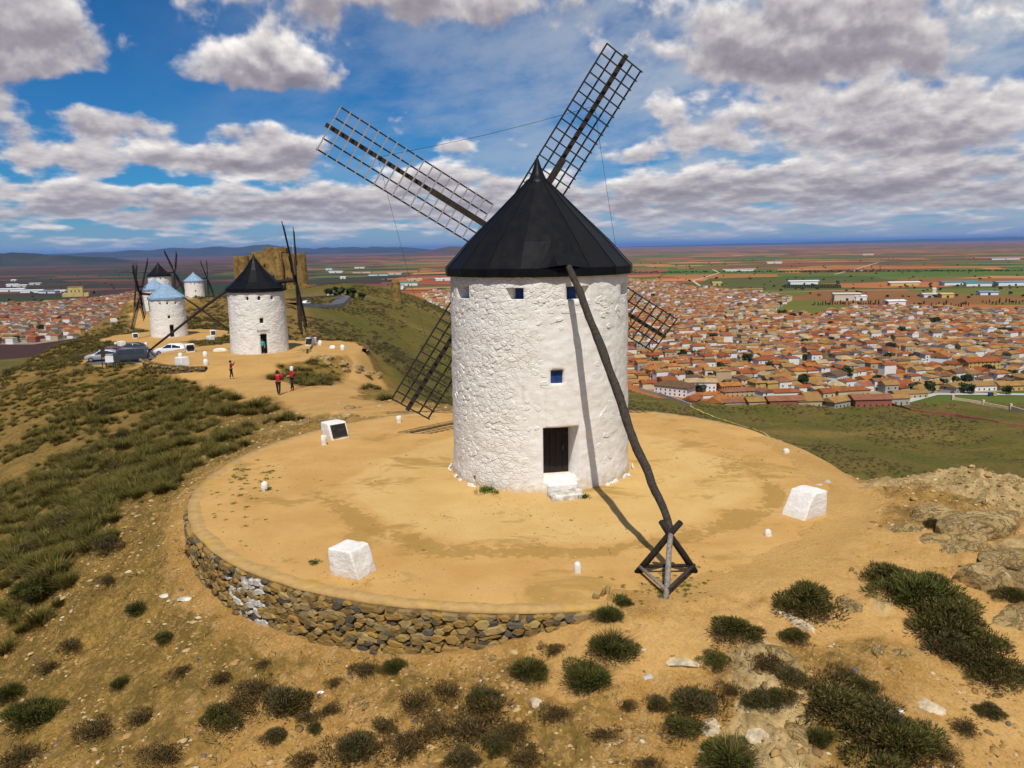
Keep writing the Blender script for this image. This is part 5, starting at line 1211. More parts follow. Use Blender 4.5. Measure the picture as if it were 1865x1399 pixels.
# individual buildings along the edge of the town, from the survey: u, v of the foot, width, depth, height, roof height, wall, roof, hip, floors, yaw, label
EDGE = [
 (1232, 728, 26, 15, 10.5, 3.6, 'white', 'brown', 1, 3, -38, 'big white hotel with dark brown hipped roof at the town edge'),
 (1278, 716, 22, 12, 9.0, 2.2, 'white', 'pale', 0, 2, -5, 'white wing with rows of dark windows adjoining the brown roofed hotel'),
 (1262, 742, 13, 10, 5.5, 2.4, 'grey', 'terracotta', 0, 2, 62, 'grey gabled house just below the brown roofed hotel'),
 (1310, 741, 18, 12, 4.0, 3.6, 'grey', 'orange', 0, 1, 60, 'large grey gable end at the meadow edge right of the hotel'),
 (1345, 742, 20, 9, 4.0, 1.8, 'grey', 'rose', 0, 1, 5, 'low grey walled house at the meadow edge with rose roof'),
 (1385, 743, 17, 11, 5.0, 2.4, 'beige', 'tan', 0, 1, 5, 'beige house between the grey walls and the red house'),
 (1432, 744, 23, 11, 6.0, 2.8, 'brick', 'rose', 0, 1, 2, 'bright red walled house at the meadow edge'),
 (1475, 743, 16, 11, 5.2, 2.4, 'beige', 'tan', 0, 1, 2, 'beige house right of the bright red house'),
 (1530, 743, 19, 12, 5.0, 2.8, 'grey', 'tan', 0, 1, 30, 'grey house left of the dark red house'),
 (1590, 742, 25, 12, 6.0, 3.0, 'brick', 'rose', 0, 1, 2, 'dark red walled house farther right at the meadow edge'),
 (1635, 738, 16, 10, 5.2, 2.4, 'grey', 'tan', 0, 1, 5, 'grey house right of the dark red house'),
 (1525, 700, 16, 13, 8.0, 2.8, 'white', 'brown', 0, 2, 40, 'white gabled house with brown roof behind the meadow row'),
 (1590, 703, 19, 12, 6.0, 2.4, 'cream', 'orange', 0, 2, 20, 'salmon cream house behind the dark red house'),
 (1490, 706, 18, 12, 6.0, 2.2, 'white', 'tan', 1, 2, 10, 'white house with tan hipped roof above the red house'),
 (1390, 690, 18, 12, 8.0, 2.4, 'grey', 'tan', 0, 2, 25, 'tall grey house with a blank side wall behind the meadow row'),
 (1400, 668, 22, 12, 7.0, 2.6, 'white', 'terracotta', 1, 2, 10, 'white house with terracotta hipped roof above the tall grey house'),
 (1720, 672, 17, 14, 12.0, 4.0, 'white', 'orange', 0, 3, 50, 'tall white gabled house standing above the roofs on the right'),
 (1790, 676, 30, 14, 9.0, 3.2, 'ochre', 'terracotta', 0, 3, 8, 'long yellow three storey building with terracotta roof on the right'),
 (1695, 712, 17, 11, 5.5, 2.4, 'ochre', 'tan', 0, 1, 20, 'yellow house by the road at the town edge'),
 (1745, 716, 18, 12, 5.5, 2.6, 'grey', 'tan', 0, 1, 35, 'grey gabled house beside the road on the right'),
 (1800, 712, 28, 11, 4.5, 2.6, 'white', 'tan', 0, 1, 5, 'long white house with tan roof beside the road'),
 (1845, 712, 20, 11, 4.5, 2.6, 'ochre', 'tan', 0, 1, 3, 'yellow house at the right edge beside the road'),
 (1175, 708, 16, 10, 5.0, 2.0, 'cream', 'tan', 0, 2, -20, 'cream house half hidden by the lower sail on the right'),
 (1330, 716, 15, 10, 6.0, 2.4, 'ochre', 'orange', 0, 2, 8, 'orange roofed house right of the white hotel wing'),
 (1350, 724, 26, 10, 5.0, 2.2, 'beige', 'rose', 1, 2, 8, 'row house with rose roof above the grey meadow walls'),
 (1430, 726, 24, 10, 5.0, 2.2, 'white', 'terracotta', 1, 1, 5, 'white row house right behind the bright red house'),
 (1560, 722, 20, 10, 5.0, 2.2, 'beige', 'terracotta', 1, 1, 8, 'beige row house behind the grey and dark red houses'),
 (1660, 726, 24, 9, 4.0, 2.0, 'beige', 'tan', 0, 1, 5, 'beige shed beside the bend of the town road'),
]
taken = []
HOTEL = None
for (u, v, w, d, h, rh, wk, rk, hip, fl, yaw, lab) in EDGE:
    P_ = on_plane(u, v, PLAIN); yy = P_[1]+d/2
    w, d = w*1.08, d*1.05
    house(P_[0], yy, R(yaw), w, d, h, rh, wk, rk, hip, lab, 'houses at the edge of the town', fl, rng, nwin=(7 if 'hotel' in lab or 'wing' in lab else None))
    taken.append((P_[0], yy, max(w, d)*.62))
# town outlines on the plain
def poly_in(x, y, P):
    c = False; n = len(P); j = n-1
    for i in range(n):
        if (P[i][1] > y) != (P[j][1] > y) and x < (P[j][0]-P[i][0])*(y-P[i][1])/(P[j][1]-P[i][1])+P[i][0]: c = not c
        j = i
    return c
PR = [tuple(on_plane(u, v, PLAIN)[:2]) for u, v in ((1100, 690), (1200, 722), (1300, 733), (1430, 735), (1560, 734), (1650, 722), (1865, 712), (1960, 712), (2050, 600), (1865, 572), (1700, 566), (1560, 565), (1480, 580), (1400, 572), (1440, 545), (1300, 530), (1150, 512), (1050, 525), (900, 530), (770, 535), (790, 560), (900, 600))]
PL = [tuple(on_plane(u, v, PLAIN)[:2]) for u, v in ((-120, 628), (60, 628), (130, 618), (240, 585), (330, 550), (250, 535), (180, 546), (120, 552), (-100, 560))]
cells = []
def fill(poly, yaw, cw, cd, street, seed, keepp=.93, ww=(46, 16, 10, 7, 2, 19), wr=(24, 15, 28, 13, 12, 8)):
    rg = random.Random(seed); xs = [p[0] for p in poly]; ys = [p[1] for p in poly]; cx, cy_ = sum(xs)/len(xs), sum(ys)/len(ys); Rm = max(max(xs)-min(xs), max(ys)-min(ys))
    ca, sa = math.cos(yaw), math.sin(yaw); nx = int(Rm*.75/cw); ny = int(Rm*.75/cd); mnx, mxx, mny, mxy = min(xs), max(xs), min(ys), max(ys)
    for i in range(-nx, nx+1):
        for j in range(-ny, ny+1):
            lx = i*cw+math.floor(i/6)*street+rg.uniform(-1.5, 1.5); ly = j*cd+math.floor(j/2)*street*.8+rg.uniform(-1.5, 1.5)
            # the lanes bend a little
            bend = .25*math.sin(lx/190)+.18*math.sin(ly/150)
            x = cx+lx*ca-ly*sa+math.sin(ly/90)*14; y = cy_+lx*sa+ly*ca+math.sin(lx/120)*16
            if not (mnx < x < mxx and mny < y < mxy) or abs(x) > .76*y+60 or not poly_in(x, y, poly) or rg.random() > keepp: continue
            if any((x-a)**2+(y-b)**2 < (r_+5)**2 for a, b, r_ in taken): continue
            w = cw*rg.uniform(.82, 1.12); d = cd*rg.uniform(.80, 1.10); fl = 1 if rg.random() < .48 else 2
            if rg.random() < .09: fl = 3
            wk = rg.choices(['white', 'cream', 'grey', 'ochre', 'brick', 'beige'], ww)[0]
            rk = rg.choices(['terracotta', 'orange', 'tan', 'brown', 'rose', 'pale'], wr)[0]
            cells.append((x, y, yaw+bend*.5+rg.choice((0, math.pi/2, 0, math.pi))+rg.uniform(-.12, .12), w, d, 1.4+fl*3.1*rg.uniform(.9, 1.15), rg.uniform(1.2, 2.9), wk, rk, rg.random() < .4, fl))
fill(PR, R(16), 11.8, 9.4, 5.6, 5, .90); fill(PL, R(-20), 12.5, 10.0, 7.0, 6, .62, (24, 12, 20, 8, 10, 26), (36, 6, 8, 32, 16, 2))  # west town: darker wall and roof choices stand in for cloud shade
cells = [c for c in cells if (abs(c[0]) < .76*c[1]+60) and not (-.02 < c[0]/c[1] < .10 and c[1] < 900 and c[0] > 0)]
def prom(c): return (c[3]*c[5])/math.hypot(c[0], c[1])**2
cells.sort(key=prom, reverse=True)
adj = {1: 'low', 2: 'two storey', 3: 'tall three storey'}
for c in cells[:272]:
    x, y, yaw, w, d, h, rh, wk, rk, hip, fl = c
    u_ = 932.5+F_PX*(x/y)
    where = ('west of the ridge' if x < -300 else 'behind the mill' if u_ < 1160 else 'behind the sail' if u_ < 1260 else 'above the hotel' if u_ < 1340 else 'above the grey walls' if u_ < 1420 else 'above the red house' if u_ < 1500 else 'left of the dark-red house' if u_ < 1570 else 'right of the dark-red house' if u_ < 1680 else 'above the road' if u_ < 1780 else 'near the right edge')
    band = 'front row' if y < 640 else 'second rows' if y < 690 else 'third rows' if y < 750 else 'middle rows' if y < 820 else 'farther rows'
    house(x, y, yaw, w, d, h, rh, wk, rk, hip, f"{adj[fl]} {wk} {rk}-roofed {'hipped' if hip else 'gabled'} house {where}, {band}", 'houses of the town on the plain', fl, rng)
# the remaining houses, too small to pick apart
Vb, Fb, Mb = [], [], []; mats_ = ['wall_'+k for k in WALLS]+['roof_'+k for k in ROOFS]; wi = {k: i for i, k in enumerate(WALLS)}; ri = {k: i+len(WALLS) for i, k in enumerate(ROOFS)}
for (x, y, yaw, w, d, h, rh, wk, rk, hip, fl) in cells[272:]:
    ca, sa = math.cos(yaw), math.sin(yaw); b = len(Vb); e = 1.08; rx = .25 if hip else .54
    L_ = [(-.5, -.5, -1), (.5, -.5, -1), (.5, .5, -1), (-.5, .5, -1), (-.5, -.5, h), (.5, -.5, h), (.5, .5, h), (-.5, .5, h), (-.5*e, -.5*e, h), (.5*e, -.5*e, h), (.5*e, .5*e, h), (-.5*e, .5*e, h), (-rx, 0, h+rh), (rx, 0, h+rh)]
    for lx, ly, lz in L_: Vb.append((x+lx*w*ca-ly*d*sa, y+lx*w*sa+ly*d*ca, PLAIN+lz))
    for f in ((0, 1, 5, 4), (1, 2, 6, 5), (2, 3, 7, 6), (3, 0, 4, 7)): Fb.append([b+k for k in f]); Mb.append(wi[wk])
    for f in ((8, 9, 13, 12), (10, 11, 12, 13), (8, 12, 11, 11), (9, 10, 13, 13)): Fb.append([b+k for k in f]); Mb.append(ri[rk] if (hip or f[2] != f[3]) else wi[wk])
mb = bpy.data.meshes.new('distant_houses'); mb.from_pydata(Vb, [], [f if f[2] != f[3] else f[:3] for f in Fb])
for a in mats_: mb.materials.append(MATS[a])
mb.polygons.foreach_set('material_index', Mb); mb.update()
tag(put('distant_houses', mb), 'mass of small tile roofed houses in the farther streets of the town', None, None, 'stuff')
print('houses', len(cells))
# pale ground of streets and yards under the town
flat('street', (0.30, 0.235, 0.15), .95, .2, .02)
for nm, P_ in (('town_ground', PR), ('west_town_ground', PL)):
    tag(MB().add([(a, b, PLAIN+.35) for a, b in P_], [tuple(range(len(P_)))]).build(nm, 'street'), kind='structure')
# roads
def flat_road(pts, w, mat, name, z=PLAIN+.6):
    V_ = []; F_ = []
    for i, (x, y) in enumerate(pts):
        a = pts[max(0, i-1)]; b = pts[min(len(pts)-1, i+1)]; d = math.hypot(b[0]-a[0], b[1]-a[1]); nx, ny = (b[1]-a[1])/d*w/2, -(b[0]-a[0])/d*w/2
        V_ += [(x+nx, y+ny, z), (x-nx, y-ny, z)]
    for i in range(len(pts)-1): F_.append((i*2+1, i*2, i*2+2, i*2+3))
    return tag(MB().add(V_, F_).build(name, mat), kind='structure')
def px(*uv): return [tuple(on_plane(u, v, PLAIN)[:2]) for u, v in uv]
flat('track', (0.52, 0.40, 0.25), .95, .1, .05)
flat_road(px((1640, 735), (1700, 719), (1800, 719), (1900, 720)), 8, 'concrete', 'town_road')
flat_road(px((1275, 521), (1262, 512), (1310, 497), (1298, 491)), 9, 'track', 'farm_track'); flat_road(px((1520, 500), (1560, 490), (1600, 478)), 9, 'track', 'farm_track')
flat_road(px((130, 545), (170, 556), (195, 566)), 12, 'track', 'farm_track'); flat_road(px((1390, 534), (1520, 530), (1700, 528)), 7, 'track', 'farm_track')
# footpath down the meadow
fp = []
for u, v in ((1252, 737), (1262, 745), (1285, 755), (1320, 767), (1355, 778), (1390, 790), (1425, 806)):
    fp.append(see(u, v, 60, 700)[:2])
V_ = []; F_ = []
for i in range((len(fp)-1)*10+1):
    k = i/10; j = min(int(k), len(fp)-2); k -= j; x = fp[j][0]*(1-k)+fp[j+1][0]*k; y = fp[j][1]*(1-k)+fp[j+1][1]*k; dxx, dyy = fp[j+1][0]-fp[j][0], fp[j+1][1]-fp[j][1]; L = math.hypot(dxx, dyy); nx, ny = dyy/L*.7, -dxx/L*.7
    V_ += [(x+nx, y+ny, gz(x+nx, y+ny)+.35), (x-nx, y-ny, gz(x-nx, y-ny)+.35)]
for i in range(len(V_)//2-1): F_.append((i*2+1, i*2, i*2+2, i*2+3))
flat('path_earth', (0.42, 0.30, 0.09), .95, .2, .2)
tag(MB().add(V_, F_).build('footpath', 'path_earth'), kind='structure')
# garden walls at the foot of the meadow
def garden_wall(uv, h, mat, label, gap=0, w=.8):
    pts = [see(u, v, 80, 760)[:2] for u, v in uv]; root = None; o0 = None
    for i in range(len(pts)-1):
        (ax, ay), (bx, by) = pts[i], pts[i+1]; L = math.hypot(bx-ax, by-ay); n = max(1, int(L/14))
        for q in range(n):
            p0 = (ax+(bx-ax)*q/n, ay+(by-ay)*q/n); p1 = (ax+(bx-ax)*(q+1)/n, ay+(by-ay)*(q+1)/n); z0, z1 = gz(*p0), gz(*p1)
            if root is None: root = tag(empty('garden_wall', (*p0, z0)), label, 'wall', None, 'thing'); o0 = Vector((*p0, z0))
            a = Vector((*p0, (z0+z1)/2+h/2-.5))-o0; b = Vector((*p1, (z0+z1)/2+h/2-.5))-o0; MB().bar(a, b, w, h+1).build('panel', mat, root)
            if gap: MB().box(a+Vector((0, 0, h*.5)), (1.6, 1.6, h+2.0)).build('pillar', mat, root)
garden_wall(((1620, 738), (1660, 748), (1740, 760), (1820, 772), (1900, 785)), 1.6, 'wall_brick', 'long red brick garden wall at the foot of the meadow')
garden_wall(((1735, 728), (1790, 738), (1840, 748), (1890, 757)), 2.2, 'wall_cream', 'cream wall with pillars beside the road on the right', 1)
garden_wall(((1165, 712), (1200, 722), (1240, 735), (1258, 741)), 2.4, 'wall_grey', 'grey concrete yard wall below the brown roofed hotel')
# containers by the road
for u, v, c, lab in ((1803, 722, 'blue_paint', 'blue container beside the town road'), (1811, 722, 'wall_ochre', 'yellow container beside the town road')):
    P_ = on_plane(u, v, PLAIN); r_ = tag(empty('waste_container', (P_[0], P_[1], PLAIN+.6)), lab, 'container', 'waste containers by the road'); MB().box((0, 0, 1.1), (2.6, 1.8, 2.2)).build('bin', c, r_); MB().box((0, 0, 2.32), (2.7, 1.9, .2)).build('lid', c, r_)
P_ = on_plane(1735, 717, PLAIN); car(P_[0], P_[1]-1, PLAIN+.65, R(5), 'red_car', 'red car on the town road')
# warehouses and farms on the plain
flat('shed_white', (0.70, 0.70, 0.68), .6, .05, .1); flat('shed_teal', (0.06, 0.22, 0.21), .6, .1, .1); flat('shed_blue', (0.16, 0.26, 0.38), .6, .1, .1); flat('shed_yellow', (0.55, 0.40, 0.12), .8, .1, .1); flat('shed_cream', (0.55, 0.49, 0.38), .8, .1, .1); flat('shed_red', (0.34, 0.12, 0.07), .8, .1, .1)
SH = [(20, 531, 90, 'shed_white', 'shed_white', 9), (60, 533, 70, 'shed_white', 'shed_white', 8), (90, 534, 60, 'shed_white', 'shed_blue', 7), (112, 533, 40, 'shed_white', 'shed_white', 7), (24, 522, 40, 'shed_white', 'shed_white', 9), (42, 523, 36, 'shed_cream', 'shed_white', 8), (26, 512, 24, 'shed_white', 'shed_white', 6), (66, 519, 44, 'shed_cream', 'shed_cream', 7),
  (1166, 525, 34, 'shed_cream', 'shed_teal', 8), (1216, 525, 30, 'shed_white', 'shed_blue', 8), (1305, 520, 26, 'shed_yellow', 'shed_yellow', 9), (1345, 548, 46, 'shed_white', 'shed_white', 7), (1380, 553, 60, 'shed_white', 'shed_white', 7), (1300, 533, 36, 'shed_cream', 'roof_rose', 6), (1365, 531, 60, 'shed_cream', 'roof_tan', 6),
  (1462, 518, 80, 'shed_white', 'shed_white', 10), (1345, 494, 130, 'shed_white', 'shed_cream', 8), (1540, 547, 50, 'shed_cream', 'shed_cream', 14), (1565, 547, 24, 'shed_white', 'shed_white', 9), (1628, 556, 34, 'shed_white', 'shed_white', 9), (1645, 520, 74, 'shed_yellow', 'shed_white', 9), (1745, 519, 100, 'shed_white', 'shed_teal', 9), (1780, 521, 60, 'shed_white', 'shed_teal', 9), (1845, 520, 90, 'shed_white', 'shed_blue', 10), (1798, 537, 36, 'shed_white', 'shed_blue', 7), (1700, 541, 46, 'shed_white', 'shed_cream', 7), (1722, 542, 26, 'shed_yellow', 'shed_yellow', 8), (1560, 494, 60, 'shed_cream', 'roof_rose', 7), (1700, 541, 8, 'shed_cream', 'shed_cream', 18),
  (1410, 480, 80, 'shed_white', 'shed_white', 8), (1580, 465, 90, 'shed_cream', 'shed_white', 9), (1830, 473, 160, 'shed_white', 'shed_blue', 9),
  (745, 520, 60, 'shed_white', 'shed_teal', 10), (728, 527, 26, 'shed_white', 'shed_blue', 13), (708, 519, 44, 'shed_red', 'roof_rose', 6), (690, 502, 90, 'shed_white', 'shed_teal', 7), (660, 497, 100, 'shed_cream', 'roof_rose', 7), (612, 497, 70, 'shed_white', 'shed_white', 8), (600, 492, 40, 'shed_white', 'shed_teal', 12), (655, 489, 60, 'shed_white', 'shed_white', 7), (755, 512, 50, 'shed_yellow', 'shed_cream', 7), (808, 511, 60, 'shed_white', 'shed_white', 8), (720, 500, 60, 'shed_white', 'shed_cream', 6), (625, 508, 22, 'shed_white', 'shed_white', 8)]
words_ = {'shed_white': 'white', 'shed_teal': 'teal', 'shed_blue': 'blue', 'shed_yellow': 'yellow', 'shed_cream': 'cream', 'shed_red': 'red', 'roof_rose': 'rose', 'roof_tan': 'tan'}
SHP = {}
def shed_parts(mat, kind):
    if (mat, kind) not in SHP:
        SHP[(mat, kind)] = (unit_wall() if kind == 'w' else unit_gable()).mesh('wall' if kind == 'w' else 'roof', mat)
    return SHP[(mat, kind)]
for i, (u, v, w, wm, rm, h) in enumerate(SH):
    P_ = on_plane(u, v, PLAIN); side = 'left of the ridge' if u < 200 else ('beyond the castle spur' if u < 850 else ('behind the town, left part' if u < 1420 else ('behind the town, middle' if u < 1640 else 'behind the town, far right')))
    far_w = 'nearer' if P_[1] < 2300 else ('distant' if P_[1] < 4000 else 'very distant')
    r_ = tag(empty('warehouse', tuple(P_), R(rng.uniform(-12, 12))), f"{far_w} {'long' if w > 55 else 'short'} {words_[wm]} shed with {words_[rm]} roof {side}", 'shed', 'sheds and farms on the plain')
    put('wall', shed_parts(wm, 'w'), r_, (0, 0, -.5), None, (w, min(22, w*.6), h)); put('roof', shed_parts(rm, 'r'), r_, (0, 0, h-.45), None, (w, min(22, w*.6), 2.4))
    put('door', DOO, r_, (0, -min(22, w*.6)/2-.05, 2.4), None, (min(5, w*.3), .2, 4.8))
# tan bull-ring like church block on the left plain
P_ = on_plane(140, 540, PLAIN); ch = tag(empty('church', tuple(P_), R(20)), 'square sand coloured church block on the plain at the left', 'church')
MB().box((0, 0, 13), (38, 36, 28)).build('nave', 'shed_yellow', ch); MB().box((-27, 0, 5), (16, 30, 11)).build('annex', 'shed_yellow', ch); MB().box((26, 0, 5), (14, 30, 11)).build('annex', 'shed_yellow', ch); MB().box((0, 0, 28), (39, 37, 2)).build('roof', 'roof_tan', ch)
for k in range(3): MB().box((-10+k*10, -18.1, 16), (2.4, .4, 6)).build('window', 'window_dark', ch)

# ------------------------------------------------------------------ hills at the horizon
t = material('hill_far'); p = t.pos(); n = t.noise(p, .0012, 6, .6)
t.surface(t.mix(n.ss(.35, .65), (0.030, 0.036, 0.020), (0.060, 0.052, 0.034)), .95, spec=.05)
t = material('hill_red'); p = t.pos(); n = t.noise(p, .002, 6, .6)
t.surface(t.mix(n.ss(.35, .65), (0.13, 0.060, 0.035), (0.075, 0.060, 0.035)), .95, spec=.05)
def hills(name, D, prof, depth, mat, seed):
    """prof: (u, height in survey pixels above the plain's edge) at distance D"""
    us = np.array([p[0] for p in prof], float); hs = np.array([p[1] for p in prof], float)
    uu = np.linspace(us[0], us[-1], 200); hh = np.interp(uu, us, hs); hh = np.convolve(np.pad(hh, 4, 'edge'), np.ones(9)/9, 'valid')
    hh = np.maximum(hh+fbm(uu, uu*0, .05, 4, seed)*hh*.35, 0)
    V_ = []; nv = 14
    for j in range(nv):
        k = j/(nv-1); rough_ = 1+.25*fbm(uu*.06, np.full(len(uu), k*5), 1, 3, seed+3)
        for u_, h_, q_ in zip(uu, hh, rough_):
            y = D+depth*k; x = (u_-932.5)/F_PX*D*(1+.0*k); zz = PLAIN-5+(h_*D/F_PX+5)*math.sin(math.pi*min(1, k*1.0))**.8*float(q_)
            V_.append((x, y, zz))
    n_ = len(uu); F_ = [(j*n_+i, j*n_+i+1, (j+1)*n_+i+1, (j+1)*n_+i) for j in range(nv-1) for i in range(n_-1)]
    tag(MB().add(V_, F_).build(name, mat, None, True), kind='structure')
hills('hills', 24000, [(-250, 9), (0, 8), (60, 9), (130, 11), (190, 13), (250, 15), (330, 16), (400, 16), (440, 20), (480, 18), (510, 11), (555, 9), (572, 14), (600, 12), (640, 10), (660, 13), (690, 11), (720, 9), (750, 9), (775, 2)], 6000, 'hill_far', 3)
hills('dark_hills', 9000, [(-300, 20), (-60, 26), (-10, 24), (30, 14), (60, 19), (90, 13), (130, 13), (160, 7), (220, 2), (260, 0)], 1600, 'hill_far', 8)
hills('red_hills', 14000, [(640, 0), (720, 3), (770, 8), (810, 14), (850, 14), (900, 9), (960, 3), (1020, 0)], 2500, 'hill_red', 12)
hills('low_hills', 42000, [(1050, 0), (1250, 2), (1400, 3), (1600, 4), (1750, 5), (1900, 6), (2100, 6)], 6000, 'hill_far', 15)

# ------------------------------------------------------------------ plants
def tuft_arrays(n, h, r, seed, spread=.55, width=.02, dome=0.0, seg=2):
    """upright blades leaning outward; dome > 0 starts them on a rounded body"""
    rg = np.random.RandomState(seed); V_ = []; F_ = []
    for i in range(n):
        a = rg.uniform(0, 6.283); q = math.sqrt(rg.uniform(0, 1)); bx, by = math.cos(a)*q*r*.55, math.sin(a)*q*r*.55
        bz = dome*h*rg.uniform(0, 1)*(1-q*q*.8)
        ln = h*(1-dome*.6)*rg.uniform(.55, 1.05)*(1-.25*q)
        lean = spread*(q*1.1+.15)*rg.uniform(.5, 1.3); aa = a+rg.uniform(-.7, .7); dx_, dy_ = math.cos(aa), math.sin(aa); wx, wy = -dy_, dx_
        tw = rg.uniform(-.6, .6); wx, wy = wx*math.cos(tw)-wy*math.sin(tw), wx*math.sin(tw)+wy*math.cos(tw); w = width*rg.uniform(.6, 1.4); b = len(V_)
        for s in range(seg+1):
            k = s/seg; o_ = lean*ln*k*k+lean*ln*.35*k; zz = bz+ln*k*(1-.35*lean*k)
            cx, cy_ = bx+dx_*o_, by+dy_*o_; ww = w*(1-k*.85)
            V_ += [(cx-wx*ww, cy_-wy*ww, zz), (cx+wx*ww, cy_+wy*ww, zz)]
        for s in range(seg): F_.append((b+2*s, b+2*s+1, b+2*s+3, b+2*s+2))
    return V_, F_
def bush_arrays(n, h, r, seed, leaf=.05):
    """rounded shrub: short needle sprays over a lumpy dome, with bare twigs below"""
    rg = np.random.RandomState(seed); V_ = []; F_ = []
    lob = []
    for _ in range(11):
        la = rg.uniform(0, 6.283); lr = rg.uniform(.05, .78)*r; lob.append((math.cos(la)*lr, math.sin(la)*lr, rg.uniform(.18, .62)*h*(1.15-lr/r*.7), rg.uniform(.24, .52)))
    for i in range(n):
        cx, cy_, cz_, s = lob[rg.randint(len(lob))]; d = rg.normal(size=3); d /= np.linalg.norm(d); d[2] = abs(d[2])*.95-.18
        q = rg.uniform(.55, 1.0); p = np.array([cx, cy_, cz_])+d*q*np.array([r*s, r*s, h*.55*s]); p[2] = max(p[2], .02)
        o = d+rg.normal(size=3)*.45+np.array([0, 0, .65]); o /= np.linalg.norm(o); ln = leaf*rg.uniform(1.5, 4.2); sd_ = np.cross(o, rg.normal(size=3)); sd_ /= np.linalg.norm(sd_); w = leaf*rg.uniform(.14, .34); b = len(V_)
        e = p+o*ln; m_ = p+o*ln*.45
        V_ += [tuple(p), tuple(m_+sd_*w), tuple(e), tuple(m_-sd_*w)]; F_.append((b, b+1, b+2, b+3))
    return V_, F_
def plant_mesh(name, V_, F_, mat): m = np_mesh(name, np.array(V_), np.array(F_), [mat]); return m
TUS = [plant_mesh('blades', *tuft_arrays(420, .85, .70, 500+k, .75, .014, .18), 'esparto') for k in range(6)]
GRY = [plant_mesh('foliage', *bush_arrays(2600, .62, .62, 520+k, .034), 'grey_bush') for k in range(3)]
BSH = [plant_mesh('foliage', *bush_arrays(6500, .80, .80, 540+k, .036), 'dark_bush') for k in range(5)]
GRN = [plant_mesh('foliage', *bush_arrays(5200, .78, .82, 550+k, .038), 'green_bush') for k in range(3)]
TWG = [plant_mesh('twigs', *bush_arrays(1100, .50, .80, 560+k, .045), 'dead_twig') for k in range(4)]
UPR = [plant_mesh('blades', *tuft_arrays(700, .72, .58, 580+k, .7, .010, .45), 'dark_bush') for k in range(3)]
WED = [plant_mesh('leaves', *bush_arrays(420, .22, .42, 600+k, .045), 'weed') for k in range(3)]
def plant(name, cat, parts, x, y, z, s, label, group, rz):
    root = tag(empty(name, (x, y, z), rz), label, cat, group)
    for nm, me, sc in parts: put(nm, me, root, (0, 0, -.03*s), None, (s*sc[0], s*sc[1], s*sc[2]))
    return root
rng = random.Random(5)
# shrubs of the foreground: u, v of the foot, width in survey pixels, kind, where
FG = [(1470, 1112, 105, 'b', 'right of the trestle, alone on the earth'), (1622, 1062, 90, 'b', 'at the upper left end of the long hedge on the right'), (1668, 1098, 120, 'b', 'second from the upper end of the long hedge on the right'), (1715, 1140, 125, 'b', 'in the middle of the long hedge on the right'), (1760, 1180, 130, 'b', 'below the middle of the long hedge on the right'), (1732, 1190, 90, 'g', 'on the lower left side of the long hedge'), (1815, 1235, 110, 'b', 'at the lower right end of the long hedge'), (1700, 1090, 80, 'g', 'on the upper right side of the long hedge'),
 (1345, 1162, 80, 'b', 'above the pale foreground rock'), (1448, 1170, 50, 'b', 'small, right of the pale foreground rock'), (1106, 1128, 52, 'u', 'just right of where the stone wall ends'), (1115, 1190, 95, 'u', 'below the end of the stone wall'), (1135, 1102, 32, 'b', 'tiny, at the end of the stone wall below the trestle'), (965, 1235, 72, 'u', 'below the stone wall, under the windmill door'), (1070, 1252, 92, 'u', 'below the wall end, beside a dead twig heap'), (1300, 1208, 48, 'b', 'small, below the trestle'), (1272, 1292, 85, 'g', 'grey, low in the foreground below the trestle'), (1240, 1335, 70, 'b', 'low in the foreground, left of the grey one'), (1330, 1396, 95, 'u', 'at the bottom edge below the trestle'),
 (1500, 1275, 110, 't', 'sprawling, left end of the lower right thicket'), (1545, 1300, 120, 'b', 'in the lower right thicket'), (1600, 1330, 120, 'g', 'greyish, in the lower right thicket'), (1625, 1378, 130, 'b', 'at the bottom of the lower right thicket'), (1492, 1350, 56, 'u', 'small, beneath the lower right thicket'), (1560, 1262, 60, 'b', 'at the top of the lower right thicket'), (716, 1222, 46, 'u', 'at the foot of the stone wall, left of centre'), (668, 1226, 55, 't', 'dry, at the foot of the stone wall'), (520, 1290, 92, 'g', 'greyish, lower left of the white streaked wall'), (412, 1318, 70, 'b', 'lower left foreground, under the grey one'), (400, 1240, 46, 't', 'dry, below the white streaked wall'), (252, 1118, 46, 'u', 'small, on the bare left slope'), (298, 1168, 34, 'u', 'tiny, on the bare left slope'), (850, 1335, 92, 't', 'dry, bottom centre'), (900, 1300, 80, 't', 'dry, below the stone wall, centre'), (905, 1360, 60, 'g', 'grey, bottom centre'), (755, 1290, 66, 't', 'dry, left of bottom centre'), (645, 1378, 86, 'g', 'grey, at the bottom edge left of centre'), (745, 1370, 80, 't', 'dry, at the bottom edge'), (62, 1312, 95, 'u', 'large, near the bottom left corner'), (85, 1078, 95, 'u', 'large, on the left edge of the slope'), (18, 1270, 60, 'u', 'at the left edge near the bottom'), (500, 1350, 46, 'g', 'small grey, bottom left'), (345, 1010, 30, 't', 'dry, against the left end of the stone wall'), (600, 1300, 40, 't', 'dry, below the left part of the wall'), (200, 1060, 40, 't', 'dry, on the bare left slope'), (170, 1340, 70, 't', 'dry, bottom left'), (1840, 1090, 50, 'b', 'small, between the right hand rocks'), (1820, 1180, 40, 'u', 'small, at the right edge below the rocks'), (1180, 1395, 50, 't', 'dry, at the bottom edge right of centre'), (1010, 1190, 40, 't', 'dry, below the right part of the wall'), (575, 1330, 30, 'g', 'tiny grey, bottom left of centre'), (1700, 960, 34, 'g', 'tiny grey, on the rocks at the right'), (1420, 1275, 60, 'b', 'small, left of the lower right thicket'), (1395, 1215, 60, 't', 'dry, at the foot of the pale foreground rock')]
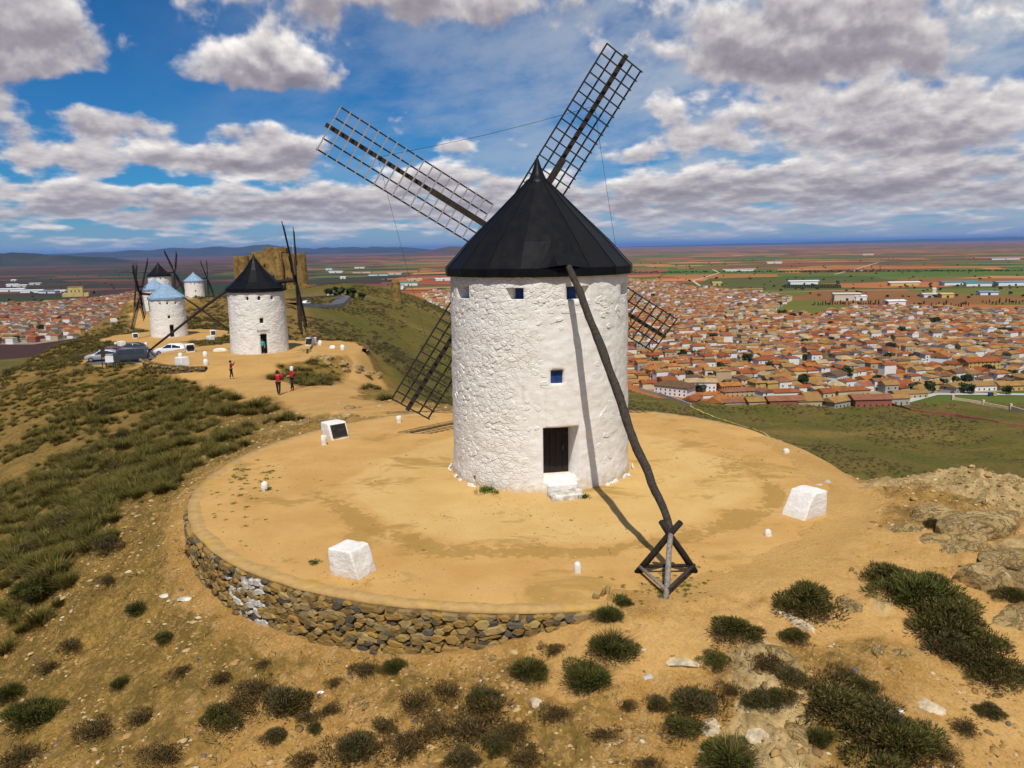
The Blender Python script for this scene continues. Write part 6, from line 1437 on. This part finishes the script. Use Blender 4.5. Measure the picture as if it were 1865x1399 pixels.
FG += [(u, v, w, kd, None) for u, v, w, kd in ((470, 1262, 70, 't'), (435, 1290, 60, 't'), (560, 1310, 46, 't'), (818, 1268, 60, 't'), (880, 1285, 66, 'g'), (932, 1340, 60, 't'), (790, 1332, 56, 't'), (1010, 1312, 50, 't'), (700, 1332, 52, 't'), (1200, 1292, 46, 'g'), (1440, 1242, 60, 'g'), (1535, 1238, 56, 't'), (1655, 1335, 60, 't'), (330, 1232, 40, 't'), (220, 1252, 40, 'u'), (130, 1182, 46, 't'), (262, 1312, 56, 't'), (92, 1222, 44, 't'), (1095, 1342, 50, 't'), (1752, 1330, 50, 't'), (1802, 1302, 46, 'g'), (960, 1388, 60, 't'), (300, 1384, 70, 't'), (1332, 1262, 44, 't'), (1380, 1285, 60, 'g'), (560, 1390, 60, 't'), (40, 1390, 80, 't'), (1720, 1385, 60, 't'), (840, 1392, 60, 'g'), (1140, 1290, 36, 't'), (480, 1215, 30, 't'), (610, 1250, 30, 't'))]
kindw = {'b': 'dark green bushy', 'g': 'brownish green rounded', 'u': 'green upright', 't': 'withered twiggy'}
for i, (u, v, w, kd, where) in enumerate(FG):
    x, y, z = see(u, v, 8, 60); s = w/F_PX*math.hypot(y, CAM_H-z)/1.38
    kx, ky, kz = rng.uniform(.85, 1.15), rng.uniform(.85, 1.15), rng.uniform(.75, 1.1)
    if kd == 'b': parts = [('foliage', (BSH+GRN)[(i*3) % 8], (1.05*kx, 1.05*ky, .95*kz)), ('twigs', TWG[i % 4], (1.05*ky, 1.05*kx, .9))]
    elif kd == 'g': parts = [('foliage', BSH[(i+2) % 5], (.9, .9, .7)), ('foliage', GRY[i % 3], (1.15, 1.15, 1.15)), ('twigs', TWG[i % 4], (1.1, 1.1, 1.0))]
    elif kd == 'u': parts = [('blades', UPR[i % 3], (1.1*kx, 1.1*ky, 1.0)), ('foliage', GRN[i % 3], (.9*ky, .9*kx, .85*kz)), ('twigs', TWG[i % 4], (1, 1, .6))]
    else: parts = [('twigs', TWG[i % 4], (1.2, 1.2, .9)), ('twigs', TWG[(i+1) % 4], (.9, .9, .6)), ('foliage', GRY[i % 3], (.7, .7, .6))]
    plant('shrub', 'shrub', parts, x, y, z, s, f"{kindw[kd]} shrub {where}" if where else f"low {kindw[kd]} shrub scattered in the foreground", 'shrubs in the foreground', rng.uniform(0, 6))
# esparto tussocks: left slope, saddle, round the farther terraces
N_ = 60000; rg = np.random.RandomState(9)
X_ = rg.uniform(-150, 12, N_); Y_ = 12+rg.uniform(0, 1, N_)**1.5*170
ok = (np.abs(X_) < .70*Y_+3)
X_, Y_ = X_[ok], Y_[ok]
Zz, b_, r_, g_, p_ = terrain(X_, Y_, True, True)
rt = np.hypot(X_-TC[0], Y_-TC[1])
clump = fbm(X_, Y_, .11, 4, 90)+.35*fbm(X_, Y_, .5, 2, 91)
slope_side = (X_ < -.36*Y_+2.5-2.0*(Y_ < 34)) | ((Y_ > 38) & (X_ < -.24*Y_+4))
front_bare = (Y_ < np.where(X_ < -14.5, 22.0, 22.0+(X_+14.5)*2.0)+clump*6)       # raw earth below the wall stays open
keep_ = (rt > 12.3) & (b_ < .25) & slope_side & ~front_bare & (clump > -.125) & (g_ < .5)
X_, Y_, Zz, clump = X_[keep_], Y_[keep_], Zz[keep_], clump[keep_]
chosen = []; grid = {}
for x, y, z, c in zip(X_, Y_, Zz, clump):
    s = rng.uniform(.42, .92)*(1.0+.35*(c > .05)); mind = .60*s
    key = (int(x//1.2), int(y//1.2)); bad = False
    for a in (-1, 0, 1):
        for b in (-1, 0, 1):
            for (qx_, qy_) in grid.get((key[0]+a, key[1]+b), ()):
                if (qx_-x)**2+(qy_-y)**2 < mind**2: bad = True
    if bad: continue
    grid.setdefault(key, []).append((x, y)); chosen.append((x, y, z, s))
def upx(x, y, z):
    q = np.array([x, y, z-CAM_H]); dpt = q@_fw; return 932.5+F_PX*(q@_rt)/dpt, 699.5-F_PX*(q@_up)/dpt
chosen.sort(key=lambda c: -(c[3]/math.hypot(c[0], c[1])) if -40 < upx(*c[:3])[0] < 1900 else 0)
print('tussocks', len(chosen))
NT = 245
for i, (x, y, z, s) in enumerate(chosen[:NT]):
    u, v = upx(x, y, z); grey = rng.random() < .12
    col_ = ['at the far left', 'left of the cars', 'below the silver car', 'below the grey van', 'below the white car', 'below the second mill', 'below the lone photographer', 'below the two people'][min(7, int(max(0, u)//70))]
    row_ = 'nearest row' if v > 1000 else 'second row' if v > 920 else 'third row' if v > 850 else 'fourth row' if v > 800 else 'fifth row' if v > 760 else 'sixth row' if v > 725 else 'top row'
    size = 'large' if s > .92 else ('small' if s < .6 else 'middling')
    parts = [('foliage', GRY[i % 3], (1.2, 1.2, 1.1)), ('twigs', TWG[i % 4], (1, 1, 1))] if grey else [('blades', TUS[i % 6], (1, 1, 1))]
    plant('tussock', 'tussock', parts, x, y, z, s, f"{size} {'brownish grey cushion plant' if grey else 'olive esparto tussock'} {col_}, {row_}", 'tussocks on the hillside', rng.uniform(0, 6))
def scatter_mesh(name, items, variants, mat, label):
    """one mesh from many small plants: items (x, y, z, s, variant)"""
    Vv, Ff, b = [], [], 0
    arr = [(np.array(v_), np.array(f_)) for v_, f_ in variants]
    for (x, y, z, s, k) in items:
        v_, f_ = arr[k % len(arr)]; a = rng.uniform(0, 6.28); ca, sa = math.cos(a), math.sin(a)
        q = v_*s; q = np.c_[q[:, 0]*ca-q[:, 1]*sa+x, q[:, 0]*sa+q[:, 1]*ca+y, q[:, 2]+z-.02]; Vv.append(q); Ff.append(f_+b); b += len(q)
    if not Vv: return
    tag(put(name, np_mesh(name, np.concatenate(Vv), np.concatenate(Ff), [mat])), label, None, None, 'stuff')
low_t = [tuft_arrays(130, .62, .66, 700+k, .7, .022, .2, 1) for k in range(4)]
mid_t = [tuft_arrays(150, .80, .66, 710+k, .7, .022, .18, 2) for k in range(4)]
rest = chosen[NT:]
scatter_mesh('esparto_grass', [(x, y, z, s, i) for i, (x, y, z, s) in enumerate(rest) if y < 75], mid_t, 'esparto', 'olive esparto grass covering the left slope')
scatter_mesh('far_esparto_grass', [(x, y, z, s*1.1, i) for i, (x, y, z, s) in enumerate(rest) if y >= 75], low_t, 'esparto', 'olive esparto grass on the ridge by the farther mills')
# short dry grass between the tussocks, low scrub on the right flank
M_ = 30000; X2 = rg.uniform(-60, 22, M_); Y2 = 9+rg.uniform(0, 1, M_)**1.7*75; ok = np.abs(X2) < .70*Y2+2; X2, Y2 = X2[ok], Y2[ok]
Z2, b2, r2, g2, p2 = terrain(X2, Y2, True, True); rt2 = np.hypot(X2-TC[0], Y2-TC[1]); c2_ = fbm(X2, Y2, .35, 3, 95)
k2 = (rt2 > 11.8) & (b2 < .5+c2_) & (c2_ > -.08) & (rg.uniform(0, 1, len(X2)) < .75)
short = [tuft_arrays(9, .20, .22, 730+k, .9, .010, 0, 1) for k in range(6)]
scatter_mesh('dry_grass', [(x, y, z, rng.uniform(.5, 1.3), i) for i, (x, y, z) in enumerate(zip(X2[k2], Y2[k2], Z2[k2]))], short, 'straw', 'short dry grass between stones and tussocks')
M_ = 14000; X3 = rg.uniform(-60, 330, M_); Y3 = rg.uniform(95, 560, M_); Z3, b3, r3, g3, p3 = terrain(X3, Y3, True, True); c3_ = fbm(X3, Y3, .012, 4, 97)+.5*fbm(X3, Y3, .05, 3, 98)
k3 = (g3 > .5) & (p3 < .5) & (c3_ > -.01) & (X3 > -.2*Y3+5)
scr = [bush_arrays(90, .55, .95, 740+k, .14) for k in range(4)]
scatter_mesh('valley_scrub', [(x, y, z, rng.uniform(.6, 1.5), i) for i, (x, y, z) in enumerate(zip(X3[k3], Y3[k3], Z3[k3]))], scr, 'grey_bush', 'dark scrub dotted over the green valley slope')
M_ = 9000; X4 = rg.uniform(-110, -5, M_); Y4 = rg.uniform(95, 430, M_); Z4, b4, r4, g4, p4 = terrain(X4, Y4, True, True); c4_ = fbm(X4, Y4, .03, 4, 99)
k4 = (b4 < .2) & (c4_ > -.06)
scatter_mesh('ridge_scrub', [(x, y, z, rng.uniform(.4, 1.0), i) for i, (x, y, z) in enumerate(zip(X4[k4], Y4[k4], Z4[k4]))], scr, 'grey_bush', 'scrub on the far side of the ridge towards the castle')
# green weeds on the terrace
for i, (u, v, s, lab) in enumerate([(887, 898, .9, 'leafy green weed at the foot of the windmill left of the door'), (1057, 908, .75, 'leafy green weed beside the doorstep'), (483, 893, .55, 'leafy green weed round the small marker stone at left'), (573, 1026, .42, 'round green weed left of the plain white plinth'), (1135, 1095, .6, 'green weed at the wall end near the trestle')]):
    x, y, z = see(u, v, 9, 40); plant('weed', 'weed', [('leaves', WED[i % 3], (1, 1, 1))], x, y, z, s, lab, 'green weeds on the terrace', i)
items = []
for i in range(170):
    a = R(rng.choice((188, 196, 206, 183))+rng.gauss(0, 6)); r_2 = rng.choice((9.5, 10.2, 10.6))+rng.gauss(0, .35)
    x, y = TC[0]+r_2*math.cos(a), TC[1]+r_2*math.sin(a)
    if r_2 < 11: items.append((x, y, .03, min(.34, .10*math.exp(rng.gauss(0, .6))), i))
for i in range(90):
    x, y = rng.gauss(3.75, .7), rng.gauss(17.6, .5); items.append((x, y, terr_z(x, y)+.01, rng.uniform(.07, .2), i))
for i in range(120):
    a = rng.uniform(0, 6.28); r_2 = rng.uniform(5, 11); x, y = TC[0]+r_2*math.cos(a), TC[1]+r_2*math.sin(a); items.append((x, y, .03, rng.uniform(.05, .14), i))
scatter_mesh('small_weeds', items, [bush_arrays(70, .16, .5, 760+k, .07) for k in range(3)], 'weed', 'tiny green weeds sprouting from the trodden earth')

# ------------------------------------------------------------------ stones
def pebble(seed):
    rg_ = np.random.RandomState(seed); v = np.array([(1, 0, 0), (-1, 0, 0), (0, 1, 0), (0, -1, 0), (0, 0, .8), (.6, .6, .5), (-.6, .5, .45), (.5, -.6, .5), (-.55, -.55, .5), (0, 0, -.6)], float)*rg_.uniform(.7, 1.2, (10, 3)); v[:, 1] *= .7; v[:, 2] *= .55
    f = np.array([(4, 5, 6), (4, 6, 8), (4, 8, 7), (4, 7, 5), (5, 0, 2), (5, 2, 6), (6, 2, 1), (6, 1, 8), (8, 1, 3), (8, 3, 7), (7, 3, 0), (7, 0, 5)]); return v, f
M_ = 90000; X5 = rg.uniform(-22, 19, M_); Y5 = 8.6+rg.uniform(0, 1, M_)**1.5*40; ok = np.abs(X5) < .70*Y5+1.5; X5, Y5 = X5[ok], Y5[ok]
Z5, b5, r5, g5, p5 = terrain(X5, Y5, True, True); rt5 = np.hypot(X5-TC[0], Y5-TC[1]); c5 = fbm(X5, Y5, .4, 4, 101); path5 = np.minimum.reduce([seg_dist(X5, Y5, pts)/w for pts, w in PATHS])
k5 = (rt5 > 11.9) & (c5 > -.22) & ((path5 > .8) | (rg.uniform(0, 1, len(X5)) < .15))
sz5 = np.exp(rg.normal(-3.40, .60, len(X5)))
scatter_mesh('gravel', [(x, y, z+.01, float(min(s, .16)), i) for i, (x, y, z, s) in enumerate(zip(X5[k5], Y5[k5], Z5[k5], sz5[k5]))], [pebble(k) for k in range(8)], 'gravel', 'broken stones and gravel strewn over the slope')
items = []
for i in range(3000):
    a = rng.uniform(0, 6.28); r_2 = math.sqrt(rng.random())*11; x, y = TC[0]+r_2*math.cos(a), TC[1]+r_2*math.sin(a)
    if math.hypot(x-MILL[0], y-MILL[1]) > 3.4: items.append((x, y, .045, rng.uniform(.008, .03), i))
scatter_mesh('grit', items, [pebble(k) for k in range(8)], 'gravel', 'small stones on the trodden terrace')
# boulders and outcrops one can tell apart
def boulder(u, v, size, seed, label, mat='grey_rock', sink=.35, rot=None):
    x, y, z = see(u, v, 8, 60); o = pale_rock(x, y, z-size[2]*sink, size, label, mat, seed, 'rocks cropping out of the hillside'); 
    if rot is not None: o.rotation_euler = rot
    return o
for i, (u, v, sz, lab, mt, rot) in enumerate([
 (1415, 1195, (.38, .85, .42), 'pale grey lichen covered rock right of the bottom centre', 'grey_rock', (0, 0, .5)), (1440, 1130, (.12, .75, .20), 'narrow orange edged slab along the pale foreground rock', 'pale_stone', (0, .2, .75)), (1555, 1108, (.35, .50, .30), 'grey rock between the single shrub and the long hedge', 'grey_rock', (0, 0, .6)), (1250, 1205, (.42, .28, .10), 'flat pale slab lying below the trestle', 'pale_stone', (0, 0, .1)),
 (1640, 1190, (.32, .22, .16), 'small grey rock below the long hedge', 'grey_rock', (0, 0, 0)), (1600, 1185, (.26, .2, .16), 'small broken rock left of the one below the hedge', 'grey_rock', (0, 0, 1)), (1790, 1050, (.85, .75, .55), 'large square rock at the right, above the hedge', 'grey_rock', (0, .1, .4)), (1855, 1060, (.8, .7, .5), 'large rock at the right edge beside the square one', 'grey_rock', (0, 0, 1.1)), (1850, 1125, (.9, .65, .35), 'flat rock at the right edge above the hedge end', 'grey_rock', (0, 0, .2)), (1655, 965, (.7, .4, .3), 'low pale rock at the left end of the outcrop', 'grey_rock', (0, 0, -.2)), (1720, 945, (1.4, .8, .5), 'broad pale outcrop rock on the right skyline', 'grey_rock', (0, 0, -.3)), (1800, 960, (1.5, 1.0, .55), 'broad pale outcrop rock at the right edge of the skyline', 'grey_rock', (0, 0, .2)), (1760, 1000, (1.2, .7, .4), 'outcrop rock with dark cracks in front of the skyline ones', 'grey_rock', (0, 0, -.1)), (1835, 1010, (1.1, .7, .4), 'outcrop rock at the right edge in front of the skyline', 'grey_rock', (0, 0, .5)), (1700, 985, (.8, .45, .3), 'low outcrop rock before the broad pale one', 'grey_rock', (0, 0, .1)),
 (1508, 879, (.16, .10, .14), 'small blue grey stone standing behind the right plinth', 'concrete', (0, 0, .4)), (1490, 884, (.22, .09, .05), 'flat blue grey stone lying behind the right plinth', 'concrete', (0, 0, .3)), (980, 1280, (.2, .16, .12), 'loose pale stone below the stone wall', 'pale_stone', (0, 0, 0)), (300, 1085, (.22, .12, .07), 'whitish stone at the left under the wall', 'white_rubble', (0, 0, .3)), (340, 1092, (.26, .14, .08), 'whitish slab right of the other white stone under the wall', 'white_rubble', (0, 0, .2)), (584, 1263, (.10, .06, .03), 'scrap of white paper below the stone wall', 'white_paint', (0, 0, .2)), (1638, 1300, (.10, .09, .06), 'crumpled white scrap in the lower right thicket', 'white_paint', (0, 0, .5)), (1858, 1243, (.09, .07, .06), 'white scrap at the lower end of the hedge', 'white_paint', (0, 0, .5)), (1390, 1340, (.4, .3, .12), 'pale slab low in the foreground right of centre', 'pale_stone', (0, 0, .8)), (1440, 1330, (.3, .5, .25), 'grey rock low in the foreground right of centre', 'grey_rock', (0, 0, .3)), (1290, 1325, (.35, .3, .12), 'sandy slab low in the foreground', 'pale_stone', (0, 0, 1.0)), (430, 1330, (.05, .03, .04), 'tiny white stone at bottom left', 'white_paint', (0, 0, 0)), (1180, 1235, (.12, .1, .1), 'small grey stone between the shrubs below the trestle', 'concrete', (0, 0, 0)),
 (1690, 1290, (.45, .3, .15), 'pale low rock right of the lower thicket', 'pale_stone', (0, 0, -.6)), (610, 770, (.9, .5, .3), 'grey rock beside the path above the left plinth', 'grey_rock', (0, 0, .3)), (640, 745, (.8, .5, .35), 'pale rock on the slope left of the path', 'grey_rock', (0, 0, 1.2)), (625, 760, (.9, .4, .3), 'flat rock among the grass left of the path', 'grey_rock', (0, 0, .4))]):
    boulder(u, v, sz, 200+i, lab, mt, .35, rot)
# rock field right of the second terrace
for i in range(26):
    u = 540+i*6+rng.uniform(-8, 8); v = 640+i*1.7+rng.uniform(-5, 9)
    x, y, z = see(u, v, 40, 130); s = rng.uniform(.3, .9)
    pale_rock(x, y, z-.1, (s, s*.7, s*.5), 'pale limestone lump along the brow right of the second windmill', 'grey_rock', 260+i, 'limestone along the brow')

# ------------------------------------------------------------------ trees on the plain and spur
def crown_arrays(n, h, r, seed, leaf, tall=False):
    rg_ = np.random.RandomState(seed); V_, F_ = [], []
    lob = [(rg_.uniform(-.55, .55)*r, rg_.uniform(-.55, .55)*r, h*rg_.uniform(.35, .8), rg_.uniform(.35, .6)) for _ in range(9)] if not tall else [(rg_.uniform(-.2, .2)*r, rg_.uniform(-.2, .2)*r, h*k, .75*(1-abs(k-.5))) for k in np.linspace(.18, .92, 9)]
    for i in range(n):
        cx, cy_, cz_, s = lob[rg_.randint(9)]; d = rg_.normal(size=3); d /= np.linalg.norm(d); p = np.array([cx, cy_, cz_])+d*rg_.uniform(.5, 1)*np.array([r*s, r*s, (h*.3*s if not tall else h*.12)])
        a, b_ = rg_.normal(size=3)*leaf, rg_.normal(size=3)*leaf; k = len(V_); V_ += [tuple(p-a*.5), tuple(p+b_*.5), tuple(p+a*.5), tuple(p-b_*.5)]; F_.append((k, k+1, k+2, k+3))
    return V_, F_
CRO = [plant_mesh('crown', *crown_arrays(420, 7, 3.6, 800+k, 1.0), 'tree_leaf') for k in range(3)]
POP = [plant_mesh('crown', *crown_arrays(320, 11, 1.9, 810+k, .9, True), 'tree_leaf') for k in range(2)]
TRK = MB().tube([(0, 0, -.5), (.1, 0, 1.6), (0, .1, 3.4), (.2, .1, 4.6)], [.32, .26, .18, .06], 7).tube([(0, 0, 2.2), (.9, .3, 4.2)], [.14, .05], 5).tube([(0, .05, 2.6), (-.8, -.4, 4.4)], [.13, .05], 5).mesh('trunk', 'bark')
def tree(x, y, z, s, pop, label, group, i):
    r_2 = tag(empty('poplar_tree' if pop else 'tree', (x, y, z), rng.uniform(0, 6)), label, 'tree', group); put('trunk', TRK, r_2, None, None, (s, s, s)); put('crown', (POP if pop else CRO)[i % (2 if pop else 3)], r_2, None, None, (s*rng.uniform(.85, 1.1), s*rng.uniform(.85, 1.1), s))
for i, (u, v, s) in enumerate([(590, 537, .6), (606, 536, .78), (625, 536, .7), (638, 537, .55)]):
    x, y = -79+i*4.4, 342+i*2.0; tree(x, y, gz(x, y)-.3, s, False, ['leftmost', 'second', 'third', 'rightmost'][i]+' of the four round trees beside the castle road', 'trees by the castle road', i)
TR_ = [(1155, 545), (1265, 648), (1362, 660), (1190, 664), (1182, 668), (1490, 652), (1700, 658), (1560, 668), (1620, 640), (1395, 590), (1425, 575), (1445, 580), (1460, 577), (1480, 580), (1690, 588), (1705, 590), (1730, 588), (1640, 610), (1850, 590), (1230, 598), (1300, 622), (1540, 690), (1510, 625), (30, 620), (75, 600), (160, 535), (172, 532), (1760, 700), (1850, 655), (1190, 540), (1420, 556), (1350, 560)]
for _ in range(60):
    v = rng.uniform(585, 715); TR_.append((rng.uniform(1170, 1860), v))
for i, (u, v) in enumerate(TR_):
    P_ = on_plane(u, v+4, PLAIN); tree(P_[0], P_[1], PLAIN, (1.3+.8*rng.random())*(.8 if i >= 32 else 1), False, f"dark round tree among the {'left hand' if u < 200 else 'front' if v > 640 else 'middle' if v > 585 else 'far'} roofs of the town, {'left side' if u < 1400 else 'centre' if u < 1620 else 'right side'}", 'trees in the town', i)
for i in range(90):
    if i < 36: u, v = 1480+i*4.6+rng.uniform(-1, 1), 556+rng.uniform(-1, 1)
    elif i < 60: u, v = 1660+(i-36)*4.5, 559+rng.uniform(-3, 3)
    elif i < 75: u, v = 1232+(i-60)*5, 531+rng.uniform(-2, 2)
    else: u, v = 1790+(i-75)*6, 553+rng.uniform(-3, 3)
    P_ = on_plane(u, v, PLAIN); tree(P_[0], P_[1], PLAIN, rng.uniform(.5, .95), i % 3 != 0, ('poplar' if i % 3 else 'tree')+(' in the row behind the town centre' if i < 36 else ' in the row behind the town at right' if i < 60 else ' among the sheds behind the town at left' if i < 75 else ' in the far right grove behind the town'), 'tree rows behind the town', i)
# orchard and hedgerow dots on the plain
items = [(*on_plane(1150+k*4.2+rng.uniform(-2, 2), 497.5-k*.02+rng.uniform(-.5, .5), PLAIN)[:2], PLAIN, rng.uniform(.8, 1.6), k) for k in range(170)]
items += [(*on_plane(1430+(k % 26)*4, 520.5+(k//26)*1.6, PLAIN)[:2], PLAIN, .7, k) for k in range(104)]
items += [(*on_plane(240+rng.uniform(-30, 40), 497+rng.uniform(-1, 1), PLAIN)[:2], PLAIN, 1.3, k) for k in range(40)]+[(*on_plane(rng.uniform(0, 900), rng.uniform(487, 560), PLAIN)[:2], PLAIN, rng.uniform(.6, 1.3), k) for k in range(160)]+[(*on_plane(rng.uniform(1150, 1900), rng.uniform(470, 545), PLAIN)[:2], PLAIN, rng.uniform(.6, 1.5), k) for k in range(220)]
scatter_mesh('distant_hedgerows', items, [crown_arrays(60, 5, 3.2, 830+k, 1.7) for k in range(3)], 'tree_leaf', 'dots of hedgerow and orchard trees on the plain')

# ------------------------------------------------------------------ air
m = bpy.data.materials.new('haze'); m.use_nodes = True; nt = m.node_tree; nt.nodes.clear()
v = nt.nodes.new('ShaderNodeVolumePrincipled'); v.inputs['Color'].default_value = (0.25, 0.48, 1.0, 1); v.inputs['Density'].default_value = 1.9e-5; v.inputs['Anisotropy'].default_value = 0.0
o_ = nt.nodes.new('ShaderNodeOutputMaterial'); nt.links.new(v.outputs[0], o_.inputs['Volume']); MATS['haze'] = m
tag(MB().box((0, 20000, 105), (560000, 620000, 450)).build('haze', 'haze'), 'thin blue haze over the plain', None, None, 'stuff')

# ------------------------------------------------------------------ tell alike neighbours apart by their order from the left
bpy.context.view_layer.update()
ORD = ['leftmost', 'second', 'third', 'fourth', 'fifth', 'sixth', 'seventh', 'eighth', 'ninth', 'tenth', 'eleventh', 'twelfth', 'thirteenth', 'fourteenth', 'fifteenth', 'sixteenth', 'seventeenth', 'eighteenth', 'nineteenth', 'twentieth']
TENS = {20: 'twenty', 30: 'thirty', 40: 'forty'}
def ordinals(k):
    if k < 20: return ORD[k]
    a, b = divmod(k+1, 10); return TENS[a*10]+('-'+(ORD[b-1] if b > 1 else 'first') if b else 'th')
same = {}
for o in scene.objects:
    if o.parent is None and o.get('label') and o.get('category'): same.setdefault(o['label'], []).append(o)
for lab, os_ in same.items():
    if len(os_) < 2 or len(lab.split()) > 13: continue
    os_.sort(key=lambda o: upx(*o.location)[0])
    for k, o in enumerate(os_): o['label'] = f"{lab}, {ordinals(k)} from left" if k else f"{lab}, leftmost such one"
